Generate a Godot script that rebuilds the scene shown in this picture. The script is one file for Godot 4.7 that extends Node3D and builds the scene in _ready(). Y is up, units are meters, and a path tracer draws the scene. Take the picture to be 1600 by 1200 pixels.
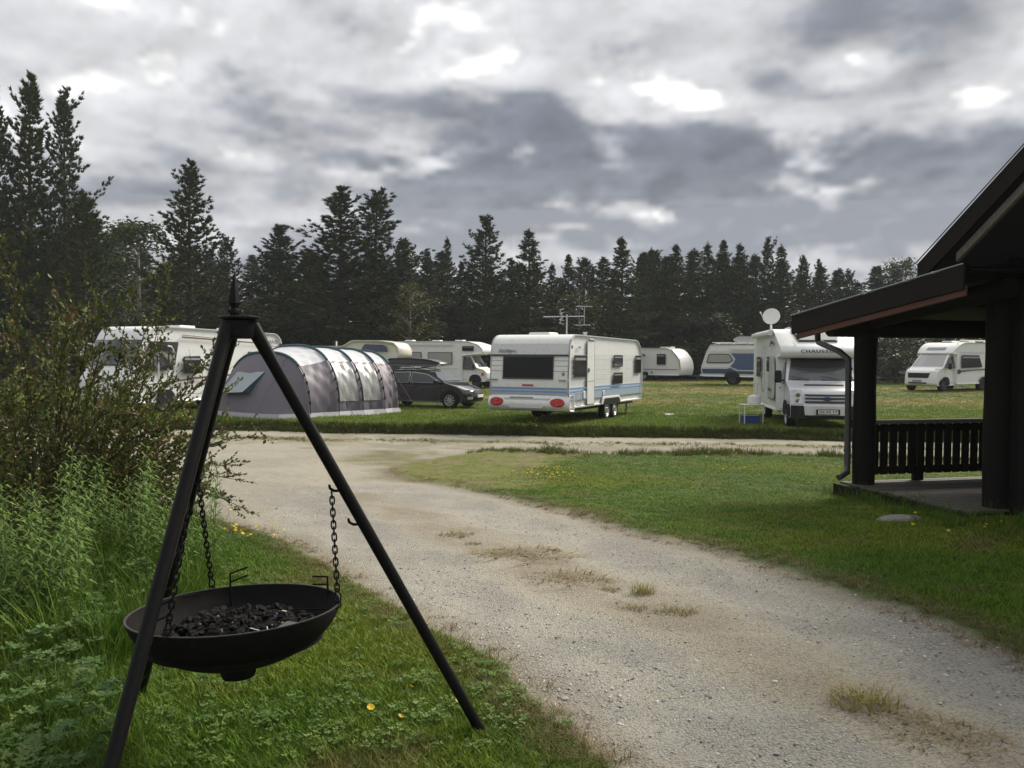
extends Node3D
# A camp site: fire bowl on a tripod in front, gravel drive, parked campers, conifers behind.
var rng := RandomNumberGenerator.new()
var M := {}
var taken := {}
var TX := {}
var cam: Camera3D
var eye := Vector3(0, 1.6, 0)
var nz := FastNoiseLite.new()
var nz2 := FastNoiseLite.new()

# ---------------------------------------------------------------- mesh builder
class MB:
	var t := PackedVector3Array()
	var tc := PackedColorArray()
	var col := Color(1, 1, 1)
	var colored := false
	func tri(a: Vector3, b: Vector3, c: Vector3) -> void:
		t.append(a); t.append(b); t.append(c)
		if colored:
			tc.append(col); tc.append(col); tc.append(col)
	func trio(a: Vector3, b: Vector3, c: Vector3, out: Vector3) -> void:
		if (c - a).cross(b - a).dot(out) < 0.0:
			tri(a, c, b)
		else:
			tri(a, b, c)
	func quad(a: Vector3, b: Vector3, c: Vector3, d: Vector3, out: Vector3) -> void:
		trio(a, b, c, out); trio(a, c, d, out)
	func box(center: Vector3, size: Vector3, bev := 0.0, basis := Basis()) -> void:
		# a box with chamfered edges
		var h := size * 0.5
		var b: float = minf(bev, minf(h.x, minf(h.y, h.z)) * 0.9)
		var ax := [Vector3(1, 0, 0), Vector3(0, 1, 0), Vector3(0, 0, 1)]
		for i in 3:
			var u: int = (i + 1) % 3
			var w: int = (i + 2) % 3
			for s in [-1.0, 1.0]:
				var n: Vector3 = ax[i] * s
				var p := []
				for q in [[-1, -1], [1, -1], [1, 1], [-1, 1]]:
					var v: Vector3 = n * h[i] + ax[u] * (q[0] * (h[u] - b)) + ax[w] * (q[1] * (h[w] - b))
					p.append(center + basis * v)
				quad(p[0], p[1], p[2], p[3], basis * n)
				if b > 0.0 and true:
					for s2 in [-1.0, 1.0]:
						var n2: Vector3 = ax[u] * s2
						var e := []
						for s3 in [-1.0, 1.0]:
							e.append(center + basis * (n * h[i] + n2 * (h[u] - b) + ax[w] * (s3 * (h[w] - b))))
							e.append(center + basis * (n * (h[i] - b) + n2 * h[u] + ax[w] * (s3 * (h[w] - b))))
						quad(e[0], e[1], e[3], e[2], basis * (n + n2))
		if b > 0.0:
			for sx in [-1.0, 1.0]:
				for sy in [-1.0, 1.0]:
					for sz in [-1.0, 1.0]:
						trio(center + basis * Vector3(sx * h.x, sy * (h.y - b), sz * (h.z - b)), center + basis * Vector3(sx * (h.x - b), sy * h.y, sz * (h.z - b)), center + basis * Vector3(sx * (h.x - b), sy * (h.y - b), sz * h.z), basis * Vector3(sx, sy, sz))
	func tube(pts: Array, rads: Array, sides := 8, caps := true) -> void:
		var rings := []
		var n := pts.size()
		var up := Vector3(0.13, 0.31, 0.94).normalized()
		for i in n:
			var d: Vector3 = (pts[mini(i + 1, n - 1)] - pts[maxi(i - 1, 0)]).normalized()
			var u := up - d * up.dot(d)
			if u.length() < 0.05:
				u = d.cross(Vector3(1, 0, 0))
			u = u.normalized()
			up = u
			var w := d.cross(u)
			var ring := PackedVector3Array()
			var r: float = rads[mini(i, rads.size() - 1)]
			for k in sides:
				var a := TAU * k / sides
				ring.append(pts[i] + (u * cos(a) + w * sin(a)) * r)
			rings.append(ring)
		for i in n - 1:
			for k in sides:
				var k2 := (k + 1) % sides
				var o: Vector3 = rings[i][k] + rings[i][k2] + rings[i + 1][k] + rings[i + 1][k2] - 2.0 * (pts[i] + pts[i + 1])
				quad(rings[i][k], rings[i][k2], rings[i + 1][k2], rings[i + 1][k], o)
		if caps:
			for e in [0, n - 1]:
				var o2: Vector3 = (pts[0] - pts[1]) if e == 0 else (pts[n - 1] - pts[n - 2])
				for k in range(1, sides - 1):
					trio(rings[e][0], rings[e][k], rings[e][k + 1], o2)
	func lathe(prof: Array, sides: int, xf := Transform3D(), arc := TAU) -> void:
		# prof: Vector2(radius, height) from one end to the other; the outside is on the right hand of the way up
		for i in prof.size() - 1:
			var a: Vector2 = prof[i]
			var b: Vector2 = prof[i + 1]
			var nn := Vector2(b.y - a.y, a.x - b.x)
			for k in sides:
				var t0 := arc * k / sides
				var t1 := arc * (k + 1) / sides
				var tm := (t0 + t1) * 0.5
				var o := Vector3(cos(tm) * nn.x, nn.y, sin(tm) * nn.x)
				var p0 := xf * Vector3(cos(t0) * a.x, a.y, sin(t0) * a.x)
				var p1 := xf * Vector3(cos(t1) * a.x, a.y, sin(t1) * a.x)
				var p2 := xf * Vector3(cos(t1) * b.x, b.y, sin(t1) * b.x)
				var p3 := xf * Vector3(cos(t0) * b.x, b.y, sin(t0) * b.x)
				if a.x > 1e-5: trio(p0, p1, p2, xf.basis * o)
				if b.x > 1e-5: trio(p0, p2, p3, xf.basis * o)
	func plate(poly: PackedVector2Array, z0: float, z1: float, bev := 0.0, xf := Transform3D()) -> void:
		# a flat polygon in x, y with thickness from z0 to z1, front edge chamfered
		var p := poly
		if Geometry2D.is_polygon_clockwise(p):
			p = p.duplicate(); p.reverse()
		var q := MB.inset(p, bev) if bev > 0.0 else p
		var ids := Geometry2D.triangulate_polygon(p)
		for i in range(0, ids.size(), 3):
			var a := q[ids[i]]; var b := q[ids[i + 1]]; var c := q[ids[i + 2]]
			trio(xf * Vector3(a.x, a.y, z1), xf * Vector3(b.x, b.y, z1), xf * Vector3(c.x, c.y, z1), xf.basis.z * signf(z1 - z0))
			a = p[ids[i]]; b = p[ids[i + 1]]; c = p[ids[i + 2]]
			trio(xf * Vector3(a.x, a.y, z0), xf * Vector3(b.x, b.y, z0), xf * Vector3(c.x, c.y, z0), xf.basis.z * signf(z0 - z1))
		var zb := z1 - signf(z1 - z0) * bev
		for i in p.size():
			var j := (i + 1) % p.size()
			var e := p[j] - p[i]
			var o := xf.basis * Vector3(e.y, -e.x, 0)
			quad(xf * Vector3(p[i].x, p[i].y, z0), xf * Vector3(p[j].x, p[j].y, z0), xf * Vector3(p[j].x, p[j].y, zb), xf * Vector3(p[i].x, p[i].y, zb), o)
			if bev > 0.0:
				quad(xf * Vector3(p[i].x, p[i].y, zb), xf * Vector3(p[j].x, p[j].y, zb), xf * Vector3(q[j].x, q[j].y, z1), xf * Vector3(q[i].x, q[i].y, z1), o)
	static func inset(p: PackedVector2Array, d: float) -> PackedVector2Array:
		var q := PackedVector2Array()
		var n := p.size()
		for i in n:
			var e0 := (p[i] - p[(i + n - 1) % n]).normalized()
			var e1 := (p[(i + 1) % n] - p[i]).normalized()
			var n0 := Vector2(-e0.y, e0.x)
			var n1 := Vector2(-e1.y, e1.x)
			var m := (n0 + n1).normalized()
			q.append(p[i] + m * d / maxf(0.35, m.dot(n0)))
		return q
	func body(poly: PackedVector2Array, f: Callable, bev: float, hw: float, inner := [0.0]) -> void:
		# a closed shell: the side outline swept across the width, t from -1 to 1, through f(x, y, t)
		var p := poly
		if Geometry2D.is_polygon_clockwise(p):
			p = p.duplicate(); p.reverse()
		var rows := []
		var ts := []
		for k in [1.0, 0.7, 0.35, 0.1, 0.0]:
			ts.append([-1.0 + (bev / hw) * (1.0 - sqrt(maxf(0.0, 1.0 - k * k))), bev * k])
		for x in inner: ts.append([x, 0.0])
		for k in [0.0, 0.1, 0.35, 0.7, 1.0]:
			ts.append([1.0 - (bev / hw) * (1.0 - sqrt(maxf(0.0, 1.0 - k * k))), bev * k])
		for a in ts:
			var q := MB.inset(p, a[1]) if a[1] > 0.0 else p
			var r := PackedVector3Array()
			for v in q: r.append(f.call(v.x, v.y, a[0]))
			rows.append(r)
		var n := p.size()
		for i in rows.size() - 1:
			for k in n:
				var j := (k + 1) % n
				var e := p[j] - p[k]
				var o := Vector3(e.y, -e.x, 0).normalized() + Vector3(0, 0, (0.4 if i >= rows.size() - 5 else (-0.4 if i < 4 else 0.0)))
				quad(rows[i][k], rows[i][j], rows[i + 1][j], rows[i + 1][k], o)
		var ids := Geometry2D.triangulate_polygon(p)
		for i in range(0, ids.size(), 3):
			trio(rows[0][ids[i]], rows[0][ids[i + 1]], rows[0][ids[i + 2]], Vector3(0, 0, -1))
			var l := rows.size() - 1
			trio(rows[l][ids[i]], rows[l][ids[i + 1]], rows[l][ids[i + 2]], Vector3(0, 0, 1))
	func side(poly: PackedVector2Array, f: Callable, sgn: float, off: float, th: float, bev := 0.0) -> void:
		# a plate laid on the side of such a shell
		var p := poly
		if Geometry2D.is_polygon_clockwise(p):
			p = p.duplicate(); p.reverse()
		var q := MB.inset(p, bev) if bev > 0.0 else p
		var z := Vector3(0, 0, sgn)
		var ids := Geometry2D.triangulate_polygon(p)
		var A := []; var B := []
		for v in p: A.append(f.call(v.x, v.y, sgn) + z * off)
		for v in q: B.append(f.call(v.x, v.y, sgn) + z * (off + th))
		for i in range(0, ids.size(), 3):
			trio(B[ids[i]], B[ids[i + 1]], B[ids[i + 2]], z)
		for i in p.size():
			var j := (i + 1) % p.size()
			var e := p[j] - p[i]
			quad(A[i], A[j], B[j], B[i], Vector3(e.y, -e.x, 0) + z * 0.2)
	func face(a: Vector2, b: Vector2, ta: Array, tb: Array, f: Callable, off: float, th: float, out: Vector2, seg := 8) -> void:
		# a patch on the front or back of such a shell, from outline point a (t in ta) to b (t in tb)
		var n := Vector2(b.y - a.y, a.x - b.x).normalized()
		if n.dot(out) < 0.0: n = -n
		var o := Vector3(n.x, n.y, 0)
		var R := []
		for i in 5:
			var k := i / 4.0
			var p := a.lerp(b, k)
			var row := []
			for j in seg + 1:
				var t: float = lerpf(lerpf(ta[0], ta[1], float(j) / seg), lerpf(tb[0], tb[1], float(j) / seg), k)
				row.append(f.call(p.x, p.y, t) + o * off)
			R.append(row)
		var q := o * th
		for i in 4:
			for j in seg:
				quad(R[i][j] + q, R[i][j + 1] + q, R[i + 1][j + 1] + q, R[i + 1][j] + q, o)
		for j in seg:
			quad(R[0][j], R[0][j + 1], R[0][j + 1] + q, R[0][j] + q, R[0][j] - R[1][j])
			quad(R[4][j], R[4][j + 1], R[4][j + 1] + q, R[4][j] + q, R[1][j] - R[0][j])
		for i in 4:
			quad(R[i][0], R[i + 1][0], R[i + 1][0] + q, R[i][0] + q, R[0][0] - R[0][1])
			quad(R[i][seg], R[i + 1][seg], R[i + 1][seg] + q, R[i][seg] + q, R[0][1] - R[0][0])
	func mesh(smooth := 0.0) -> ArrayMesh:
		var n := t.size()
		var nn := PackedVector3Array()
		nn.resize(n)
		var fn := PackedVector3Array()
		fn.resize(n / 3)
		for i in n / 3:
			fn[i] = (t[i * 3 + 2] - t[i * 3]).cross(t[i * 3 + 1] - t[i * 3])
		if smooth <= 0.0:
			for i in n: nn[i] = fn[i / 3].normalized()
		else:
			var at := {}
			for i in n:
				var k := Vector3i((t[i] * 5000.0).round())
				if at.has(k): at[k].append(i / 3)
				else: at[k] = [i / 3]
			var lim := cos(deg_to_rad(smooth))
			for i in n:
				var f0 := fn[i / 3].normalized()
				var s := Vector3.ZERO
				for j in at[Vector3i((t[i] * 5000.0).round())]:
					if fn[j].normalized().dot(f0) > lim: s += fn[j]
				nn[i] = s.normalized() if s.length() > 1e-12 else f0
		var arr := []
		arr.resize(Mesh.ARRAY_MAX)
		arr[Mesh.ARRAY_VERTEX] = t
		arr[Mesh.ARRAY_NORMAL] = nn
		if colored: arr[Mesh.ARRAY_COLOR] = tc
		var m := ArrayMesh.new()
		m.add_surface_from_arrays(Mesh.PRIMITIVE_TRIANGLES, arr)
		return m

# ---------------------------------------------------------------- scene helpers
func numbered(called: String) -> String:
	var k: int = taken.get(called, 0)
	taken[called] = k + 1
	return called if k == 0 else "%s_%03d" % [called, k]

func tag(o: Node, label: String, category: String, group := "", kind := "") -> void:
	o.set_meta("label", label)
	o.set_meta("category", category)
	if group: o.set_meta("group", group)
	if kind: o.set_meta("kind", kind)

func thing(called: String, label: String, category: String, at := Vector3.ZERO, turn := 0.0, group := "") -> Node3D:
	var o := Node3D.new()
	o.name = numbered(called)
	add_child(o)
	o.position = at
	o.rotation.y = turn
	tag(o, label, category, group)
	return o

func part(called: String, mb, m: Material, parent: Node, smooth := 0.0) -> MeshInstance3D:
	var o := MeshInstance3D.new()
	o.name = called
	o.mesh = mb.mesh(smooth) if mb is MB else mb
	o.material_override = m
	parent.add_child(o, true)
	return o

func solo(called: String, mb, m: Material, label: String, category: String, at := Vector3.ZERO, turn := 0.0, group := "", smooth := 0.0) -> MeshInstance3D:
	var o := part(numbered(called), mb, m, self, smooth)
	o.position = at
	o.rotation.y = turn
	tag(o, label, category, group)
	return o

func structure(called: String, mb, m: Material, smooth := 0.0) -> MeshInstance3D:
	var o := part(called, mb, m, self, smooth)
	o.set_meta("kind", "structure")
	return o

func copy(src: Node3D, at: Vector3, turn: float, label := "") -> Node3D:
	var base := String(src.name)
	if base.length() > 4 and base[base.length() - 4] == "_" and base.right(3).is_valid_int(): base = base.left(base.length() - 4)
	var o: Node3D = src.duplicate()
	o.name = numbered(base)
	add_child(o)
	o.position = at
	o.rotation.y = turn
	if label: o.set_meta("label", label)
	return o

func multi(called: String, mesh: Mesh, m: Material, xfs: Array, cols: Array, parent: Node = null) -> MultiMeshInstance3D:
	var mm := MultiMesh.new()
	mm.transform_format = MultiMesh.TRANSFORM_3D
	mm.use_colors = cols.size() > 0
	mm.mesh = mesh
	mm.instance_count = xfs.size()
	for i in xfs.size():
		mm.set_instance_transform(i, xfs[i])
		if cols.size() > 0: mm.set_instance_color(i, cols[i])
	var o := MultiMeshInstance3D.new()
	o.name = numbered(called) if parent == null else called
	o.multimesh = mm
	o.material_override = m
	(self if parent == null else parent).add_child(o, true)
	o.set_meta("kind", "stuff")
	return o

func V2(a: Array) -> PackedVector2Array:
	var p := PackedVector2Array()
	for i in range(0, a.size(), 2): p.append(Vector2(a[i], a[i + 1]))
	return p

func rounded(p: PackedVector2Array, r, seg := 5) -> PackedVector2Array:
	# corners cut round; r is one radius or one for each corner
	var q := PackedVector2Array()
	var n := p.size()
	for i in n:
		var rr: float = r[i] if r is Array else r
		var a := p[(i + n - 1) % n]; var b := p[i]; var c := p[(i + 1) % n]
		rr = minf(rr, minf(a.distance_to(b), b.distance_to(c)) * 0.49)
		if rr < 0.002:
			q.append(b); continue
		var s := b + (a - b).normalized() * rr
		var e := b + (c - b).normalized() * rr
		for k in seg + 1:
			var u := float(k) / seg
			q.append(s.lerp(b, u).lerp(b.lerp(e, u), u))
	return q

func rect(x0: float, y0: float, x1: float, y1: float, r := 0.0, seg := 3) -> PackedVector2Array:
	var p := V2([x0, y0, x1, y0, x1, y1, x0, y1])
	return rounded(p, r, seg) if r > 0.0 else p

func mat(called: String, lin: Color, rough := 0.6, metal := 0.0, tex := "", scale := 1.0, world := false) -> StandardMaterial3D:
	var m := StandardMaterial3D.new()
	m.resource_name = called
	m.albedo_color = lin.linear_to_srgb()
	m.roughness = rough
	m.metallic = metal
	if tex:
		m.albedo_texture = TX[tex]
		m.uv1_triplanar = true
		m.uv1_world_triplanar = world
		m.uv1_scale = Vector3.ONE * scale
	M[called] = m
	return m

func noise_tex(called: String, type: int, freq: float, octaves: int, ramp: Array, size := 512, normal := false, cell := 0) -> void:
	var f := FastNoiseLite.new()
	f.noise_type = type
	f.frequency = freq
	f.fractal_octaves = octaves
	f.fractal_type = FastNoiseLite.FRACTAL_FBM if octaves > 1 else FastNoiseLite.FRACTAL_NONE
	f.cellular_return_type = cell
	f.seed = 11 + called.length() * 7
	var nt := NoiseTexture2D.new()
	nt.width = size
	nt.height = size
	nt.seamless = true
	nt.noise = f
	if normal:
		nt.as_normal_map = true
		nt.bump_strength = 6.0
	elif ramp.size():
		var g := Gradient.new()
		g.offsets = PackedFloat32Array(); g.colors = PackedColorArray()
		var o := PackedFloat32Array(); var c := PackedColorArray()
		for r in ramp:
			o.append(r[0]); c.append(Color(r[1], r[2], r[3]).linear_to_srgb())
		g.offsets = o; g.colors = c
		nt.color_ramp = g
	TX[called] = nt

func lettering(text: String, height: float, m: Material, parent: Node, xf: Transform3D, called := "lettering", font := "Droid Sans", italic := 0.0, squash := 1.0) -> MeshInstance3D:
	var tm := TextMesh.new()
	var sf := SystemFont.new()
	sf.font_names = PackedStringArray([font])
	sf.font_weight = 700
	tm.font = sf
	tm.text = text
	tm.font_size = 32
	tm.pixel_size = height / 24.0
	tm.depth = 0.004
	var o := MeshInstance3D.new()
	o.name = called
	o.mesh = tm
	o.material_override = m
	parent.add_child(o, true)
	var b := Basis(Vector3(squash, 0, 0), Vector3(italic, 1, 0), Vector3(0, 0, 1))
	o.transform = Transform3D(xf.basis * b, xf.origin)
	return o

# ---------------------------------------------------------------- ground and photograph geometry
const F := 1304.0
func ray(px: float, py: float) -> Vector3:
	return (cam.transform.basis * Vector3((px - 800.0) / F, (600.0 - py) / F, -1.0)).normalized()

func sst(a: float, b: float, x: float) -> float:
	var t := clampf((x - a) / (b - a), 0.0, 1.0)
	return t * t * (3.0 - 2.0 * t)

func bank_z(x: float) -> float:
	return -23.0 + 0.115 * x + 0.25 * sin(x * 0.9) * 0.5 + nz.get_noise_2d(x * 40.0, 9.0) * 0.25

func height(x: float, z: float) -> float:
	var d := -z
	var h := -0.50 * sst(4.0, 19.0, d)
	var b := bank_z(x)
	h += 0.19 * sst(0.0, 0.45, b + 0.15 - z)
	h += 0.28 * sst(32.0, 54.0, d)
	h += 5.0 * sst(90.0, 260.0, d)
	h += nz.get_noise_2d(x * 6.0, z * 6.0) * 0.05
	if d < 60.0: h += nz2.get_noise_2d(x * 30.0, z * 30.0) * 0.012
	return h

func on_ground(px: float, py: float) -> Vector3:
	# where the line of sight through a photograph pixel meets the ground
	var r := ray(px, py)
	var y := 0.0
	var p := Vector3.ZERO
	for i in 30:
		var k: float = (eye.y - y) / maxf(-r.y, 0.004)
		p = eye + r * k
		y = lerpf(y, height(p.x, p.z), 0.6)
	return Vector3(p.x, height(p.x, p.z), p.z)

func at_depth(px: float, py: float, d: float) -> Vector3:
	var r := ray(px, py)
	return eye + r * (d / -r.z)

func stand(x: float, z: float) -> Vector3:
	return Vector3(x, height(x, z), z)

var road_poly := PackedVector2Array()
var mid_line := []
func poly_sd(p: Vector2, poly: PackedVector2Array) -> float:
	# distance to the outline, positive inside
	var best := 1e9
	var n := poly.size()
	for i in n:
		var a := poly[i]; var b := poly[(i + 1) % n]
		var ab := b - a
		var k := clampf((p - a).dot(ab) / ab.length_squared(), 0.0, 1.0)
		best = minf(best, p.distance_squared_to(a + ab * k))
	return sqrt(best) * (1.0 if Geometry2D.is_point_in_polygon(p, poly) else -1.0)

func mid_dist(p: Vector2) -> float:
	var best := 1e9
	for i in mid_line.size() - 1:
		var a: Vector2 = mid_line[i]; var b: Vector2 = mid_line[i + 1]
		var ab := b - a
		var k := clampf((p - a).dot(ab) / ab.length_squared(), 0.0, 1.0)
		best = minf(best, p.distance_squared_to(a + ab * k))
	return sqrt(best)

func road_at(x: float, z: float) -> float:
	# metres inside the gravel (negative: on grass)
	if z < -27.0 or x < -30.0 or x > 40.0: return -9.0
	var sd := poly_sd(Vector2(x, z), road_poly)
	var b := bank_z(x)
	var cross := minf(z - (b + 0.35), (b + 3.9 + nz.get_noise_1d(x * 25.0) * 0.5) - z)
	return maxf(sd, cross)

# ---------------------------------------------------------------- camera, sky, sun
func make_camera() -> void:
	cam = Camera3D.new()
	cam.name = "camera"
	add_child(cam)
	cam.position = eye
	cam.basis = Basis(Vector3(1, 0, 0), deg_to_rad(-1.75)) * Basis(Vector3(0, 0, 1), deg_to_rad(0.35))
	cam.fov = rad_to_deg(2.0 * atan(600.0 / F))
	cam.near = 0.05
	cam.far = 2000.0
	cam.current = true

var cloud := FastNoiseLite.new()
var cloud2 := FastNoiseLite.new()
var blobs := []
var sun_dir := Vector3()
func cloud_depth(p: Vector2, base: float) -> float:
	var w := Vector2(cloud2.get_noise_2d(p.x * 0.7, p.y * 0.7), cloud2.get_noise_2d(p.x * 0.7 + 50.0, p.y * 0.7)) * 0.25
	return cloud.get_noise_2d(p.x + w.x, p.y + w.y) * 0.62 - puff.get_noise_2d(p.x + w.y, p.y * 1.15 + w.x) * 0.26 + fine.get_noise_2d(p.x + w.x, p.y * 1.2) * 0.34 + base

var puff := FastNoiseLite.new()
var fine := FastNoiseLite.new()
func sky_color(d: Vector3) -> Color:
	var up := maxf(d.y, 0.0)
	# clouds lie on a slightly curved sheet over the land
	var p := Vector2(d.x, d.z) / (up * 0.9 + 0.22) + Vector2(60.0, 60.0)
	var base := 0.36 - 0.22 * up
	var wob := cloud2.get_noise_2d(p.x * 3.0 + 9.0, p.y * 3.0) + fine.get_noise_2d(p.x * 1.3, p.y * 1.3) * 0.6
	for b in blobs:
		var q: Vector3 = d - b[0]
		var right: Vector3 = b[4]
		var a: float = q.dot(right) / b[1]
		var c: float = q.y / b[2]
		base += b[3] * (0.95 * (0.85 + 1.3 * wob) if b[3] > 0.0 else 0.52 * maxf(0.0, 0.7 + 2.2 * wob)) * exp(-(a * a + c * c))
	var T := cloud_depth(p * 1.25, base)
	var toward := cloud_depth(p * 1.25 + Vector2(sun_dir.x, sun_dir.z) * 0.11, base)
	var lit := clampf((T - toward) * 1.6 + 0.5, 0.0, 1.0)
	var thick := sst(-0.62, 0.90, T)
	var bright := Color(0.56, 0.56, 0.545)
	var mid := Color(0.203, 0.205, 0.211)
	var dark := Color(0.062, 0.068, 0.081).lerp(Color(0.088, 0.094, 0.106), sst(0.25, 0.16, up))
	var c := bright.lerp(mid, sst(0.0, 0.40, thick)).lerp(dark, sst(0.45, 1.0, thick))
	c = c * (0.78 + 0.46 * lit)
	c.a = 1.0
	return c

func make_sky() -> void:
	cloud.seed = 5; cloud.frequency = 0.72; cloud.fractal_octaves = 7; cloud.fractal_gain = 0.55
	cloud.noise_type = FastNoiseLite.TYPE_SIMPLEX_SMOOTH
	fine.seed = 41; fine.frequency = 3.2; fine.fractal_octaves = 5; fine.fractal_gain = 0.55
	puff.seed = 23; puff.frequency = 0.8; puff.fractal_type = FastNoiseLite.FRACTAL_RIDGED; puff.fractal_octaves = 5; puff.fractal_gain = 0.5
	cloud2.seed = 17; cloud2.frequency = 0.8; cloud2.fractal_octaves = 3
	sun_dir = Vector3(sin(deg_to_rad(48)) * cos(deg_to_rad(40)), sin(deg_to_rad(40)), -cos(deg_to_rad(48)) * cos(deg_to_rad(40)))
	# clouds and gaps read off the photograph: pixel, half width, half height, thicker (+) or thinner (-)
	for b in [[1020, 320, 430, 85, 0.80], [600, 265, 160, 45, 0.50], [1330, 290, 300, 75, 0.45], [850, 230, 200, 40, 0.35], [800, 160, 120, 28, 0.40], [960, 75, 150, 35, 0.25], [955, 172, 55, 16, -0.6], [1035, 152, 65, 14, -0.62], [1105, 158, 32, 14, -0.5], [1060, 215, 30, 12, -0.3], [1322, 110, 52, 20, -0.62], [1285, 132, 40, 10, -0.4], [1400, 92, 60, 14, -0.35], [1180, 160, 30, 10, -0.35], [700, 125, 90, 40, -0.35], [650, 200, 70, 22, -0.40], [930, 22, 50, 18, -0.42], [1010, 8, 60, 14, -0.4], [1340, 395, 120, 22, -0.85], [860, 395, 60, 20, -0.45], [240, 300, 120, 28, 0.40], [350, 110, 330, 60, 0.10], [250, 220, 320, 70, -0.14], [300, 30, 120, 40, -0.2], [420, 250, 200, 26, -0.22], [450, 330, 120, 40, -0.35], [1220, 110, 60, 50, 0.25], [1540, 100, 90, 60, 0.2]]:
		var d := ray(b[0], b[1])
		var right := Vector3(-d.z, 0, d.x).normalized()
		blobs.append([d, b[2] / F, b[3] / F, b[4], right])
	var W := 4096
	var H := 2048
	var low := Image.create(1024, 512, false, Image.FORMAT_RGBAF)
	for y in 512:
		var th := PI * (y + 0.5) / 512.0
		for x in 1024:
			if y > 270:
				low.set_pixel(x, y, Color(0.16, 0.17, 0.15)); continue
			var ph := TAU * ((x + 0.5) / 1024.0 - 0.5)
			low.set_pixel(x, y, sky_color(Vector3(sin(ph) * sin(th), cos(th), -cos(ph) * sin(th))))
	low.resize(W, H, Image.INTERPOLATE_CUBIC)
	# the part that this view looks at, drawn finer
	for y in range(H * 52 / 180, H / 2 + 2):
		var th := PI * (y + 0.5) / H
		for x in range(W * 140 / 360, W * 220 / 360):
			var ph := TAU * ((x + 0.5) / W - 0.5)
			low.set_pixel(x, y, sky_color(Vector3(sin(ph) * sin(th), cos(th), -cos(ph) * sin(th))))
	var pm := PanoramaSkyMaterial.new()
	pm.panorama = ImageTexture.create_from_image(low)
	pm.energy_multiplier = 1.0
	var sky := Sky.new()
	sky.sky_material = pm
	var env := Environment.new()
	env.background_mode = Environment.BG_SKY
	env.sky = sky
	env.background_energy_multiplier = 1.0
	env.tonemap_mode = Environment.TONE_MAPPER_LINEAR
	env.tonemap_exposure = 3.6
	env.fog_enabled = true
	env.fog_density = 0.00045
	env.fog_light_color = Color(0.80, 0.82, 0.84)
	env.sdfgi_enabled = true
	env.ssao_enabled = true
	env.ssil_enabled = true
	var we := WorldEnvironment.new()
	we.name = "world_environment"
	we.environment = env
	add_child(we)
	var sun := DirectionalLight3D.new()
	sun.name = "sun"
	sun.light_energy = 0.5
	sun.light_angular_distance = 22.0
	sun.light_color = Color(1.0, 0.96, 0.9)
	sun.shadow_enabled = true
	add_child(sun)
	sun.look_at_from_position(sun_dir * 50.0, Vector3.ZERO, Vector3.UP)

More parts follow.
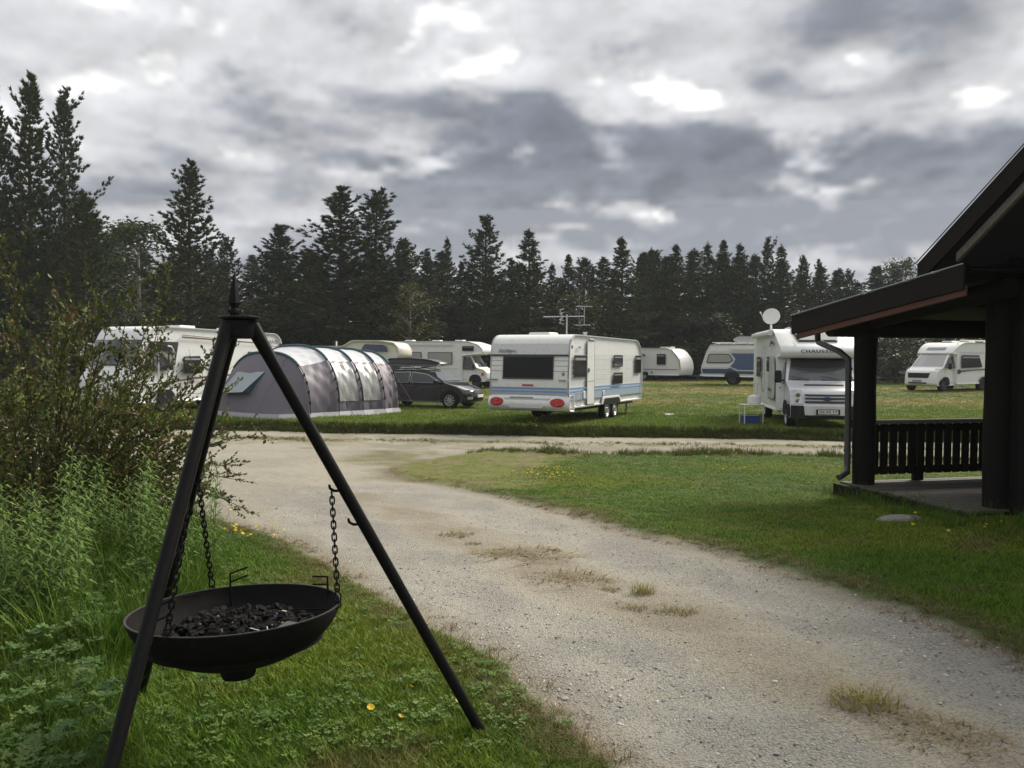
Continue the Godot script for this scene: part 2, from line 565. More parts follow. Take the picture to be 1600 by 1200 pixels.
# ---------------------------------------------------------------- materials
func make_materials() -> void:
	noise_tex("mottle", FastNoiseLite.TYPE_SIMPLEX_SMOOTH, 0.012, 5, [[0.0, 0.72, 0.72, 0.70], [0.5, 0.93, 0.93, 0.92], [1.0, 1.0, 1.0, 1.0]])
	noise_tex("grime", FastNoiseLite.TYPE_SIMPLEX_SMOOTH, 0.02, 5, [[0.0, 0.80, 0.79, 0.75], [0.35, 0.95, 0.95, 0.94], [1.0, 1.0, 1.0, 1.0]])
	noise_tex("gravel", FastNoiseLite.TYPE_CELLULAR, 0.09, 1, [[0.0, 1.0, 1.0, 1.0], [0.35, 0.85, 0.85, 0.85], [0.55, 0.64, 0.63, 0.61], [0.7, 0.93, 0.93, 0.91], [0.9, 1.0, 1.0, 0.98], [1.0, 0.42, 0.42, 0.42]], 1024, false, 0)
	noise_tex("fine", FastNoiseLite.TYPE_SIMPLEX, 0.11, 4, [[0.0, 0.55, 0.55, 0.53], [0.45, 0.9, 0.9, 0.9], [1.0, 1.0, 1.0, 1.0]], 1024)
	noise_tex("bumps", FastNoiseLite.TYPE_SIMPLEX, 0.06, 4, [], 1024)
	noise_tex("wood", FastNoiseLite.TYPE_SIMPLEX_SMOOTH, 0.03, 4, [[0.0, 0.55, 0.52, 0.5], [0.5, 0.85, 0.83, 0.8], [1.0, 1.0, 1.0, 1.0]])
	noise_tex("rust", FastNoiseLite.TYPE_SIMPLEX_SMOOTH, 0.02, 5, [[0.0, 0.40, 0.40, 0.41], [0.6, 0.52, 0.51, 0.51], [0.74, 0.80, 0.66, 0.56], [0.86, 1.0, 0.72, 0.52], [1.0, 0.6, 0.55, 0.52]])
	noise_tex("planks", FastNoiseLite.TYPE_SIMPLEX_SMOOTH, 0.05, 4, [[0.0, 0.35, 0.33, 0.32], [0.5, 0.7, 0.67, 0.64], [1.0, 1.0, 0.98, 0.95]])
	var g := mat("ground", Color(1, 1, 1), 0.95, 0.0, "gravel", 0.9, true)
	g.vertex_color_use_as_albedo = true
	g.detail_enabled = true
	g.detail_albedo = TX["fine"]
	g.detail_blend_mode = BaseMaterial3D.BLEND_MODE_MUL
	g.detail_uv_layer = BaseMaterial3D.DETAIL_UV_2
	g.uv2_triplanar = true
	g.uv2_world_triplanar = true
	g.uv2_scale = Vector3.ONE * 0.37
	g.heightmap_enabled = true
	g.heightmap_texture = TX["bumps"]
	g.heightmap_scale = 1.2
	var leaf := mat("leaf", Color(1, 1, 1), 0.5)
	leaf.vertex_color_use_as_albedo = true
	leaf.backlight_enabled = true
	leaf.backlight = Color(0.55, 0.6, 0.4)
	var blade := mat("blade", Color(1, 1, 1), 0.6)
	blade.vertex_color_use_as_albedo = true
	blade.backlight_enabled = true
	blade.backlight = Color(0.6, 0.65, 0.4)
	blade.metallic_specular = 0.22
	leaf.metallic_specular = 0.35
	var needle := mat("needle", Color(1, 1, 1), 0.7)
	needle.vertex_color_use_as_albedo = true
	needle.metallic_specular = 0.2
	for q in [["needle_olive", Color(1.0, 0.95, 0.70)]]:
		var m2: StandardMaterial3D = needle.duplicate()
		m2.resource_name = q[0]
		m2.albedo_color = q[1].linear_to_srgb()
		M[q[0]] = m2
	var vc := mat("painted", Color(1, 1, 1), 0.8)
	vc.vertex_color_use_as_albedo = true
	mat("bark", Color(0.07, 0.05, 0.04), 0.95, 0.0, "wood", 2.0)
	mat("birch_bark", Color(0.35, 0.34, 0.31), 0.9, 0.0, "mottle", 3.0)
	mat("twig", Color(0.05, 0.035, 0.025), 0.85)
	mat("iron", Color(0.0115, 0.0118, 0.013), 0.45, 0.0, "rust", 3.0)
	mat("soot", Color(0.0145, 0.0142, 0.014), 0.85, 0.0, "rust", 2.2)
	mat("rim_iron", Color(0.05, 0.045, 0.04), 0.6, 0.3, "mottle", 20.0)
	mat("coal", Color(0.006, 0.006, 0.006), 0.8, 0.0, "mottle", 9.0)
	mat("ash", Color(0.11, 0.105, 0.10), 0.95, 0.0, "mottle", 12.0)
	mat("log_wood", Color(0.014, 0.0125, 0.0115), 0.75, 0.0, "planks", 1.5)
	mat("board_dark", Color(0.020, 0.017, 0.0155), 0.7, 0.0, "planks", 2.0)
	mat("board_red", Color(0.11, 0.036, 0.028), 0.7, 0.0, "wood", 2.5)
	mat("deck_wood", Color(0.11, 0.10, 0.092), 0.8, 0.0, "wood", 3.0)
	mat("board_grey", Color(0.22, 0.20, 0.18), 0.8, 0.0, "wood", 2.5)
	mat("felt", Color(0.04, 0.04, 0.042), 0.9, 0.0, "fine", 1.0)
	mat("zinc", Color(0.30, 0.31, 0.32), 0.4, 0.7, "mottle", 2.0)
	mat("gutter", Color(0.05, 0.05, 0.052), 0.4, 0.0, "mottle", 3.0)
	var w := mat("white", Color(0.77, 0.78, 0.77), 0.42, 0.0, "grime", 0.35)
	w.clearcoat_enabled = true; w.clearcoat = 0.15; w.clearcoat_roughness = 0.25
	mat("white_matt", Color(0.72, 0.72, 0.70), 0.5, 0.0, "grime", 0.6)
	mat("cream", Color(0.66, 0.64, 0.56), 0.35, 0.0, "grime", 0.5)
	mat("pale_grey", Color(0.50, 0.51, 0.51), 0.35, 0.0, "grime", 0.5)
	mat("mid_grey", Color(0.26, 0.27, 0.28), 0.45, 0.0, "grime", 0.6)
	mat("silver", Color(0.62, 0.63, 0.65), 0.28, 0.15, "grime", 0.5)
	mat("dark_trim", Color(0.03, 0.031, 0.033), 0.45)
	mat("black_plastic", Color(0.022, 0.022, 0.023), 0.55, 0.0, "grime", 2.0)
	var gl := mat("glass", Color(0.018, 0.021, 0.022), 0.06)
	gl.metallic_specular = 0.6
	var gl2 := mat("windscreen", Color(0.03, 0.034, 0.035), 0.05)
	gl2.metallic_specular = 0.8
	mat("smoked", Color(0.016, 0.017, 0.018), 0.08)
	mat("skylight", Color(0.40, 0.40, 0.39), 0.12)
	mat("curtain", Color(0.34, 0.33, 0.31), 0.7)
	mat("blue", Color(0.16, 0.28, 0.50), 0.35)
	mat("blue_dark", Color(0.035, 0.055, 0.12), 0.3)
	mat("blue_mid", Color(0.055, 0.095, 0.19), 0.3, 0.0, "grime", 0.6)
	mat("blue_grey", Color(0.33, 0.41, 0.50), 0.4)
	mat("brown_stripe", Color(0.12, 0.085, 0.07), 0.5)
	mat("red", Color(0.42, 0.018, 0.014), 0.18)
	mat("red_sticker", Color(0.55, 0.05, 0.04), 0.5)
	mat("rubber", Color(0.016, 0.016, 0.017), 0.85, 0.0, "grime", 3.0)
	mat("alloy", Color(0.45, 0.46, 0.47), 0.3, 0.7)
	mat("chrome", Color(0.65, 0.66, 0.67), 0.15, 0.9)
	mat("lamp_glass", Color(0.55, 0.57, 0.58), 0.1, 0.3)
	mat("amber", Color(0.6, 0.2, 0.02), 0.2)
	var cp := mat("car_paint", Color(0.020, 0.023, 0.027), 0.22, 0.25)
	cp.clearcoat_enabled = true; cp.clearcoat = 1.0; cp.clearcoat_roughness = 0.04
	mat("roof_box", Color(0.10, 0.105, 0.11), 0.3, 0.2)
	mat("tent_purple", Color(0.130, 0.116, 0.146), 0.55, 0.0, "grime", 1.5)
	mat("tent_silver", Color(0.60, 0.61, 0.64), 0.38, 0.0, "grime", 1.2)
	mat("tent_window", Color(0.31, 0.32, 0.32), 0.32, 0.0, "mottle", 1.5)
	mat("tent_skirt", Color(0.40, 0.40, 0.43), 0.7, 0.0, "grime", 2.0)
	mat("tent_flap", Color(0.30, 0.34, 0.37), 0.6)
	mat("teal", Color(0.02, 0.075, 0.09), 0.6)
	mat("webbing", Color(0.015, 0.015, 0.017), 0.8)
	mat("line", Color(0.10, 0.10, 0.10), 0.8)
	mat("box_blue", Color(0.02, 0.05, 0.20), 0.4)
	mat("paper", Color(0.75, 0.74, 0.70), 0.8)
	mat("filter", Color(0.55, 0.27, 0.08), 0.8)
	mat("foil", Color(0.5, 0.5, 0.5), 0.35, 0.2)
	mat("stone_grey", Color(0.26, 0.26, 0.24), 0.9, 0.0, "fine", 1.5)
	for k in ["smoked", "iron", "soot", "log_wood", "board_dark", "coal", "black_plastic", "rubber"]: M[k].metallic_specular = 0.25
	# grain runs along the boards
	for k in ["log_wood", "board_dark", "board_grey", "deck_wood"]: M[k].uv1_scale *= Vector3(1.0, 0.25, 1.0) if k != "deck_wood" else Vector3(0.25, 1.0, 2.0)

# ---------------------------------------------------------------- ground
# worn, dried out patches of the field: centre and half sizes in metres
const DRY := [[19.0, -38.0, 9.0, 4.0], [11.0, -46.0, 8.0, 5.0], [25.0, -48.0, 10.0, 4.0], [6.0, -37.0, 4.0, 2.5], [-3.0, -40.0, 5.0, 3.0], [14.0, -58.0, 14.0, 5.0], [-6.0, -54.0, 10.0, 5.0]]
func dry_at(x: float, z: float) -> float:
	var k := 0.0
	for q in DRY:
		var a: float = (x - q[0]) / q[2]
		var b: float = (z - q[1]) / q[3]
		k = maxf(k, 1.0 - sqrt(a * a + b * b))
	k += nz.get_noise_2d(x * 22.0, z * 22.0) * 0.45 + nz2.get_noise_2d(x * 90.0, z * 90.0) * 0.2
	return sst(0.0, 0.45, k)

func ground_color(x: float, z: float) -> Color:
	var s := road_at(x, z)
	var n1 := nz.get_noise_2d(x * 30.0, z * 30.0)
	var n2 := nz2.get_noise_2d(x * 90.0, z * 90.0)
	var n3 := nz.get_noise_2d(x * 8.0 + 70.0, z * 8.0)
	var grass := Color(0.068, 0.115, 0.018).lerp(Color(0.125, 0.145, 0.028), sst(-0.25, 0.5, n1 + n3 * 0.7))
	var d := -z
	if d > 22.0:
		grass = grass.lerp(Color(0.26, 0.215, 0.07), dry_at(x, z) * 0.75)
	var mo := moss_at(x, z)
	if mo > 0.0:
		grass = grass.lerp(Color(0.185, 0.205, 0.040).lerp(Color(0.25, 0.205, 0.12), sst(-0.05, 0.40, n2 + n1 * 0.5)), mo * 0.9)
	var out := grass
	if s > -0.6:
		var sand := Color(0.44, 0.415, 0.335).lerp(Color(0.37, 0.345, 0.275), sst(-0.3, 0.5, n1))
		var grit := Color(0.40, 0.385, 0.335).lerp(Color(0.325, 0.315, 0.285), sst(-0.3, 0.4, n2 + n1))
		var earth := Color(0.29, 0.25, 0.19).lerp(Color(0.36, 0.325, 0.255), sst(-0.4, 0.4, n2))
		var m := mid_dist(Vector2(x, z)) + n1 * 0.22 + n2 * 0.1
		var c := sand
		if d < 18.0:
			var tracks := sst(0.35, 0.6, m) * (1.0 - sst(1.15, 1.6, m))
			c = c.lerp(grit, tracks * 0.9)
			c = c.lerp(earth, (1.0 - sst(0.12, 0.5, m)) * 0.8)
		# moss and thin grass where the drive meets the cross track
		var b := bank_z(x)
		var cross := z - b
		var mossy := mo * sst(-0.2, 0.2, n3 + n1 * 0.6)
		if cross < 4.1: mossy = maxf(mossy * 0.6, 0.75 * (1.0 - sst(0.15, 0.55, absf(cross - 2.1) + n2 * 0.3)) * sst(-0.4, 0.1, n1 + 0.1) + 0.35 * sst(-0.15, 0.3, n1 + n2))
		c = c.lerp(Color(0.20, 0.195, 0.055).lerp(Color(0.17, 0.145, 0.07), sst(-0.2, 0.3, n2)), clampf(mossy, 0.0, 0.85))
		c = c.lerp(Color(0.20, 0.165, 0.11), (1.0 - sst(0.05, 0.4, s + n1 * 0.2)) * 0.55)
		out = grass.lerp(c, sst(-0.06, 0.08, s + n1 * 0.13 + n2 * 0.08))
	if absf(z - bank_z(x) - 0.0) < 0.35:
		out = out.lerp(Color(0.07, 0.06, 0.035), 0.5)
	return out

var moss_poly := PackedVector2Array()
func moss_at(x: float, z: float) -> float:
	if z > -12.0 or z < -24.0 or x < -8.0 or x > 4.0: return 0.0
	return sst(-0.5, 0.5, poly_sd(Vector2(x, z), moss_poly) + nz.get_noise_2d(x * 40.0, z * 40.0) * 0.9)

func make_ground() -> void:
	for p in [[560, 700], [770, 703], [900, 706], [845, 730], [800, 768], [720, 760], [630, 748], [590, 730]]:
		var q := on_ground(p[0], p[1])
		moss_poly.append(Vector2(q.x, q.z))
	var L := [[1010, 1230], [975, 1200], [900, 1148], [830, 1085], [745, 1015], [640, 958], [540, 903], [450, 846], [340, 810], [200, 780], [0, 752], [-260, 742], [-260, 690], [330, 676], [600, 690], [770, 703], [700, 712], [640, 722], [612, 733], [640, 746], [720, 758], [800, 775], [900, 800], [1000, 830], [1100, 850], [1200, 875], [1340, 920], [1480, 965], [1600, 1020], [1800, 1110], [2100, 1260]]
	for p in L:
		var q := on_ground(p[0], p[1])
		road_poly.append(Vector2(q.x, q.z))
	road_poly.append(Vector2(3.4, 0.8))
	road_poly.append(Vector2(1.0, 0.8))
	for p in [[560, 770], [715, 830], [830, 862], [885, 897], [990, 930], [1055, 950], [1200, 1015], [1350, 1085], [1480, 1140], [1640, 1215]]:
		var q := on_ground(p[0], p[1])
		mid_line.append(Vector2(q.x, q.z))
	mid_line.append(Vector2(2.6, 0.0))
	var xs := []
	var x := -2.2
	var st := 0.055
	while x < 7.0:
		xs.append(x); x += st
	var stp := st
	while x < 420.0:
		xs.append(x); stp *= 1.045; x += stp
	x = -2.2; stp = st
	while x > -420.0:
		stp *= 1.045 if x < -6.0 else 1.004
		x -= stp; xs.push_front(x)
	var zs := []
	var z := 12.0
	while z > 0.0:
		zs.append(z); z -= 1.5
	stp = 0.045
	while z > -24.5:
		zs.append(z); stp = minf(stp * 1.006, 0.13); z -= stp
	while z > -700.0:
		zs.append(z); stp *= 1.06; z -= stp
	var nx := xs.size()
	var nzz := zs.size()
	var v := PackedVector3Array(); var c := PackedColorArray(); var ids := PackedInt32Array()
	v.resize(nx * nzz); c.resize(nx * nzz)
	for j in nzz:
		for i in nx:
			var k: int = j * nx + i
			var px: float = xs[i]
			var pz: float = zs[j]
			v[k] = Vector3(px, height(px, pz), pz)
			if pz > -27.0 and px > -25.0 and px < 30.0 and pz < 1.0:
				c[k] = ground_color(px, pz)
				v[k].y -= sunk(px, pz) if pz > -19.0 else 0.0
			else:
				c[k] = ground_color(px, pz)
	for j in nzz - 1:
		for i in nx - 1:
			var a: int = j * nx + i
			ids.append_array([a, a + nx, a + 1, a + 1, a + nx, a + nx + 1])
	var n := PackedVector3Array(); n.resize(nx * nzz)
	for j in nzz:
		for i in nx:
			var k: int = j * nx + i
			var dx: Vector3 = v[j * nx + mini(i + 1, nx - 1)] - v[j * nx + maxi(i - 1, 0)]
			var dz: Vector3 = v[mini(j + 1, nzz - 1) * nx + i] - v[maxi(j - 1, 0) * nx + i]
			var q := dx.cross(dz)
			n[k] = (q if q.y > 0 else -q).normalized()
	# orient the faces upwards
	var tri0: Vector3 = (v[ids[2]] - v[ids[0]]).cross(v[ids[1]] - v[ids[0]])
	if tri0.y < 0.0:
		for i in range(0, ids.size(), 3):
			var s := ids[i + 1]; ids[i + 1] = ids[i + 2]; ids[i + 2] = s
	var arr := []
	arr.resize(Mesh.ARRAY_MAX)
	arr[Mesh.ARRAY_VERTEX] = v; arr[Mesh.ARRAY_NORMAL] = n; arr[Mesh.ARRAY_COLOR] = c; arr[Mesh.ARRAY_INDEX] = ids
	var m := ArrayMesh.new()
	m.add_surface_from_arrays(Mesh.PRIMITIVE_TRIANGLES, arr)
	structure("ground", m, M["ground"])

func sunk(x: float, z: float) -> float:
	# the drive lies a little lower than the lawn, with shallow wheel ruts and bumps
	var s := road_at(x, z)
	var k := 0.035 * sst(-0.1, 0.12, s)
	if s > 0.0:
		var m := mid_dist(Vector2(x, z)) + nz.get_noise_2d(x * 20.0, z * 20.0) * 0.15
		var w := (m - 0.85) / 0.30
		k += (0.022 * exp(-w * w) + 0.014 * nz2.get_noise_2d(x * 170.0, z * 170.0) + 0.007 * nz2.get_noise_2d(x * 620.0, z * 620.0)) * sst(0.0, 0.3, s)
	return k

func surface_y(x: float, z: float) -> float:
	var y := height(x, z)
	if z > -19.0 and z < 1.0: y -= sunk(x, z)
	return y

func tuft_mesh(blades: int, spread: float, tall: float, width: float, lean: float, s: int) -> ArrayMesh:
	var r := RandomNumberGenerator.new(); r.seed = s
	var mb := MB.new()
	mb.colored = true
	for i in blades:
		var a := r.randf() * TAU
		var q := sqrt(r.randf()) * spread
		var p := Vector3(cos(a) * q, -0.005, sin(a) * q)
		var h := tall * r.randf_range(0.45, 1.1)
		var b := r.randf() * TAU
		var dir := Vector3(cos(b), 0, sin(b))
		var sd := Vector3(-sin(b + r.randf_range(-1, 1)), 0, cos(b)) * width * r.randf_range(0.6, 1.3)
		var l := lean * r.randf_range(0.3, 1.4) * h
		var p1 := p + Vector3(0, h * 0.55, 0) + dir * l * 0.35
		var p2 := p + Vector3(0, h, 0) + dir * l
		var k := r.randf_range(0.75, 1.25)
		mb.col = Color(k * r.randf_range(0.9, 1.15), k, k * r.randf_range(0.8, 1.1))
		mb.tri(p - sd, p + sd, p1 + sd * 0.75)
		mb.tri(p - sd, p1 + sd * 0.75, p1 - sd * 0.75)
		mb.tri(p1 - sd * 0.75, p1 + sd * 0.75, p2)
	return mb.mesh()

func clover_mesh(s: int, size: float, n: int) -> ArrayMesh:
	var r := RandomNumberGenerator.new(); r.seed = s
	var mb := MB.new(); mb.colored = true
	for i in n:
		var a := r.randf() * TAU
		var p := Vector3(cos(a), 0, sin(a)) * r.randf_range(0.2, 1.0) * size * 1.6 + Vector3(0, r.randf_range(0.4, 1.2) * size, 0)
		var k := r.randf_range(0.8, 1.25)
		mb.col = Color(k, k, k * 0.9)
		var tilt := Vector3(r.randf_range(-0.4, 0.4), 1, r.randf_range(-0.4, 0.4)).normalized()
		var u := tilt.cross(Vector3(cos(a), 0.1, sin(a))).normalized()
		var w := u.cross(tilt)
		for j in 3:
			var b := TAU * j / 3.0 + r.randf() * 0.5
			var d := u * cos(b) + w * sin(b)
			var e := u * -sin(b) + w * cos(b)
			var c1 := p + d * size * 0.3 + e * size * 0.25
			var c2 := p + d * size * 0.3 - e * size * 0.25
			var tip := p + d * size * 0.62 + tilt * size * 0.08
			mb.tri(p, c1, tip); mb.tri(p, tip, c2)
	return mb.mesh()

func lawn_here(x: float, z: float) -> bool:
	return road_at(x, z) < -0.02 + nz2.get_noise_2d(x * 120.0, z * 120.0) * 0.12

func make_grass() -> void:
	rng.seed = 42
	var short := [tuft_mesh(18, 0.05, 0.036, 0.0018, 0.7, 1), tuft_mesh(18, 0.06, 0.046, 0.0019, 0.8, 2), tuft_mesh(16, 0.05, 0.032, 0.0021, 0.9, 3)]
	var sets := [[], [], []]
	var cols := [[], [], []]
	# lawn on both sides of the drive
	for i in 185000:
		var d := 0.5 + pow(rng.randf(), 1.35) * 21.8
		var x := rng.randf_range(-0.74, 0.92) * (d + 1.6)
		if not lawn_here(x, -d) or -d < bank_z(x) - 0.6: continue
		if d > 8.9 and d < 11.6 and x > 5.2 + (11.2 - d) * 0.25: continue
		var mo := moss_at(x, -d)
		if mo > 0.2 and rng.randf() < mo * 0.72: continue
		var n := nz.get_noise_2d(x * 14.0, d * 14.0)
		var n2 := nz2.get_noise_2d(x * 60.0, d * 60.0)
		var k := i % 3
		var s := rng.randf_range(0.8, 1.5) * (1.0 + 0.35 * n)
		var edge := sst(0.5, 0.0, -road_at(x, -d))
		s *= 1.0 - 0.35 * edge
		sets[k].append(Transform3D(Basis(Vector3.UP, rng.randf() * TAU).scaled(Vector3(s * (1.0 + d * 0.03), s * rng.randf_range(0.7, 1.2) * (1.0 - 0.35 * sst(5.0, 10.0, d)) * (1.0 - 0.6 * mo), s * (1.0 + d * 0.03))), Vector3(x, surface_y(x, -d), -d)))
		var c := Color(0.100, 0.185, 0.022).lerp(Color(0.185, 0.235, 0.032), sst(-0.3, 0.5, n + n2 * 0.5))
		if n2 > 0.30: c = c.lerp(Color(0.17, 0.145, 0.07), sst(0.30, 0.6, n2) * 0.7)
		c = c.lerp(Color(0.13, 0.105, 0.05), edge * 0.45).lerp(Color(0.19, 0.20, 0.04), mo * 0.7)
		cols[k].append(c * rng.randf_range(0.75, 1.25))
	for k in 3:
		var o := multi("lawn_grass", short[k], M["blade"], sets[k], cols[k])
		tag(o, ["short green lawn grass on both sides of the gravel drive", "slightly taller green lawn grass beside the gravel drive", "fine curled lawn grass beside the gravel drive"][k], "grass", "", "stuff")
	# camp field
	var far_tuft := tuft_mesh(14, 0.16, 0.07, 0.006, 0.8, 5)
	var xf := []; var cc := []
	for i in 60000:
		var d := 22.6 + pow(rng.randf(), 1.6) * 45.0
		var x := rng.randf_range(-0.75, 0.78) * d
		if -d > bank_z(x): continue
		var n := nz.get_noise_2d(x * 8.0 + 70.0, -d * 8.0)
		var s := rng.randf_range(0.7, 1.4)
		xf.append(Transform3D(Basis(Vector3.UP, rng.randf() * TAU).scaled(Vector3(s, s * rng.randf_range(0.6, 1.1), s)), Vector3(x, height(x, -d), -d)))
		var c := Color(0.150, 0.220, 0.028).lerp(Color(0.27, 0.24, 0.065), dry_at(x, -d) * 0.85)
		cc.append(c * rng.randf_range(0.75, 1.2))
	tag(multi("field_grass", far_tuft, M["blade"], xf, cc), "mown yellow green grass of the camp field under the campers", "grass", "", "stuff")
	# ragged grass hanging over the bank at the field edge
	var bank_tuft := tuft_mesh(18, 0.10, 0.16, 0.006, 1.0, 6)
	xf = []; cc = []
	for i in 9000:
		var x := rng.randf_range(-22.0, 24.0)
		var z := bank_z(x) + rng.randfn(0.0, 0.16)
		var s := rng.randf_range(0.5, 1.2)
		xf.append(Transform3D(Basis(Vector3.UP, rng.randf() * TAU).scaled(Vector3(s, s, s)), Vector3(x, height(x, z) - 0.01, z)))
		cc.append(Color(0.06, 0.085, 0.024).lerp(Color(0.11, 0.09, 0.04), rng.randf() * 0.6) * rng.randf_range(0.7, 1.2))
	tag(multi("bank_grass", bank_tuft, M["blade"], xf, cc), "ragged dark grass on the bank along the cross track", "grass", "", "stuff")
	# taller strip along the near side of the cross track
	xf = []; cc = []
	for i in 1700:
		var x := rng.randf_range(-1.0, 12.0)
		var z := bank_z(x) + 4.1 + rng.randfn(0.0, 0.28)
		if i % 2:
			x = rng.randf_range(-9.0, 12.0); z = bank_z(x) + 2.1 + rng.randfn(0.0, 0.22)
		elif road_at(x, z) > 0.15: continue
		var s := rng.randf_range(0.5, 1.3) * (0.7 + 0.6 * sst(-0.1, 0.4, nz.get_noise_2d(x * 60.0, 3.0))) * (0.45 if i % 2 else 1.0)
		xf.append(Transform3D(Basis(Vector3.UP, rng.randf() * TAU).scaled(Vector3(s * 0.8, s * 0.9, s * 0.8)), Vector3(x, height(x, z) - 0.01, z)))
		cc.append(Color(0.085, 0.115, 0.03).lerp(Color(0.16, 0.14, 0.07), rng.randf() * 0.7) * rng.randf_range(0.8, 1.2))
	tag(multi("verge_grass", bank_tuft, M["blade"], xf, cc), "taller seeding grass along the near edge of the cross track", "grass", "", "stuff")
	# long grass and weeds under the shrub and by the cabin
	var long := [tuft_mesh(16, 0.07, 0.42, 0.0042, 0.75, 7), tuft_mesh(14, 0.09, 0.30, 0.0045, 1.0, 8)]
	for k in 2:
		xf = []; cc = []
		for i in 5200:
			var x: float
			var z: float
			if i % 7 != 0:
				x = rng.randf_range(-5.0, -0.9); z = rng.randf_range(-8.2, -2.2)
				# the weeds end at a line from the shrub to the frame corner
				var lim := -(0.55 - z * 0.30) + nz.get_noise_2d(z * 60.0, 4.0) * 0.3
				if x > lim: continue
			else:
				x = rng.randf_range(4.3, 8.5); z = rng.randf_range(-11.9, -7.2)
				var lx := 4.85 + (z + 11.2) * 0.258
				if x > lx + 0.05 or x < lx - 0.95 - rng.randf() * 0.5: continue
			if road_at(x, z) > -0.05: continue
			var s := rng.randf_range(0.45, 1.15)
			if x > 2.0: s *= 0.62
			elif z > -4.2: s *= 0.6
			xf.append(Transform3D(Basis(Vector3.UP, rng.randf() * TAU).scaled(Vector3(s, s, s)), Vector3(x, surface_y(x, z) - 0.01, z)))
			cc.append(Color(0.065, 0.140, 0.018).lerp(Color(0.13, 0.195, 0.034), rng.randf()) * rng.randf_range(0.7, 1.2))
		tag(multi("long_grass", long[k], M["blade"], xf, cc), ["long uncut grass under the shrub and along the cabin", "drooping uncut grass under the shrub and along the cabin"][k], "grass", "", "stuff")
	# clover and other low leaves in the near lawn
	var cl := clover_mesh(3, 0.017, 9)
	xf = []; cc = []
	for i in 3000:
		var d := 1.5 + rng.randf() * 5.5
		var x := rng.randf_range(-0.75, 0.25) * d
		if not lawn_here(x, -d): continue
		if nz.get_noise_2d(x * 50.0 + 9.0, d * 50.0) < 0.02: continue
		var s := rng.randf_range(0.6, 1.5)
		xf.append(Transform3D(Basis(Vector3.UP, rng.randf() * TAU).scaled(Vector3(s, s * 1.3, s)), Vector3(x, surface_y(x, -d) + 0.012, -d)))
		cc.append(Color(0.062, 0.135, 0.018).lerp(Color(0.13, 0.20, 0.034), rng.randf()) * rng.randf_range(0.8, 1.2))
	tag(multi("clover", cl, M["leaf"], xf, cc), "clover leaves scattered through the lawn round the fire bowl", "clover", "", "stuff")
	# broad weed leaves in the lower left weeds
	var wl := clover_mesh(8, 0.042, 12)
	xf = []; cc = []
	for i in 900:
		var x := rng.randf_range(-3.6, -1.5); var z := rng.randf_range(-5.6, -2.3)
		if x > -(0.65 - z * 0.30) + nz.get_noise_2d(z * 60.0, 4.0) * 0.3: continue
		var s := rng.randf_range(0.5, 1.2)
		xf.append(Transform3D(Basis(Vector3.UP, rng.randf() * TAU).scaled(Vector3(s, s, s)), Vector3(x, surface_y(x, z) + rng.randf_range(0.02, 0.26), z)))
		cc.append(Color(0.06, 0.13, 0.028).lerp(Color(0.13, 0.19, 0.05), pow(rng.randf(), 2.0)) * rng.randf_range(0.75, 1.15))
	tag(multi("weed_leaves", wl, M["leaf"], xf, cc), "broad green weed leaves in the corner left of the fire bowl", "weeds", "", "stuff")
	# dry tufts standing on the crown of the drive: each one can be told apart
	var dry := [tuft_mesh(150, 0.085, 0.05, 0.0016, 1.4, 21), tuft_mesh(240, 0.12, 0.038, 0.0016, 2.0, 22), tuft_mesh(170, 0.07, 0.08, 0.0015, 1.2, 23)]
	var spots := [[715, 831, 1.4, 0.8, 0, "small round tuft of green grass on the drive below the moss"], [740, 845, 0.6, 0.5, 0, "tiny tuft of grass beside the round tuft on the drive"], [820, 862, 2.6, 0.9, 1, "long flat tuft of dry grass along the crown of the drive"], [775, 860, 1.3, 0.6, 1, "thin straggling tuft at the end of the long flat tuft"], [885, 898, 1.9, 1.1, 1, "brown matted tuft of dead grass on the drive"], [952, 914, 0.7, 0.6, 0, "small dull green tuft between matted tuft and green spike"], [1005, 921, 0.8, 1.2, 2, "little green spike of grass upright on the drive"], [993, 943, 0.7, 0.6, 0, "flat little tuft near the green spike of grass"], [1056, 949, 1.1, 0.9, 0, "green and straw tuft alone on the drive"], [1350, 1092, 1.5, 1.2, 2, "largest pale green tuft with straw blades on the drive"], [1395, 1105, 0.9, 0.6, 1, "brown flattened grass at the foot of the largest tuft"], [1478, 1140, 1.4, 1.0, 1, "low yellow brown tuft next to the largest tuft"]]
	for s in spots:
		var p := on_ground(s[0], s[1])
		var mi := MeshInstance3D.new()
		mi.name = numbered("grass_tuft")
		mi.mesh = dry[s[4]]
		var mm: StandardMaterial3D = M["blade"].duplicate()
		mm.albedo_color = [Color(0.24, 0.21, 0.09), Color(0.27, 0.215, 0.12), Color(0.31, 0.27, 0.12)][s[4]].linear_to_srgb()
		mi.material_override = mm
		add_child(mi)
		mi.position = Vector3(p.x, surface_y(p.x, p.z), p.z)
		mi.scale = Vector3(s[2] * 1.5, s[3] * 1.15, s[2] * 1.15)
		tag(mi, s[5], "grass tuft", "tufts on the drive")
	# loose stones
	var st := MB.new()
	var r2 := RandomNumberGenerator.new(); r2.seed = 4
	var pts := []
	for p in [Vector3(1, 0, 0), Vector3(-1, 0, 0), Vector3(0, 0.6, 0), Vector3(0, -0.5, 0), Vector3(0, 0, 1), Vector3(0, 0, -1)]:
		pts.append(p * r2.randf_range(0.8, 1.2) + Vector3(r2.randf_range(-0.2, 0.2), 0, r2.randf_range(-0.2, 0.2)))
	for a in [0, 1]:
		for b in [2, 3]:
			for c in [4, 5]:
				st.trio(pts[a], pts[b], pts[c], pts[a] + pts[b] + pts[c])
	xf = []; cc = []
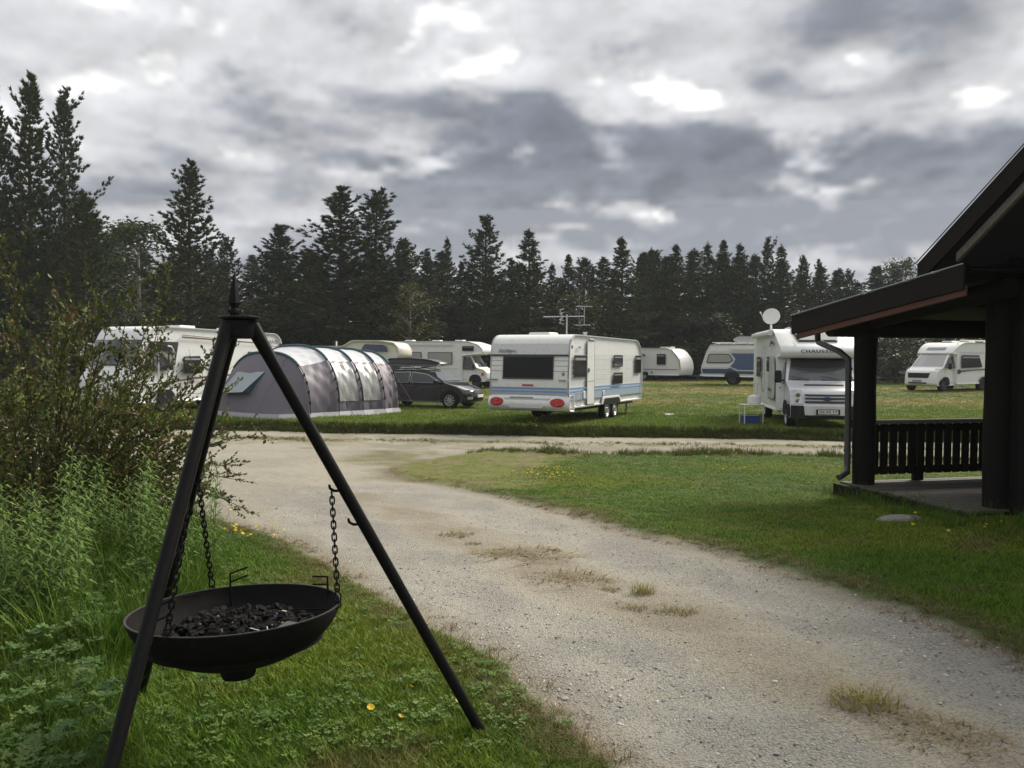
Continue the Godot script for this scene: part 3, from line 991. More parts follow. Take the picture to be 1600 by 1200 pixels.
	for i in 110000:
		var d := 1.4 + pow(rng.randf(), 1.6) * 16.0
		var x := rng.randf_range(-0.7, 0.8) * (d + 1.0)
		var s := road_at(x, -d)
		if s < 0.02: continue
		var m := mid_dist(Vector2(x, -d))
		var dens := 0.12 + 0.88 * sst(0.30, 0.7, m) * (1.0 - sst(1.15, 1.7, m)) * sst(-0.35, 0.25, nz.get_noise_2d(x * 45.0, d * 45.0))
		if rng.randf() > dens: continue
		var q := rng.randf()
		var size := 0.0026 + 0.008 * pow(rng.randf(), 3.0) + (0.009 * rng.randf() if q > 0.985 else 0.0)
		xf.append(Transform3D(Basis.from_euler(Vector3(rng.randf_range(-0.4, 0.4), rng.randf() * TAU, 0)).scaled(Vector3(size, size, size * 1.2)), Vector3(x, surface_y(x, -d) + size * 0.25, -d)))
		var g := rng.randf()
		var c := Color(0.33, 0.33, 0.31)
		if g < 0.16: c = Color(0.12, 0.12, 0.12)
		elif g > 0.86: c = Color(0.55, 0.54, 0.51)
		elif g > 0.72: c = Color(0.30, 0.25, 0.19)
		cc.append(c * rng.randf_range(0.8, 1.2))
	tag(multi("gravel", st.mesh(), M["painted"], xf, cc), "loose grey gravel stones on the drive", "gravel", "", "stuff")
	# dead grass along the edges of the drive
	xf = []; cc = []
	var dead := tuft_mesh(14, 0.05, 0.04, 0.0017, 1.8, 33)
	for i in 60000:
		var d := 1.5 + pow(rng.randf(), 1.3) * 14.0
		var x := rng.randf_range(-0.7, 0.8) * (d + 1.0)
		var s := road_at(x, -d)
		if s < -0.22 or s > 0.22 * rng.randf(): continue
		if nz2.get_noise_2d(x * 110.0, d * 110.0) + 0.15 < rng.randf_range(-0.3, 0.4): continue
		var k := rng.randf_range(0.6, 1.3)
		xf.append(Transform3D(Basis(Vector3.UP, rng.randf() * TAU).scaled(Vector3(k, k * 0.8, k)), Vector3(x, surface_y(x, -d), -d)))
		cc.append(Color(0.13, 0.095, 0.05).lerp(Color(0.24, 0.19, 0.10), rng.randf()))
	tag(multi("dead_grass", dead, M["blade"], xf, cc), "brown dead grass along both edges of the gravel drive", "grass", "", "stuff")
	# dry bits lying on the drive
	var bit := MB.new()
	bit.box(Vector3.ZERO, Vector3(0.03, 0.0015, 0.0015))
	xf = []; cc = []
	for i in 1800:
		var d := 1.8 + rng.randf() * 7.0
		var x := rng.randf_range(-0.5, 0.75) * d
		if road_at(x, -d) < 0.0: continue
		var s := rng.randf_range(0.4, 1.6)
		xf.append(Transform3D(Basis.from_euler(Vector3(0, rng.randf() * TAU, rng.randf_range(-0.15, 0.15))).scaled(Vector3(s, 1, 1)), Vector3(x, surface_y(x, -d) + 0.002, -d)))
		cc.append(Color(0.08, 0.065, 0.045).lerp(Color(0.35, 0.29, 0.18), rng.randf()))
	tag(multi("straw", bit.mesh(), M["painted"], xf, cc), "dry straws and twigs lying on the gravel drive", "straw", "", "stuff")

func flower_mesh(s: int, n: int, spread: float, tall: float) -> ArrayMesh:
	var r := RandomNumberGenerator.new(); r.seed = s
	var mb := MB.new(); mb.colored = true
	for i in n:
		var a := r.randf() * TAU
		var q := sqrt(r.randf()) * spread
		var p := Vector3(cos(a) * q, 0, sin(a) * q)
		var top := p + Vector3(r.randf_range(-0.04, 0.04), tall * r.randf_range(0.6, 1.1), r.randf_range(-0.04, 0.04))
		mb.col = Color(0.06, 0.11, 0.025)
		mb.tube([p, top], [0.0012, 0.001], 3, false)
		mb.col = Color(0.72, 0.50, 0.02)
		var nn := Vector3(r.randf_range(-0.7, 0.7), 1, r.randf_range(-0.7, 0.9)).normalized()
		var u := nn.cross(Vector3(1, 0.1, 0)).normalized()
		var w := u.cross(nn)
		var R := 0.015 * r.randf_range(0.7, 1.2)
		for k in 6:
			var b0 := TAU * k / 6.0
			var b1 := TAU * (k + 0.8) / 6.0
			mb.tri(top, top + (u * cos(b0) + w * sin(b0)) * R + nn * 0.004, top + (u * cos(b1) + w * sin(b1)) * R + nn * 0.004)
	return mb.mesh()

func make_flowers() -> void:
	var spots := [[385, 845, 22, 0.22, 0.12, "yellow dandelion flowers at the drive edge behind the fire bowl"], [335, 812, 8, 0.30, 0.10, "few yellow flowers at the drive edge under the shrub"], [440, 838, 5, 0.14, 0.09, "small cluster of yellow flowers on the drive edge behind the right chain"], [670, 1110, 4, 0.28, 0.04, "scattered buttercups in the grass by the foot of the tripod"], [850, 748, 110, 0.6, 0.14, "dense yellow buttercup patch beside the mossy turning"], [835, 676, 40, 1.2, 0.2, "yellow flowers on the bank in front of the striped caravan"], [1190, 740, 14, 1.4, 0.08, "sparse yellow flowers in the lawn before the cabin"], [1430, 822, 9, 0.8, 0.10, "yellow flowers in the shaded grass below the cabin deck"], [1060, 715, 12, 1.4, 0.16, "pale flowers in the verge along the cross track"]]
	for s in spots:
		var p := on_ground(s[0], s[1])
		var o := solo("yellow_flowers", flower_mesh(int(s[0]), s[2], s[3], s[4]), M["leaf"], s[5], "flowers", Vector3(p.x, surface_y(p.x, p.z), p.z), 0.0, "yellow flowers")
		o.set_meta("kind", "stuff")

# ---------------------------------------------------------------- trees
func conifer(seed_: int, h: float, rmax: float, y0: float, kind: String) -> Node3D:
	var r := RandomNumberGenerator.new(); r.seed = seed_
	var o := Node3D.new()
	var tb := MB.new()
	var bend := Vector3(r.randf_range(-0.02, 0.02) * h, 0, r.randf_range(-0.02, 0.02) * h)
	var spine := func(y: float) -> Vector3:
		var k := y / h
		return Vector3(0, y, 0) + bend * sin(k * 3.0) * k
	var pts := []; var rad := []
	for i in 9:
		var y := h * i / 8.0 * 0.98
		pts.append(spine.call(y)); rad.append(h * 0.0135 * (1.0 - i / 8.3) + 0.012)
	pts[0].y = -0.4
	tb.tube(pts, rad, 7)
	part("trunk", tb, M["bark"], o, 60.0)
	var mb := MB.new()
	mb.colored = true
	var y := y0
	var phase := r.randf() * TAU
	var pine := kind == "pine"
	while y < h * 0.985:
		var t := (y - y0) / (h - y0)
		var R: float
		if pine:
			R = rmax * pow(1.0 - t, 0.62) * (0.45 + 0.68 * r.randf()) * (1.0 if t > 0.10 else 0.8)
		else:
			R = rmax * pow(1.0 - t, 0.74) * (0.62 + 0.50 * r.randf())
		R = maxf(R, 0.13)
		var n := 6 if pine else 7
		for b in n:
			phase += TAU / n + r.randf_range(-0.35, 0.35)
			var L := R * r.randf_range(0.6, 1.18)
			if pine and r.randf() < 0.10: L *= 1.3
			var elev: float
			if pine: elev = lerpf(0.02, 0.95, t) + r.randf_range(-0.15, 0.2)
			else: elev = lerpf(-0.35, 0.8, pow(t, 1.6)) + r.randf_range(-0.12, 0.12)
			var dir := Vector3(cos(phase) * cos(elev), sin(elev), sin(phase) * cos(elev))
			var side := Vector3(-sin(phase), 0, cos(phase))
			var a: Vector3 = spine.call(y + r.randf_range(-0.1, 0.1))
			var curl := 0.22 * L if pine else 0.14 * L
			var tip := a + dir * L + Vector3(0, curl, 0)
			mb.col = Color(0.04, 0.03, 0.022)
			var wv := Vector3(0, 0.012 + L * 0.006, 0)
			mb.tri(a - wv, a + wv, tip)
			var nt := maxi(3, int(L * (11.0 if pine else 11.5)))
			for k in nt:
				var s := lerpf(0.15, 1.0, pow((k + r.randf()) / nt, 0.7 if pine else 0.85))
				var c := a + dir * L * s + Vector3(0, curl * s * s, 0)
				var lat := (1.0 - s * 0.55) * L * 0.34
				c += side * r.randf_range(-lat, lat) + Vector3(0, r.randf_range(-0.12, 0.12), 0)
				var g := r.randf()
				var base := Color(0.048, 0.066, 0.036).lerp(Color(0.098, 0.122, 0.060), g * g)
				if pine: base = base.lerp(Color(0.05, 0.062, 0.034), 0.25)
				mb.col = base
				for q in (17 if pine else 15):
					var dd := (dir * 0.7 + side * r.randf_range(-1.0, 1.0) + Vector3(0, r.randf_range(-0.25, 0.75) if pine else r.randf_range(-0.75, 0.25), 0) + Vector3(r.randf_range(-0.5, 0.5), 0, r.randf_range(-0.5, 0.5))).normalized()
					var ln := r.randf_range(0.12, 0.27)
					var wd := dd.cross(Vector3(r.randf_range(-1, 1), r.randf_range(-1, 1), r.randf_range(-1, 1))).normalized() * r.randf_range(0.020, 0.040)
					mb.tri(c - wd, c + wd, c + dd * ln)
		y += (0.30 + 0.22 * r.randf()) * (1.0 if t < 0.8 else 0.75)
	# leading shoot
	mb.col = Color(0.03, 0.045, 0.02)
	for q in 26:
		var c2: Vector3 = spine.call(h * r.randf_range(0.93, 1.0))
		var d2 := Vector3(r.randf_range(-0.6, 0.6), r.randf_range(0.5, 1.0), r.randf_range(-0.6, 0.6)).normalized()
		var w2 := d2.cross(Vector3(r.randf(), 0.1, r.randf_range(-1, 1))).normalized() * 0.035
		mb.tri(c2 - w2, c2 + w2, c2 + d2 * 0.32)
	part("crown", mb, M[["needle", "needle_olive"][seed_ % 2]], o)
	return o

func leafy_tree(seed_: int, h: float, rmax: float, y0: float, tone: Color, birch: bool) -> Node3D:
	var r := RandomNumberGenerator.new(); r.seed = seed_
	var o := Node3D.new()
	var tb := MB.new()
	tb.tube([Vector3(0, -0.3, 0), Vector3(0.05, h * 0.3, 0), Vector3(-0.05, h * 0.65, 0.06), Vector3(0.02, h * 0.95, 0)], [h * 0.014, h * 0.011, h * 0.006, 0.01], 7)
	var mb := MB.new()
	mb.colored = true
	for i in 46:
		var t := r.randf()
		var y := lerpf(y0, h * 0.97, t)
		var a := r.randf() * TAU
		var L := rmax * sqrt(maxf(0.04, 1.0 - pow(absf(t - 0.38) / 0.66, 2.0))) * r.randf_range(0.55, 1.1)
		var base := Vector3(0, y - L * 0.35, 0)
		var tip := Vector3(cos(a) * L, y + r.randf_range(0.0, 0.4) * L, sin(a) * L)
		tb.tube([base, base.lerp(tip, 0.5) + Vector3(0, 0.1 * L, 0), tip], [0.03, 0.018, 0.006], 4, false)
		for k in int(10 + L * 8):
			var s := r.randf_range(0.3, 1.05)
			var c := base.lerp(tip, s) + Vector3(r.randfn(0, 0.16), r.randfn(0, 0.16), r.randfn(0, 0.16)) * (0.6 + L * 0.4)
			var g := r.randf_range(0.6, 1.35)
			mb.col = Color(tone.r * g, tone.g * g, tone.b * g)
			for q in 7:
				var p := c + Vector3(r.randf_range(-0.2, 0.2), r.randf_range(-0.2, 0.2), r.randf_range(-0.2, 0.2))
				var u := Vector3(r.randf_range(-1, 1), r.randf_range(-1, 1), r.randf_range(-1, 1)).normalized()
				var w := u.cross(Vector3(r.randf_range(-1, 1), r.randf_range(-1, 1), 0.3)).normalized()
				var z := r.randf_range(0.05, 0.10)
				mb.tri(p - u * z, p + w * z * 0.6, p + u * z)
				mb.tri(p - u * z, p + u * z, p - w * z * 0.6)
	part("trunk", tb, M["birch_bark"] if birch else M["bark"], o, 50.0)
	part("crown", mb, M["leaf"], o)
	return o

func make_trees() -> void:
	rng.seed = 9
	var pines := []; var spruces := []; var leafy := []
	for i in 4: pines.append([conifer(100 + i, 12.0, 3.0 + 0.15 * i, 1.0 + 0.3 * i, "pine"), 12.0])
	for i in 4: spruces.append([conifer(200 + i, 12.0, 2.5 + 0.25 * i, 0.5, "spruce"), 12.0])
	leafy.append([leafy_tree(301, 8.0, 2.2, 1.6, Color(0.055, 0.070, 0.024), true), 8.0])
	leafy.append([leafy_tree(302, 6.0, 2.4, 0.6, Color(0.040, 0.056, 0.020), false), 6.0])
	leafy.append([leafy_tree(303, 8.0, 1.9, 1.2, Color(0.075, 0.075, 0.022), true), 8.0])
	# kind, variant, pixel of the top, distance, width factor, label (empty: one of the row)
	var T := [
		["p", 0, -12, 130, 47.0, 0.72, "tall pine at the picture edge beside the twin topped pine"],
		["p", 1, 50, 118, 48.0, 0.78, "tallest dark pine towering over the shrub"],
		["p", 2, 101, 146, 49.0, 0.62, "slimmer tall pine right beside the tallest pine"],
		["p", 3, 130, 310, 45.0, 1.0, "bushy lower pine with long side branches below the tallest pines"],
		["l", 0, 215, 345, 62.0, 1.2, "yellowish birch between the tallest pines and a lone broad pine"],
		["p", 1, 300, 253, 54.0, 1.2, "broad lone pine with a ragged pointed top behind the integrated motorhome"],
		["p", 2, 352, 372, 62.0, 1.1, ""],
		["p", 0, 438, 352, 62.0, 1.7, "shorter pine behind the tunnel tent"],
		["p", 3, 486, 392, 64.0, 1.3, ""],
		["p", 1, 535, 293, 58.0, 1.6, "round headed dark pine, taller of a pair behind the tunnel tent"],
		["p", 2, 592, 300, 59.0, 1.3, "open topped pine, slimmer of a pair behind the tunnel tent"],
		["p", 3, 632, 374, 62.0, 1.1, ""],
		["l", 2, 640, 440, 56.0, 0.9, "light green young birch in front of the pines behind the dark car"],
		["s", 0, 668, 390, 68.0, 0.8, ""],
		["s", 1, 698, 371, 70.0, 0.7, "thin spruce with sparse top behind the dark car"],
		["s", 2, 722, 410, 68.0, 0.9, ""],
		["p", 0, 760, 337, 64.0, 1.2, "pine with a narrow pointed top left of the caravan aerial"],
		["s", 3, 826, 360, 66.0, 1.1, "dense cone shaped spruce behind the striped caravan"],
		["s", 0, 800, 404, 68.0, 0.9, ""],
		["s", 1, 862, 412, 70.0, 0.9, ""],
		["s", 2, 888, 399, 70.0, 0.8, ""],
		["s", 1, 926, 415, 74.0, 0.45, "bare thin spruce top standing in a gap of the row"],
		["l", 2, 905, 455, 68.0, 1.1, "olive birch behind the caravan aerial"],
		["s", 3, 970, 372, 66.0, 1.15, "broad spruce right of the gap in the tree row"],
		["s", 0, 1000, 400, 70.0, 0.9, ""], ["s", 1, 1018, 388, 71.0, 0.8, ""], ["s", 2, 1040, 402, 72.0, 0.8, ""], ["s", 3, 1056, 383, 71.0, 0.85, ""], ["s", 0, 1080, 392, 73.0, 0.75, ""], ["s", 1, 1106, 380, 71.0, 0.8, ""], ["s", 2, 1131, 377, 72.0, 0.85, ""], ["s", 3, 1156, 382, 72.0, 0.8, ""], ["s", 0, 1178, 398, 73.0, 0.75, ""], ["p", 2, 1200, 375, 71.0, 0.8, ""], ["s", 1, 1222, 384, 72.0, 0.85, ""], ["p", 3, 1256, 401, 76.0, 0.7, ""], ["p", 1, 1279, 407, 77.0, 0.7, ""], ["p", 0, 1306, 424, 78.0, 0.8, ""], ["p", 2, 1326, 424, 78.0, 0.8, ""], ["s", 2, 1374, 419, 82.0, 0.7, ""],
		["l", 0, 1412, 404, 80.0, 0.8, "feathery birch top showing above the porch roof"],
		["l", 1, 1400, 517, 60.0, 1.5, "dark rounded leafy tree seen through the porch"], ["l", 1, 1445, 505, 64.0, 1.4, "leafy tree behind the white semi integrated motorhome"],
		["s", 1, 1500, 440, 80.0, 1.0, ""], ["s", 3, 1560, 430, 80.0, 1.0, ""], ["p", 3, 1620, 420, 76.0, 1.0, ""],
		["p", 2, -70, 160, 50.0, 1.2, ""], ["p", 0, -130, 190, 52.0, 1.2, ""],
	]
	# rows that fill the wood behind
	for i in 62:
		var px := -160.0 + i * 30.5 + rng.randf_range(-14, 14)
		var top := 420.0 + rng.randf_range(-16, 16)
		if px < 180.0: top -= 70.0
		elif px < 700.0: top -= 25.0
		elif px > 945.0 and px < 1240.0: top -= 14.0
		elif px > 1330.0: top += 12.0
		T.append(["s" if rng.randf() < 0.65 else "p", i % 4, px, top, 76.0 + rng.randf_range(0.0, 14.0), 1.45, "-"])
	for i in 30:
		var px2 := -120.0 + i * 58.0 + rng.randf_range(-16, 16)
		if px2 > 870.0 and px2 < 955.0: continue
		T.append(["s" if i % 3 else "l", (i % 4) if i % 3 else 1, px2, 478.0 + rng.randf_range(-18, 16), (54.0 if px2 < 260.0 else 67.0) + rng.randf_range(0.0, 5.0), 1.5, "+"])
	for a in T:
		var set_: Array = pines if a[0] == "p" else (spruces if a[0] == "s" else leafy)
		var proto: Array = set_[int(a[1]) % set_.size()]
		var d: float = a[4]
		var top := at_depth(a[2], a[3], d)
		var base := stand(top.x, top.z)
		var k: float = maxf((top.y - base.y) / proto[1], 0.2)
		var o: Node3D = proto[0].duplicate()
		var leafy_one: bool = a[0] == "l"
		o.name = numbered("pine_tree" if a[0] == "p" else ("spruce_tree" if a[0] == "s" else "leafy_tree"))
		add_child(o)
		o.position = base
		o.rotation.y = rng.randf() * TAU
		var wk: float = k * a[5] * (1.15 if a[0] == "p" else 1.3) * rng.randf_range(0.88, 1.12)
		o.scale = Vector3(wk, k, wk)
		var label: String = a[6]
		if label == "":
			tag(o, "dark spruce in the close row behind the far campers" if a[0] == "s" else ("pine in the row of conifers behind the campers" if a[0] == "p" else "leafy tree among the conifers"), "tree", "conifers in the row behind the campers")
		elif label == "-":
			tag(o, "spruce in the shade of the wood behind the front row" if a[0] == "s" else "pine in the shade of the wood behind the front row", "tree", "trees deep in the wood")
		elif label == "+":
			tag(o, "low bushy leafy tree at the edge of the wood" if leafy_one else "low young spruce at the edge of the wood", "tree", "young trees at the edge of the wood")
		else:
			tag(o, label, "tree", "trees round the camp site")
	for s in [pines, spruces, leafy]:
		for q in s: q[0].free()

# ---------------------------------------------------------------- shrub and weeds on the left
func make_shrub() -> void:
	var r := RandomNumberGenerator.new(); r.seed = 77
	var st := MB.new()
	var lf := MB.new()
	lf.colored = true
	var base := on_ground(75, 842)
	var leaf_at := func(p: Vector3, dir: Vector3, size: float, hue: float) -> void:
		var u := (dir + Vector3(r.randf_range(-1, 1), r.randf_range(-0.6, 0.9), r.randf_range(-1, 1)) * 0.9).normalized()
		var w := u.cross(Vector3(r.randf_range(-1, 1), r.randf_range(-1, 1), r.randf_range(-1, 1))).normalized()
		var nn := u.cross(w)
		var c := Color(0.068, 0.085, 0.022).lerp(Color(0.12, 0.14, 0.036), r.randf())
		if hue > 0.76: c = Color(0.15, 0.09, 0.04)
		elif hue > 0.70: c = Color(0.20, 0.18, 0.05)
		elif hue < 0.25: c = Color(0.05, 0.062, 0.024)
		lf.col = c
		var m := p + u * size * 0.55
		lf.tri(p, m + w * size * 0.30 + nn * size * 0.06, p + u * size)
		lf.tri(p, p + u * size, m - w * size * 0.30 + nn * size * 0.06)
	for i in 104:
		var a := r.randf() * TAU
		var foot := Vector3(cos(a), 0, sin(a)) * sqrt(r.randf()) * 0.55
		var lean := pow(r.randf(), 0.7) * 1.25
		var b := a + r.randf_range(-0.5, 0.5)
		var L := r.randf_range(1.6, 2.75) * (1.0 - 0.16 * lean)
		var out := Vector3(cos(b), 0, sin(b))
		if out.x > 0.2 and lean > 0.6: L *= 0.82
		var pts := []; var rad := []
		var droop := r.randf_range(0.1, 0.5) * lean
		for k in 8:
			var s := k / 7.0
			var p := foot + Vector3(0, sin(PI / 2.0 - lean * (0.55 + 0.45 * s)) * L * s - droop * s * s * s * 0.55, 0) + out * sin(lean * (0.55 + 0.45 * s)) * L * s
			p += Vector3(r.randf_range(-1, 1), r.randf_range(-1, 1), r.randf_range(-1, 1)) * 0.025
			p.y = maxf(p.y, 0.05 * s)
			pts.append(p); rad.append(lerpf(0.011, 0.0022, s) * (1.0 if k else 1.3))
		st.tube(pts, rad, 5, false)
		for k in range(1, 8):
			for j in (6 if k > 2 else 3):
				var s2 := r.randf()
				var p0: Vector3 = pts[k - 1].lerp(pts[k], s2)
				var along: Vector3 = (pts[k] - pts[k - 1]).normalized()
				var dir := (along * r.randf_range(0.3, 1.2) + Vector3(r.randf_range(-1, 1), r.randf_range(-0.3, 1.0), r.randf_range(-1, 1))).normalized()
				var tl := r.randf_range(0.10, 0.42) * (1.15 - 0.06 * k)
				var q1 := p0 + dir * tl * 0.5 + Vector3(0, r.randf_range(-0.02, 0.02), 0)
				var q2 := p0 + dir * tl + Vector3(r.randf_range(-0.05, 0.05), r.randf_range(-0.05, 0.05), r.randf_range(-0.05, 0.05))
				st.tube([p0, q1, q2], [0.0032, 0.0022, 0.0012], 3, false)
				var nl := int(tl * 78.0 * (0.55 if r.randf() < 0.3 else 1.0))
				var hue0 := r.randf()
				for m in nl:
					var s3 := (m + r.randf()) / nl
					var p := p0.lerp(q1, s3 * 2.0) if s3 < 0.5 else q1.lerp(q2, s3 * 2.0 - 1.0)
					leaf_at.call(p, dir, r.randf_range(0.022, 0.052), lerpf(r.randf(), hue0, 0.45))
			# leaves straight on the stem
			if k > 2:
				for m in 7:
					leaf_at.call(pts[k - 1].lerp(pts[k], r.randf()), out, r.randf_range(0.02, 0.042), r.randf())
	var o := thing("shrub", "big straggling shrub with thin arching twigs and small olive leaves", "shrub", base)
	part("stems", st, M["twig"], o, 60.0)
	part("foliage", lf, M["leaf"], o)

func herb(seed_: int, h: float) -> Node3D:
	var r := RandomNumberGenerator.new(); r.seed = seed_
	var o := Node3D.new()
	var st := MB.new(); var lf := MB.new()
	lf.colored = true
	var lean := Vector3(r.randf_range(-0.12, 0.12), 0, r.randf_range(-0.12, 0.12))
	var pts := []; var rad := []
	for k in 6:
		var s := k / 5.0
		pts.append(Vector3(0, h * s, 0) + lean * s * s * h)
		rad.append(lerpf(0.005, 0.0018, s))
	st.tube(pts, rad, 5, false)
	part("stem", st, M["herb_stem"], o, 60.0)
	var n := int(h * 62.0)
	for i in n:
		var s := lerpf(0.12, 1.0, float(i) / n)
		var p := Vector3(0, h * s, 0) + lean * s * s * h
		var a := i * 2.4 + r.randf_range(-0.3, 0.3)
		var d := Vector3(cos(a), 0, sin(a))
		var L := 0.13 * (1.0 - pow(absf(s - 0.5) * 1.5, 2.0) * 0.75) * r.randf_range(0.8, 1.15)
		var rise := lerpf(0.35, 0.9, s)
		var w := d.cross(Vector3.UP) * L * 0.085
		var m := p + d * L * 0.5 + Vector3(0, L * rise * 0.45, 0)
		var tip := p + d * L + Vector3(0, L * rise * 0.35 - L * 0.15, 0)
		var k := r.randf_range(0.8, 1.2)
		lf.col = Color(0.085 * k, 0.16 * k, 0.028 * k).lerp(Color(0.18, 0.25, 0.06), s * 0.35)
		lf.tri(p, m + w, m - w); lf.tri(m - w, m + w, tip)
	part("leaves", lf, M["leaf"], o)
	return o

func make_weeds() -> void:
	mat("herb_stem", Color(0.08, 0.10, 0.04), 0.7)
	rng.seed = 31
	var protos := [herb(1, 0.85), herb(2, 0.7), herb(3, 1.0), herb(4, 0.6)]
	for i in 95:
		var px := rng.randf_range(-30, 335)
		var py := rng.randf_range(872, 930)
		if px < 130.0: py = rng.randf_range(900, 1000)
		var p := on_ground(px, py)
		if road_at(p.x, p.z) > -0.15: continue
		var o: Node3D = protos[i % 4].duplicate()
		o.name = numbered("willowherb")
		add_child(o)
		o.position = p
		o.rotation.y = rng.randf() * TAU
		var k := rng.randf_range(0.6, 1.0) * (0.85 if px > 250.0 else 1.0)
		o.scale = Vector3(k, k, k)
		tag(o, "upright green stem with narrow leaves among the weeds below the shrub", "weed", "narrow leaved stems below the shrub")
	for q in protos: q.free()

# ---------------------------------------------------------------- log cabin with porch
# u runs along the gable towards the viewer, v away from the drive, w upwards
func make_cabin() -> void:
	var u := Vector3(0.25, 0, 0.968).normalized()
	var v := Vector3(0.968, 0, -0.25).normalized()
	var o3 := stand(4.74, -11.2)
	var deck_y := -0.06
	o3.y = deck_y
	var cb := thing("log_cabin", "dark stained log cabin with low pitched porch roof beside the drive", "cabin", o3)
	cb.basis = Basis(v, Vector3.UP, -u)   # local x = v, y = up, z = -u (away)
	var P := func(s: float, y: float, vv: float) -> Vector3: return Vector3(vv, y, -s)
	var log_tube := func(a: Vector3, b: Vector3, r: float) -> MB:
		var mb := MB.new()
		var pts := []; var rad := []
		var n := 6
		for i in n + 1:
			pts.append(a.lerp(b, float(i) / n)); rad.append(r * (1.0 + 0.04 * sin(i * 1.7 + a.y * 9.0)))
		mb.tube(pts, rad, 12)
		return mb
	# posts of the porch
	for s in [[0.0, 0.0, 0.145], [0.0, 3.2, 0.14]]:
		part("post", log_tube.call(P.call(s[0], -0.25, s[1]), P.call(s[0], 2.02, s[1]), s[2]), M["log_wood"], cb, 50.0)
	# deck
	var deck := MB.new()
	deck.box(P.call(1.0, -0.10, 2.2), Vector3(4.6, 0.14, 0.10))
	deck.box(P.call(-0.1, -0.10, 2.2), Vector3(4.6, 0.14, 0.10))
	deck.box(P.call(1.95, -0.10, 2.2), Vector3(4.6, 0.14, 0.10))
	part("deck_joists", deck, M["board_dark"], cb)
	var rr := RandomNumberGenerator.new(); rr.seed = 6
	for i in 17:
		var b := MB.new()
		var s0 := -0.25 + i * 0.135
		b.box(P.call(s0 + 0.0625, -0.012 + rr.randf_range(-0.003, 0.003), 2.05 + rr.randf_range(-0.02, 0.02)), Vector3(4.5, 0.03, 0.122), 0.006)
		part("deck_plank", b, M["deck_wood"], cb)
	var fb := MB.new()
	fb.box(P.call(0.9, -0.12, -0.235), Vector3(0.035, 0.19, 2.4), 0.006)
	part("deck_skirt", fb, M["board_dark"], cb)
	# railing along the far side of the deck
	var rail := MB.new()
	rail.box(P.call(-0.02, 0.835, 1.72), Vector3(3.1, 0.05, 0.13), 0.008)
	part("handrail", rail, M["board_grey"], cb)
	var r2 := MB.new()
	r2.box(P.call(-0.09, 0.74, 1.72), Vector3(3.1, 0.10, 0.045), 0.006)
	part("rail", r2, M["board_dark"], cb)
	var r3 := MB.new()
	r3.box(P.call(-0.09, 0.17, 1.72), Vector3(3.1, 0.10, 0.045), 0.006)
	part("rail", r3, M["board_dark"], cb)
	for i in 21:
		var x := 0.22 + i * 0.148
		# balusters sawn from boards: a round notch pair near each end leaves holes between neighbours
		var pts := [[-0.058, 0.11], [0.058, 0.11], [0.058, 0.17], [0.044, 0.19], [0.058, 0.21], [0.062, 0.26], [0.060, 0.66], [0.062, 0.69], [0.058, 0.72], [0.042, 0.745], [0.058, 0.77], [0.060, 0.80], [-0.060, 0.80], [-0.058, 0.77], [-0.042, 0.745], [-0.058, 0.72], [-0.062, 0.69], [-0.060, 0.66], [-0.062, 0.26], [-0.058, 0.21], [-0.044, 0.19], [-0.058, 0.17]]
		var pl := PackedVector2Array()
		for q in pts: pl.append(Vector2(q[0] * 0.93, q[1]))
		var b := MB.new()
		b.plate(pl, 0.0, 0.026, 0.003)
		var o := part("baluster", b, M["board_dark"], cb)
		o.position = P.call(-0.055, 0.0, x)
	var mp := MB.new()
	mp.box(P.call(-0.14, 0.36, 0.98), Vector3(0.16, 0.86, 0.06), 0.006)
	part("rail_post", mp, M["board_dark"], cb)
	# beams under the porch roof
	for s in [[0.0, 2.10, -0.55, 4.6, 0.13], [1.0, 2.42, -0.5, 4.6, 0.10]]:
		part("beam", log_tube.call(P.call(s[0], s[1], s[2]), P.call(s[0], s[1], s[3]), s[4]), M["log_wood"], cb, 50.0)
	part("beam", log_tube.call(P.call(-0.55, 2.12, 0.05), P.call(2.3, 2.46, 0.05), 0.11), M["log_wood"], cb, 50.0)
	# porch roof: a sloping slab with boards underneath and verge boards
	var s_e := -0.78; var s_w := 2.35
	var y_e := 2.27; var y_w := 2.66
	var slope := (y_w - y_e) / (s_w - s_e)
	var roof := MB.new()
	var q0: Vector3 = P.call(s_e, y_e, -0.6); var q1: Vector3 = P.call(s_w, y_w, -0.6)
	var q2: Vector3 = P.call(s_w, y_w, 5.0); var q3: Vector3 = P.call(s_e, y_e, 5.0)
	var dn := Vector3(0, -0.02, 0)
	roof.quad(q0, q1, q2, q3, Vector3.UP)
	roof.quad(q0 + dn, q1 + dn, q2 + dn, q3 + dn, Vector3.DOWN)
	roof.quad(q0, q3, q3 + dn, q0 + dn, Vector3(0, 0, 1))
	roof.quad(q0, q1, q1 + dn, q0 + dn, Vector3(-1, 0, 0))
	part("porch_roof", roof, M["felt"], cb)
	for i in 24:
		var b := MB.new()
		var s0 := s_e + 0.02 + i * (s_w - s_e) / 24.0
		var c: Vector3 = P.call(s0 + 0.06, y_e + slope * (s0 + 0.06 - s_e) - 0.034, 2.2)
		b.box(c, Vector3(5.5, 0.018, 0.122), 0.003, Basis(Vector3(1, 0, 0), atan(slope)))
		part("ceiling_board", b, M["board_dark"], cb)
	var verge := func(called: String, sa: float, ya: float, sb: float, yb: float, vv: float, deep: float, th: float, drop: float, m: Material) -> void:
		var mb := MB.new()
		var poly := V2([-sa, ya - drop, -sb, yb - drop, -sb, yb - drop - deep, -sa, ya - drop - deep])
		mb.plate(poly, 0.0, -th, 0.006, Transform3D(Basis(Vector3(0, 0, 1), Vector3(0, 1, 0), Vector3(1, 0, 0)), Vector3(vv, 0, 0)))
		part(called, mb, m, cb)
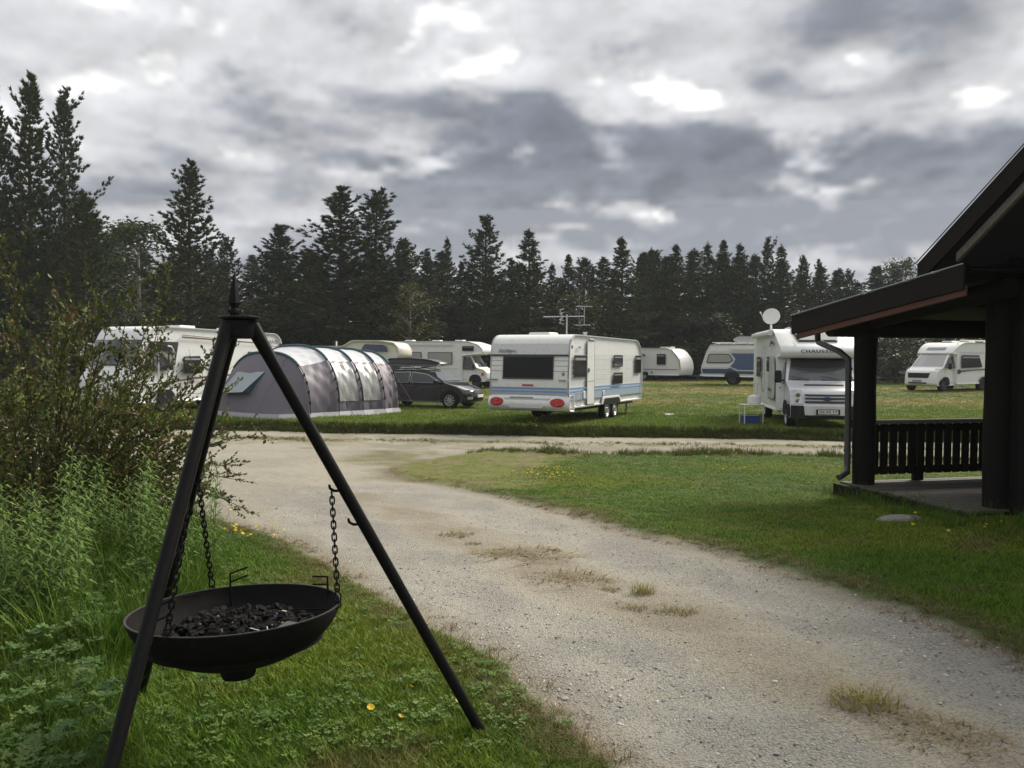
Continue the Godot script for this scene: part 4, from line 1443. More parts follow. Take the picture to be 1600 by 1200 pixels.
	verge.call("verge_board", s_e, y_e, s_w, y_w, -0.602, 0.26, 0.028, -0.015, M["board_dark"])
	verge.call("verge_board", s_e + 0.08, y_e, s_w, y_w, -0.575, 0.115, 0.026, 0.20, M["board_red"])
	verge.call("verge_flashing", s_e - 0.02, y_e, s_w, y_w, -0.632, 0.016, 0.012, -0.030, M["zinc"])
	# gutter and downpipe
	var gt := MB.new()
	var gp: Vector3 = P.call(s_e - 0.06, y_e - 0.10, -0.62)
	for i in 9:
		pass
	var prof := []
	for i in 9:
		var a := PI + PI * i / 8.0
		prof.append(Vector2(cos(a) * 0.06, sin(a) * 0.06))
	for i in 8:
		for side in [0.0, 0.004]:
			var A := Vector3(0, prof[i].y * (1.0 - side * 10), prof[i].x * (1.0 - side * 10)); var B := Vector3(0, prof[i + 1].y * (1.0 - side * 10), prof[i + 1].x * (1.0 - side * 10))
			gt.quad(gp + A, gp + B, gp + B + Vector3(5.6, 0, 0), gp + A + Vector3(5.6, 0, 0), (A + B) * (1.0 if side == 0.0 else -1.0))
	part("gutter", gt, M["gutter"], cb, 40.0)
	var pipe := MB.new()
	var g0: Vector3 = P.call(s_e - 0.06, y_e - 0.13, -0.16)
	pipe.tube([g0, g0 + Vector3(0, -0.16, 0), g0 + Vector3(0.02, -0.22, 0.0), P.call(-0.26, 1.78, -0.21), P.call(-0.10, 1.68, -0.19), P.call(-0.10, 1.5, -0.185), P.call(-0.08, 0.28, -0.195), P.call(-0.02, 0.16, -0.24), P.call(0.03, 0.10, -0.40)], [0.042], 10)
	part("downpipe", pipe, M["gutter"], cb, 60.0)
	for y in [0.45, 1.55]:
		var cl := MB.new()
		cl.tube([P.call(-0.09, y - 0.015, -0.19), P.call(-0.09, y + 0.015, -0.19)], [0.050], 10)
		part("pipe_clamp", cl, M["gutter"], cb)
	# log walls of the cabin: gable wall towards the drive, long wall behind the porch
	var wall_s := 1.95
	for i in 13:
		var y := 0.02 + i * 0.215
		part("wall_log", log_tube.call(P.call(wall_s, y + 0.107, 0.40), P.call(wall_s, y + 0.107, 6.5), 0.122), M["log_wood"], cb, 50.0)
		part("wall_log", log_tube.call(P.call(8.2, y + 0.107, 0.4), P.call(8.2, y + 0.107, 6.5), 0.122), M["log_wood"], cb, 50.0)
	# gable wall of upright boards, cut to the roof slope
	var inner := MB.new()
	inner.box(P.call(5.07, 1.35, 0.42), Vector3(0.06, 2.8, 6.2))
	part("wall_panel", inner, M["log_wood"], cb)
	for i in 42:
		var s0 := wall_s + 0.04 + i * 0.149
		var y0 := 2.50 + (3.12 - absf(s0 - 5.07)) * 0.70
		var y1 := 2.50 + (3.12 - absf(s0 + 0.138 - 5.07)) * 0.70
		var bd := MB.new()
		bd.plate(V2([-s0, -0.06, -s0 - 0.138, -0.06, -s0 - 0.138, y1, -s0, y0]), 0.0, -0.026 - 0.016 * (i % 2), 0.004, Transform3D(Basis(Vector3(0, 0, 1), Vector3(0, 1, 0), Vector3(1, 0, 0)), Vector3(0.38, 0, 0)))
		part("wall_board", bd, M["log_wood"], cb)
	part("corner_post", log_tube.call(P.call(wall_s - 0.08, -0.2, 0.34), P.call(wall_s - 0.08, 2.75, 0.34), 0.155), M["log_wood"], cb, 50.0)
	var foot := MB.new()
	foot.box(P.call(5.1, -0.25, 3.1), Vector3(6.2, 0.32, 6.4), 0.02)
	part("foundation", foot, M["stone_grey"], cb)
	# main roof
	var ridge_s := 5.07
	var pitch := 0.70
	var e0 := 1.46
	var ye := 2.60 + 0.16
	var yr := ye + (ridge_s - e0) * pitch
	var e1 := 2.0 * ridge_s - e0
	for side in [[e0, ye], [e1, ye]]:
		var mr := MB.new()
		var a: Vector3 = P.call(side[0], side[1], -0.42); var b: Vector3 = P.call(ridge_s, yr, -0.42)
		var c: Vector3 = P.call(ridge_s, yr, 6.9); var d: Vector3 = P.call(side[0], side[1], 6.9)
		var dd := Vector3(0, -0.06, 0)
		mr.quad(a, b, c, d, Vector3.UP); mr.quad(a + dd, b + dd, c + dd, d + dd, Vector3.DOWN)
		mr.quad(a, b, b + dd, a + dd, Vector3(-1, 0, 0)); mr.quad(d, c, c + dd, d + dd, Vector3(1, 0, 0)); mr.quad(a, d, d + dd, a + dd, Vector3(0, -0.2, 1))
		part("main_roof", mr, M["felt"], cb)
		verge.call("verge_board", side[0], side[1], ridge_s, yr, -0.424, 0.25, 0.028, -0.02, M["board_dark"])
		verge.call("verge_flashing", side[0] - 0.02, side[1], ridge_s, yr, -0.454, 0.016, 0.012, -0.035, M["zinc"])
		# the under board with its carved, stepped foot
		verge.call("under_board", lerpf(side[0], ridge_s, 0.13), lerpf(side[1], yr, 0.13), ridge_s, yr, -0.30, 0.10, 0.05, 0.235, M["board_grey"])
	# window in the gable wall
	var wf := MB.new()
	for q in [[2.75, 1.35, 0.09, 1.3], [3.95, 1.35, 0.09, 1.3]]:
		wf.box(P.call(q[0], q[1], 0.325), Vector3(0.05, q[3], q[2]), 0.006)
	wf.box(P.call(3.35, 2.03, 0.32), Vector3(0.06, 0.10, 1.36), 0.006)
	wf.box(P.call(3.35, 0.68, 0.32), Vector3(0.08, 0.08, 1.36), 0.006)
	var win := part("window_frame", wf, M["board_grey"], cb)
	var pane := MB.new()
	pane.box(P.call(3.35, 1.35, 0.325), Vector3(0.012, 1.27, 1.12))
	part("pane", pane, M["glass"], win)
	# flat stone lying in the shaded grass
	var sp := on_ground(1405, 812)
	var stn := MB.new()
	stn.lathe([Vector2(0.001, -0.05), Vector2(0.2, -0.05), Vector2(0.26, 0.01), Vector2(0.2, 0.035), Vector2(0.001, 0.045)], 9)
	var so := solo("flat_stone", stn, M["stone_grey"], "flat pale stone lying in the shaded grass below the deck", "stone", sp, 0.4)
	so.scale = Vector3(1.2, 1, 0.6)

# ---------------------------------------------------------------- vehicles (x forward, y up, z to the right side)
func flat(hw: float) -> Callable:
	return func(x: float, y: float, t: float) -> Vector3: return Vector3(x, y, t * hw)

func wheel(parent: Node, x: float, z: float, r: float, wide: float, spokes: int, rim_m: Material, sgn: float) -> Node3D:
	var w := Node3D.new()
	w.name = "wheel"
	parent.add_child(w, true)
	w.position = Vector3(x, r, z)
	w.basis = Basis(Vector3(1, 0, 0), PI / 2 * sgn)
	var t := MB.new()
	var k := wide * 0.5
	t.lathe([Vector2(r * 0.66, -k * 0.9), Vector2(r * 0.72, -k), Vector2(r * 0.92, -k), Vector2(r * 0.985, -k * 0.8), Vector2(r, -k * 0.4), Vector2(r, k * 0.4), Vector2(r * 0.985, k * 0.8), Vector2(r * 0.92, k), Vector2(r * 0.72, k), Vector2(r * 0.66, k * 0.9)], 28)
	part("tyre", t, M["rubber"], w, 35.0)
	var m := MB.new()
	m.lathe([Vector2(r * 0.60, k * 0.2), Vector2(r * 0.60, k * 0.7), Vector2(r * 0.655, k * 0.92), Vector2(r * 0.67, k * 0.9)], 28)
	if spokes > 0:
		m.lathe([Vector2(r * 0.61, k * 0.25), Vector2(0.001, k * 0.2)], 20)
		for i in spokes:
			var a := TAU * i / spokes
			m.box(Vector3(cos(a) * r * 0.36, k * 0.72, sin(a) * r * 0.36), Vector3(r * 0.56, 0.025, r * 0.13), 0.006, Basis(Vector3.UP, -a))
		m.lathe([Vector2(r * 0.13, k * 0.6), Vector2(r * 0.12, k * 0.86), Vector2(0.001, k * 0.88)], 14)
	else:
		m.lathe([Vector2(r * 0.655, k * 0.8), Vector2(r * 0.5, k * 0.95), Vector2(r * 0.42, k * 0.7), Vector2(r * 0.25, k * 0.72), Vector2(r * 0.2, k * 0.95), Vector2(0.001, k * 0.98)], 24)
		for i in 8:
			var a := TAU * i / 8.0
			m.box(Vector3(cos(a) * r * 0.46, k * 0.86, sin(a) * r * 0.46), Vector3(r * 0.10, 0.012, r * 0.14), 0.004, Basis(Vector3.UP, -a))
	part("rim", m, rim_m, w, 30.0)
	return w

func window(parent: Node, poly: PackedVector2Array, f: Callable, sgn: float, edge := 0.035, frame_m := "dark_trim", glass_m := "smoked") -> MeshInstance3D:
	var fr := MB.new()
	fr.side(poly, f, sgn, 0.0, 0.010, 0.005)
	var o := part("window", fr, M[frame_m], parent)
	var p := poly
	if Geometry2D.is_polygon_clockwise(p):
		p = p.duplicate(); p.reverse()
	var gl := MB.new()
	var small := Geometry2D.offset_polygon(p, -edge)
	var inner: PackedVector2Array = small[0] if small.size() else MB.inset(p, edge)
	gl.side(inner, f, sgn, 0.010, 0.004)
	part("pane", gl, M[glass_m], o)
	if glass_m == "smoked":
		# roller blind seen behind the upper part of the tinted pane
		var y0 := 1e9; var y1 := -1e9; var x0 := 1e9; var x1 := -1e9
		for v in inner:
			y0 = minf(y0, v.y); y1 = maxf(y1, v.y); x0 = minf(x0, v.x); x1 = maxf(x1, v.x)
		var band := rect(x0 + 0.03, lerpf(y0, y1, 0.80), x1 - 0.03, lerpf(y0, y1, 0.93))
		var cut := Geometry2D.intersect_polygons(inner, band)
		if cut.size():
			var bl := MB.new()
			bl.side(cut[0], f, sgn, 0.014, 0.002)
			part("blind", bl, M["mid_grey"], o)
	return o

func decal(called: String, parent: Node, poly: PackedVector2Array, f: Callable, sgn: float, m: String, off := 0.0, th := 0.004) -> MeshInstance3D:
	var b := MB.new()
	b.side(poly, f, sgn, off, th)
	return part(called, b, M[m], parent)

func outline_poly(p: PackedVector2Array, wide: float) -> Array:
	# a closed outline as four-sided pieces
	if Geometry2D.is_polygon_clockwise(p):
		p = p.duplicate(); p.reverse()
	var q := MB.inset(p, wide)
	var r := []
	for i in p.size():
		var j := (i + 1) % p.size()
		r.append(PackedVector2Array([p[i], p[j], q[j], q[i]]))
	return r

func outline(called: String, parent: Node, p: PackedVector2Array, f: Callable, sgn: float, wide: float, m: String, th := 0.008) -> MeshInstance3D:
	var b := MB.new()
	for q in outline_poly(p, wide): b.side(q, f, sgn, 0.0, th)
	return part(called, b, M[m], parent)

func blk(called: String, parent: Node, c: Vector3, s: Vector3, m: String, bev := 0.01, basis := Basis()) -> MeshInstance3D:
	var b := MB.new()
	b.box(c, s, bev, basis)
	return part(called, b, M[m], parent)

func heading(hx: float, hz: float) -> float:
	return atan2(-hz, hx)

const SIDE_R := Transform3D(Vector3(1, 0, 0), Vector3(0, 1, 0), Vector3(0, 0, 1), Vector3.ZERO)

func striped_caravan() -> void:
	var c := stand(2.00, -27.15)
	var o := thing("caravan", "white caravan with blue stripes, large dark rear window and rooftop aerial", "caravan", c, heading(0.438, -0.899))
	var hw := 1.25
	var f := flat(hw)
	var prof := rounded(V2([-3.42, 0.50, 3.36, 0.50, 3.50, 1.15, 3.42, 2.15, 2.95, 2.58, -3.05, 2.62, -3.40, 2.40, -3.50, 1.2]), [0.06, 0.08, 0.4, 0.35, 0.5, 0.4, 0.25, 0.5], 6)
	var b := MB.new()
	b.body(prof, f, 0.05, hw)
	part("body", b, M["white"], o, 35.0)
	# corner mouldings
	for s in [1.0, -1.0]:
		var e := MB.new()
		for q in outline_poly(prof, 0.035): e.side(q, f, s, -0.045, 0.052)
		part("edge_trim", e, M["pale_grey"], o)
	# ribs in the side cladding
	for s in [1.0, -1.0]:
		var rb := MB.new()
		for y in [1.28, 1.42, 1.58, 1.72, 1.88, 2.02]:
			rb.side(rect(-3.34, y, 3.30, y + 0.012), f, s, 0.0, 0.004)
		part("side_rib", rb, M["pale_grey"], o)
	# stripes
	for s in [1.0, -1.0]:
		decal("stripe", o, rect(-3.42, 1.03, 3.42, 1.085), f, s, "blue")
		decal("stripe", o, rect(-3.43, 0.94, 3.43, 0.985), f, s, "blue")
		decal("stripe", o, rect(-3.42, 0.73, 3.42, 0.93), f, s, "blue_grey")
	var rear := Vector2(-1, 0)
	for y in [[1.03, 1.085, "blue"], [0.95, 0.99, "blue"], [0.89, 0.94, "blue_grey"]]:
		var st := MB.new()
		st.face(Vector2(-3.497, y[0]), Vector2(-3.497, y[1]), [-0.96, 0.96], [-0.96, 0.96], f, 0.004, 0.004, rear)
		part("stripe", st, M[y[2]], o)
	# rear: grey upper shell, gutter line, big window
	var us := MB.new()
	us.face(Vector2(-3.440, 2.03), Vector2(-3.405, 2.34), [-0.975, 0.975], [-0.975, 0.975], f, 0.004, 0.012, rear)
	part("rear_panel", us, M["silver"], o)
	var gl := MB.new()
	gl.face(Vector2(-3.445, 1.98), Vector2(-3.440, 2.03), [-0.98, 0.98], [-0.98, 0.98], f, 0.004, 0.03, rear)
	part("rear_rail", gl, M["dark_trim"], o)
	var wf := MB.new()
	wf.face(Vector2(-3.487, 1.32), Vector2(-3.443, 1.985), [-0.66, 0.62], [-0.66, 0.62], f, 0.003, 0.025, rear)
	var rw := part("rear_window", wf, M["dark_trim"], o)
	var wp := MB.new()
	wp.face(Vector2(-3.484, 1.37), Vector2(-3.447, 1.95), [-0.63, 0.59], [-0.63, 0.59], f, 0.028, 0.012, rear)
	part("pane", wp, M["smoked"], rw)
	var rr := MB.new()
	for y in [1.55, 1.70, 1.85]:
		for t in [[-0.97, -0.67], [0.63, 0.97]]:
			rr.face(Vector2(-3.50 + (y - 1.2) * 0.078, y), Vector2(-3.50 + (y - 1.2) * 0.078, y + 0.012), t, t, f, 0.002, 0.004, rear, 2)
	part("rear_rib", rr, M["mid_grey"], o)
	for z in [-0.88, 0.85]:
		blk("grab_handle", o, Vector3(-3.515, 1.30, z * hw), Vector3(0.05, 0.03, 0.22), "mid_grey", 0.01)
	blk("brake_light", o, Vector3(-3.50, 1.15, -0.02), Vector3(0.03, 0.045, 0.36), "red", 0.01)
	var lk := MB.new()
	lk.lathe([Vector2(0.05, 0), Vector2(0.05, 0.02), Vector2(0.03, 0.03), Vector2(0.001, 0.03)], 16, Transform3D(Basis(Vector3(0, 0, 1), PI / 2), Vector3(-3.475, 1.48, 1.08)))
	part("lock", lk, M["mid_grey"], o, 40.0)
	# rear bumper moulding
	var bp := MB.new()
	var bprof := rounded(V2([-3.52, 0.42, -3.20, 0.40, -3.20, 0.86, -3.50, 0.88, -3.64, 0.72, -3.66, 0.56]), [0.06, 0.02, 0.02, 0.06, 0.10, 0.08], 4)
	var fb := func(x: float, y: float, t: float) -> Vector3: return Vector3(x + 0.10 * pow(absf(t), 4.0), y, t * 1.275)
	bp.body(bprof, fb, 0.05, 1.275, [-0.95, -0.85, -0.7, -0.4, 0.0, 0.4, 0.7, 0.85, 0.95])
	var bo := part("bumper", bp, M["white"], o, 45.0)
	var pr := MB.new()
	pr.face(Vector2(-3.655, 0.50), Vector2(-3.60, 0.78), [-0.40, 0.40], [-0.58, 0.58], fb, 0.004, 0.008, rear)
	part("plate_recess", pr, M["pale_grey"], bo)
	var pb := MB.new()
	pb.face(Vector2(-3.60, 0.775), Vector2(-3.585, 0.80), [-0.42, 0.16], [-0.42, 0.16], fb, 0.012, 0.02, rear)
	part("plate_lamp", pb, M["mid_grey"], bo)
	for s in [-1.0, 1.0]:
		var tl := MB.new()
		var el := PackedVector2Array()
		for k in 20:
			var a := TAU * k / 20.0
			el.append(Vector2(cos(a) * 0.26 * (1.0 if cos(a) * s < 0.0 else 0.72), sin(a) * 0.125))
		tl.plate(el, 0.0, 0.05, 0.025, Transform3D(Basis(Vector3(0, 0, 1), Vector3(0.16, 1, 0).normalized(), Vector3(-1, 0.16, 0).normalized()), Vector3(-3.60, 0.665, s * 0.985)))
		var tlo := part("tail_light", tl, M["red"], o, 30.0)
		var lens := MB.new()
		for q in [0.05, -0.05]:
			lens.lathe([Vector2(0.045, 0.0), Vector2(0.04, 0.014), Vector2(0.001, 0.016)], 14, Transform3D(Basis(Vector3(0, 0, 1), PI / 2 - 0.16), Vector3(-3.655, 0.665 + q, s * 0.96)))
		part("lens", lens, M["red_sticker"], tlo, 40.0)
	# visible right side
	for s in [1.0, -1.0]:
		window(o, rect(-3.09, 1.38, -2.12, 2.02, 0.05), f, s)
		window(o, rect(2.62, 1.42, 3.28, 2.05, 0.05), f, s)
	window(o, rect(0.33, 1.66, 1.26, 2.05, 0.05), f, 1.0)
	window(o, rect(0.33, 1.10, 1.26, 1.48, 0.05), f, 1.0)
	window(o, rect(-0.9, 1.35, 0.9, 2.0, 0.06), f, -1.0)
	var d := MB.new()
	d.side(rect(-2.05, 0.56, -1.46, 2.44, 0.06), f, 1.0, 0.0, 0.012, 0.006)
	var door := part("door", d, M["white"], o)
	outline("door_seal", door, rect(-2.07, 0.54, -1.44, 2.46, 0.06), f, 1.0, 0.022, "mid_grey", 0.014)
	decal("door_split", door, rect(-2.04, 1.24, -1.47, 1.256), f, 1.0, "mid_grey", 0.012)
	blk("handle", door, Vector3(-1.97, 1.58, hw + 0.03), Vector3(0.06, 0.12, 0.03), "dark_trim", 0.01)
	blk("awning_light", o, Vector3(-1.75, 2.49, hw + 0.02), Vector3(0.40, 0.05, 0.05), "mid_grey", 0.015)
	blk("marker_light", o, Vector3(-3.28, 2.25, hw + 0.012), Vector3(0.06, 0.10, 0.03), "dark_trim", 0.01)
	for q in [[-2.92, 0.55, -2.52, 0.95], [3.12, 0.62, 3.34, 1.0]]:
		outline("service_hatch", o, rect(q[0], q[1], q[2], q[3], 0.04), f, 1.0, 0.02, "pale_grey", 0.012)
	blk("socket_cover", o, Vector3(-2.33, 0.86, hw + 0.015), Vector3(0.13, 0.20, 0.035), "white_matt", 0.01)
	blk("vent_cover", o, Vector3(-0.65, 0.86, hw + 0.015), Vector3(0.12, 0.14, 0.03), "white_matt", 0.01)
	for s in [1.0, -1.0]:
		var ar := MB.new()
		ar.side(rounded(V2([-0.85, 0.5, -0.70, 0.74, 0.95, 0.74, 1.10, 0.5]), 0.12), f, s, 0.0, 0.03, 0.01)
		part("wheel_arch", ar, M["white_matt"], o)
		var aw := MB.new()
		aw.side(rounded(V2([-0.72, 0.48, -0.60, 0.68, 0.85, 0.68, 0.97, 0.48]), 0.10), f, s, 0.03, 0.004)
		part("wheel_well", aw, M["black_plastic"], o)
		wheel(o, -0.26, s * 1.16, 0.32, 0.20, 0, M["alloy"], s)
		wheel(o, 0.50, s * 1.16, 0.32, 0.20, 0, M["alloy"], s)
	blk("chassis", o, Vector3(0.2, 0.43, 0), Vector3(6.2, 0.12, 1.9), "dark_trim", 0.02)
	for q in [[2.9, 0.85], [2.9, -0.85]]:
		blk("corner_steady", o, Vector3(q[0], 0.22, q[1]), Vector3(0.05, 0.46, 0.05), "mid_grey", 0.005)
	blk("drawbar", o, Vector3(4.1, 0.42, 0), Vector3(1.5, 0.08, 0.10), "mid_grey", 0.01)
	# roof: hatch, flue, aerial
	blk("roof_hatch", o, Vector3(-2.2, 2.65, -0.1), Vector3(0.7, 0.10, 0.7), "white_matt", 0.04)
	var fl := MB.new()
	fl.tube([Vector3(-0.55, 2.55, 0.6), Vector3(-0.55, 2.72, 0.6)], [0.05], 10)
	fl.tube([Vector3(-0.55, 2.72, 0.6), Vector3(-0.55, 2.76, 0.6)], [0.075], 10)
	part("flue", fl, M["pale_grey"], o, 40.0)
	var an := MB.new()
	var at := Vector3(-1.35, 3.22, 0.3)
	an.tube([Vector3(-1.35, 2.55, 0.3), at + Vector3(0, 0.06, 0)], [0.026], 8)
	var mast := part("aerial", an, M["alloy"], o, 50.0)
	var bd := MB.new()
	# boom lies across the caravan
	var ax := Vector3(0.45, 0.02, 0.89).normalized()
	bd.tube([at - ax * 0.72, at + ax * 0.55], [0.012], 6)
	var el := ax.cross(Vector3.UP).normalized()
	for k in 9:
		var p := at - ax * (0.70 - 0.085 * k)
		bd.tube([p - el * 0.13, p + el * 0.13], [0.005], 4)
		bd.tube([p - Vector3(0, 0.03, 0), p + Vector3(0, 0.03, 0)], [0.006], 4)
	for a in [0.7, -0.7, 0.35, -0.35]:
		bd.tube([at - ax * 0.12, at - ax * 0.22 + Vector3(0, a * 0.28, 0) + el * 0.08], [0.010], 4)
		bd.tube([at - ax * 0.24 + Vector3(0, a * 0.28, 0), at - ax * 0.08 + Vector3(0, a * 0.34, 0)], [0.008], 4)
	part("aerial_boom", bd, M["alloy"], mast)
	var vb := MB.new()
	var e2 := at + ax * 0.54
	vb.tube([e2 + Vector3(0, -0.27, 0), e2 + Vector3(0, 0.30, 0)], [0.010], 5)
	vb.tube([e2 + Vector3(0, -0.27, 0) - ax * 0.28, e2 + Vector3(0, -0.27, 0) + ax * 0.2], [0.009], 5)
	vb.tube([e2 + Vector3(0, 0.30, 0) - ax * 0.25, e2 + Vector3(0, 0.30, 0) + ax * 0.25], [0.009], 5)
	part("dipole", vb, M["alloy"], mast)
	var rt := Basis(Vector3(0, 0, 1), Vector3(0.09, 1, 0).normalized(), Vector3(-1, 0.09, 0).normalized())
	lettering("Hobby", 0.11, M["mid_grey"], o, Transform3D(rt, Vector3(-3.465, 2.13, -0.98)), "lettering", "Droid Sans", 0.2)
	lettering("Prestige", 0.055, M["mid_grey"], o, Transform3D(rt, Vector3(-3.465, 2.13, -0.70)), "lettering", "Droid Serif", 0.2)
	# bird emblem beside the window
	var em := MB.new()
	for q in [[-3.0, 2.20, -2.93, 2.23, -2.95, 2.20], [-2.85, 2.20, -2.70, 2.30, -2.62, 2.24], [-2.66, 2.24, -2.52, 2.30, -2.58, 2.20], [-2.80, 2.19, -2.45, 2.20, -2.45, 2.185], [-2.40, 2.20, -2.30, 2.22, -2.34, 2.195]]:
		em.side(V2(q), f, 1.0, 0.004, 0.003)
	part("emblem", em, M["mid_grey"], o)
	for pp in o.get_children():
		if pp is MeshInstance3D and pp.mesh is TextMesh: pp.mesh.horizontal_alignment = HORIZONTAL_ALIGNMENT_LEFT

func silver_motorhome() -> void:
	# low profile camper facing the viewer, half behind the porch post
	var fc := on_ground(1300, 672)
	var hx := -0.16; var hz := 0.987
	var nose := Vector3(8.62, 0, -22.75)
	var c := stand(nose.x - hx * 3.4, nose.z - hz * 3.4)
	c.y = height(nose.x, nose.z)
	var o := thing("motorhome", "white motorhome with silver bonnet and satellite dish parked beside the porch post", "motorhome", c, heading(hx, hz))
	var hw := 1.14
	var f := func(x: float, y: float, t: float) -> Vector3:
		var k := clampf((x - 0.9) / 1.5, 0.0, 1.0)
		return Vector3(x - 0.28 * k * pow(absf(t), 3.0), y, t * (hw - 0.10 * k * k))
	var prof := rounded(V2([-3.4, 0.42, 1.75, 0.42, 1.75, 1.98, 2.22, 2.02, 2.34, 2.16, 2.22, 2.30, 1.25, 2.80, 0.75, 2.86, -3.3, 2.86, -3.42, 2.7]), [0.05, 0.02, 0.02, 0.05, 0.08, 0.15, 0.35, 0.2, 0.12, 0.08], 6)
	var b := MB.new()
	b.body(prof, f, 0.06, hw, [-0.9, -0.75, -0.5, -0.25, 0.0, 0.25, 0.5, 0.75, 0.9])
	part("body", b, M["white"], o, 40.0)
	# skylight in the roof cap and the seams beside it
	var fwd := Vector2(0.45, 1.0)
	var sk := MB.new()
	sk.face(Vector2(1.95, 2.437), Vector2(1.22, 2.80), [-0.50, 0.50], [-0.58, 0.58], f, 0.010, 0.03, fwd)
	var sko := part("roof_window", sk, M["dark_trim"], o)
	var sk2 := MB.new()
	sk2.face(Vector2(1.91, 2.46), Vector2(1.26, 2.79), [-0.46, 0.46], [-0.54, 0.54], f, 0.042, 0.012, fwd)
	part("pane", sk2, M["skylight"], sko)
	for s in [-1.0, 1.0]:
		var sm := MB.new()
		sm.face(Vector2(2.2, 2.31), Vector2(1.26, 2.78), [s * 0.60, s * 0.612], [s * 0.66, s * 0.672], f, 0.0, 0.006, fwd, 1)
		part("cap_seam", sm, M["pale_grey"], o)
	var lip := MB.new()
	lip.face(Vector2(1.80, 1.975), Vector2(2.20, 2.015), [-0.97, 0.97], [-0.97, 0.97], f, 0.0, 0.02, Vector2(0, -1))
	part("cap_underside", lip, M["pale_grey"], o)
	lettering("CHAUSSON", 0.10, M["blue_dark"], o, Transform3D(Basis(Vector3(0, 0, -1), Vector3(-0.35, 1, 0).normalized(), Vector3(1, 0.35, 0).normalized()), Vector3(2.335, 2.17, 0.0)), "lettering", "Droid Sans", 0.0, 1.55)
	# cab
	var cf := func(x: float, y: float, t: float) -> Vector3:
		var k := clampf((x - 1.6) / 1.8, 0.0, 1.0)
		var w := 0.99 - 0.16 * sst(1.15, 2.1, y) - 0.05 * k * k
		return Vector3(x - 0.26 * pow(absf(t), 3.0) * k, y, t * w)
	var cp := rounded(V2([1.2, 0.36, 3.20, 0.30, 3.40, 0.36, 3.42, 0.60, 3.34, 0.68, 3.30, 1.02, 3.16, 1.12, 2.58, 1.30, 1.80, 2.06, 1.2, 2.08]), [0.02, 0.05, 0.08, 0.05, 0.05, 0.10, 0.12, 0.10, 0.10, 0.02], 5)
	var cb := MB.new()
	cb.body(cp, cf, 0.05, 0.95, [-0.92, -0.8, -0.6, -0.3, 0.0, 0.3, 0.6, 0.8, 0.92])
	var cab := part("cab", cb, M["silver"], o, 40.0)
	var fw := Vector2(1, 0.4)
	var wd := MB.new()
	wd.face(Vector2(2.54, 1.335), Vector2(1.84, 2.02), [-0.93, 0.93], [-0.88, 0.88], cf, 0.004, 0.012, fw, 14)
	var ws := part("windscreen", wd, M["windscreen"], o, 30.0)
	var wt := MB.new()
	wt.face(Vector2(1.96, 1.905), Vector2(1.84, 2.02), [-0.90, 0.90], [-0.88, 0.88], cf, 0.016, 0.002, fw, 14)
	part("shade_band", wt, M["glass"], ws, 30.0)
	for q in [[-0.5, 0.0, 0.12], [0.35, 0.85, 0.10]]:
		var wi := MB.new()
		wi.tube([cf.call(2.56, 1.33, q[0]) + Vector3(0.03, 0.03, 0), cf.call(2.50, 1.38 + q[2] * 0.3, q[1]) + Vector3(0.03, 0.04, 0)], [0.012], 5)
		part("wiper", wi, M["dark_trim"], o)
	# sheet of paper and clutter seen low behind the glass
	var hv := MB.new()
	hv.face(Vector2(2.90, 1.208), Vector2(2.84, 1.226), [-0.55, 0.55], [-0.55, 0.55], cf, 0.003, 0.014, Vector2(0.3, 1.0))
	part("bonnet_vent", hv, M["dark_trim"], cab)
	var nose_out := Vector2(1, 0.1)
	for q in [[0.73, 0.79], [0.83, 0.885], [0.925, 0.975]]:
		var g := MB.new()
		g.face(Vector2(3.34 - (q[0] - 0.68) * 0.12, q[0]), Vector2(3.34 - (q[1] - 0.68) * 0.12, q[1]), [-0.60, 0.60], [-0.62, 0.62], cf, 0.004, 0.014, nose_out, 10)
		part("grille_slot", g, M["dark_trim"], cab)
	var em := MB.new()
	var ep := PackedVector2Array()
	for k in 16: ep.append(Vector2(cos(TAU * k / 16.0) * 0.125, sin(TAU * k / 16.0) * 0.055))
	em.plate(ep, 0.0, 0.02, 0.008, Transform3D(Basis(Vector3(0, 0, -1), Vector3(0, 1, 0), Vector3(1, 0, 0)), Vector3(3.335, 0.855, 0)))
	part("emblem", em, M["blue_dark"], cab)
	for s in [-1.0, 1.0]:
		var hl := MB.new()
		hl.face(Vector2(3.345, 0.70), Vector2(3.24, 1.09), [s * 0.66, s * 0.985], [s * 0.70, s * 0.97], cf, 0.004, 0.02, nose_out, 6)
		var ho := part("headlight", hl, M["lamp_glass"], o, 30.0)
		var rf := MB.new()
		for y in [0.80, 0.96]:
			rf.lathe([Vector2(0.07, 0), Vector2(0.06, 0.012), Vector2(0.001, 0.008)], 14, Transform3D(Basis(Vector3(0, 0, 1), -PI / 2), cf.call(3.34, y, s * 0.80) + Vector3(0.01, 0, 0)))
		part("lamp", rf, M["chrome"], ho, 40.0)
	var bm := MB.new()
	bm.face(Vector2(3.405, 0.36), Vector2(3.40, 0.66), [-0.985, 0.985], [-0.985, 0.985], cf, 0.006, 0.03, Vector2(1, 0), 16)
	var bmo := part("bumper", bm, M["silver"], o, 40.0)
	for s in [-1.0, 1.0]:
		var bc := MB.new()
		bc.face(Vector2(3.405, 0.34), Vector2(3.40, 0.665), [s * 0.62, s * 0.995], [s * 0.66, s * 0.995], cf, 0.034, 0.012, Vector2(1, 0), 8)
		part("bumper_corner", bc, M["black_plastic"], bmo, 40.0)
		decal("bumper_side", bmo, V2([2.86, 0.36, 3.30, 0.36, 3.32, 0.66, 2.92, 0.66]), cf, s, "black_plastic", 0.0, 0.012)
	var lo := MB.new()
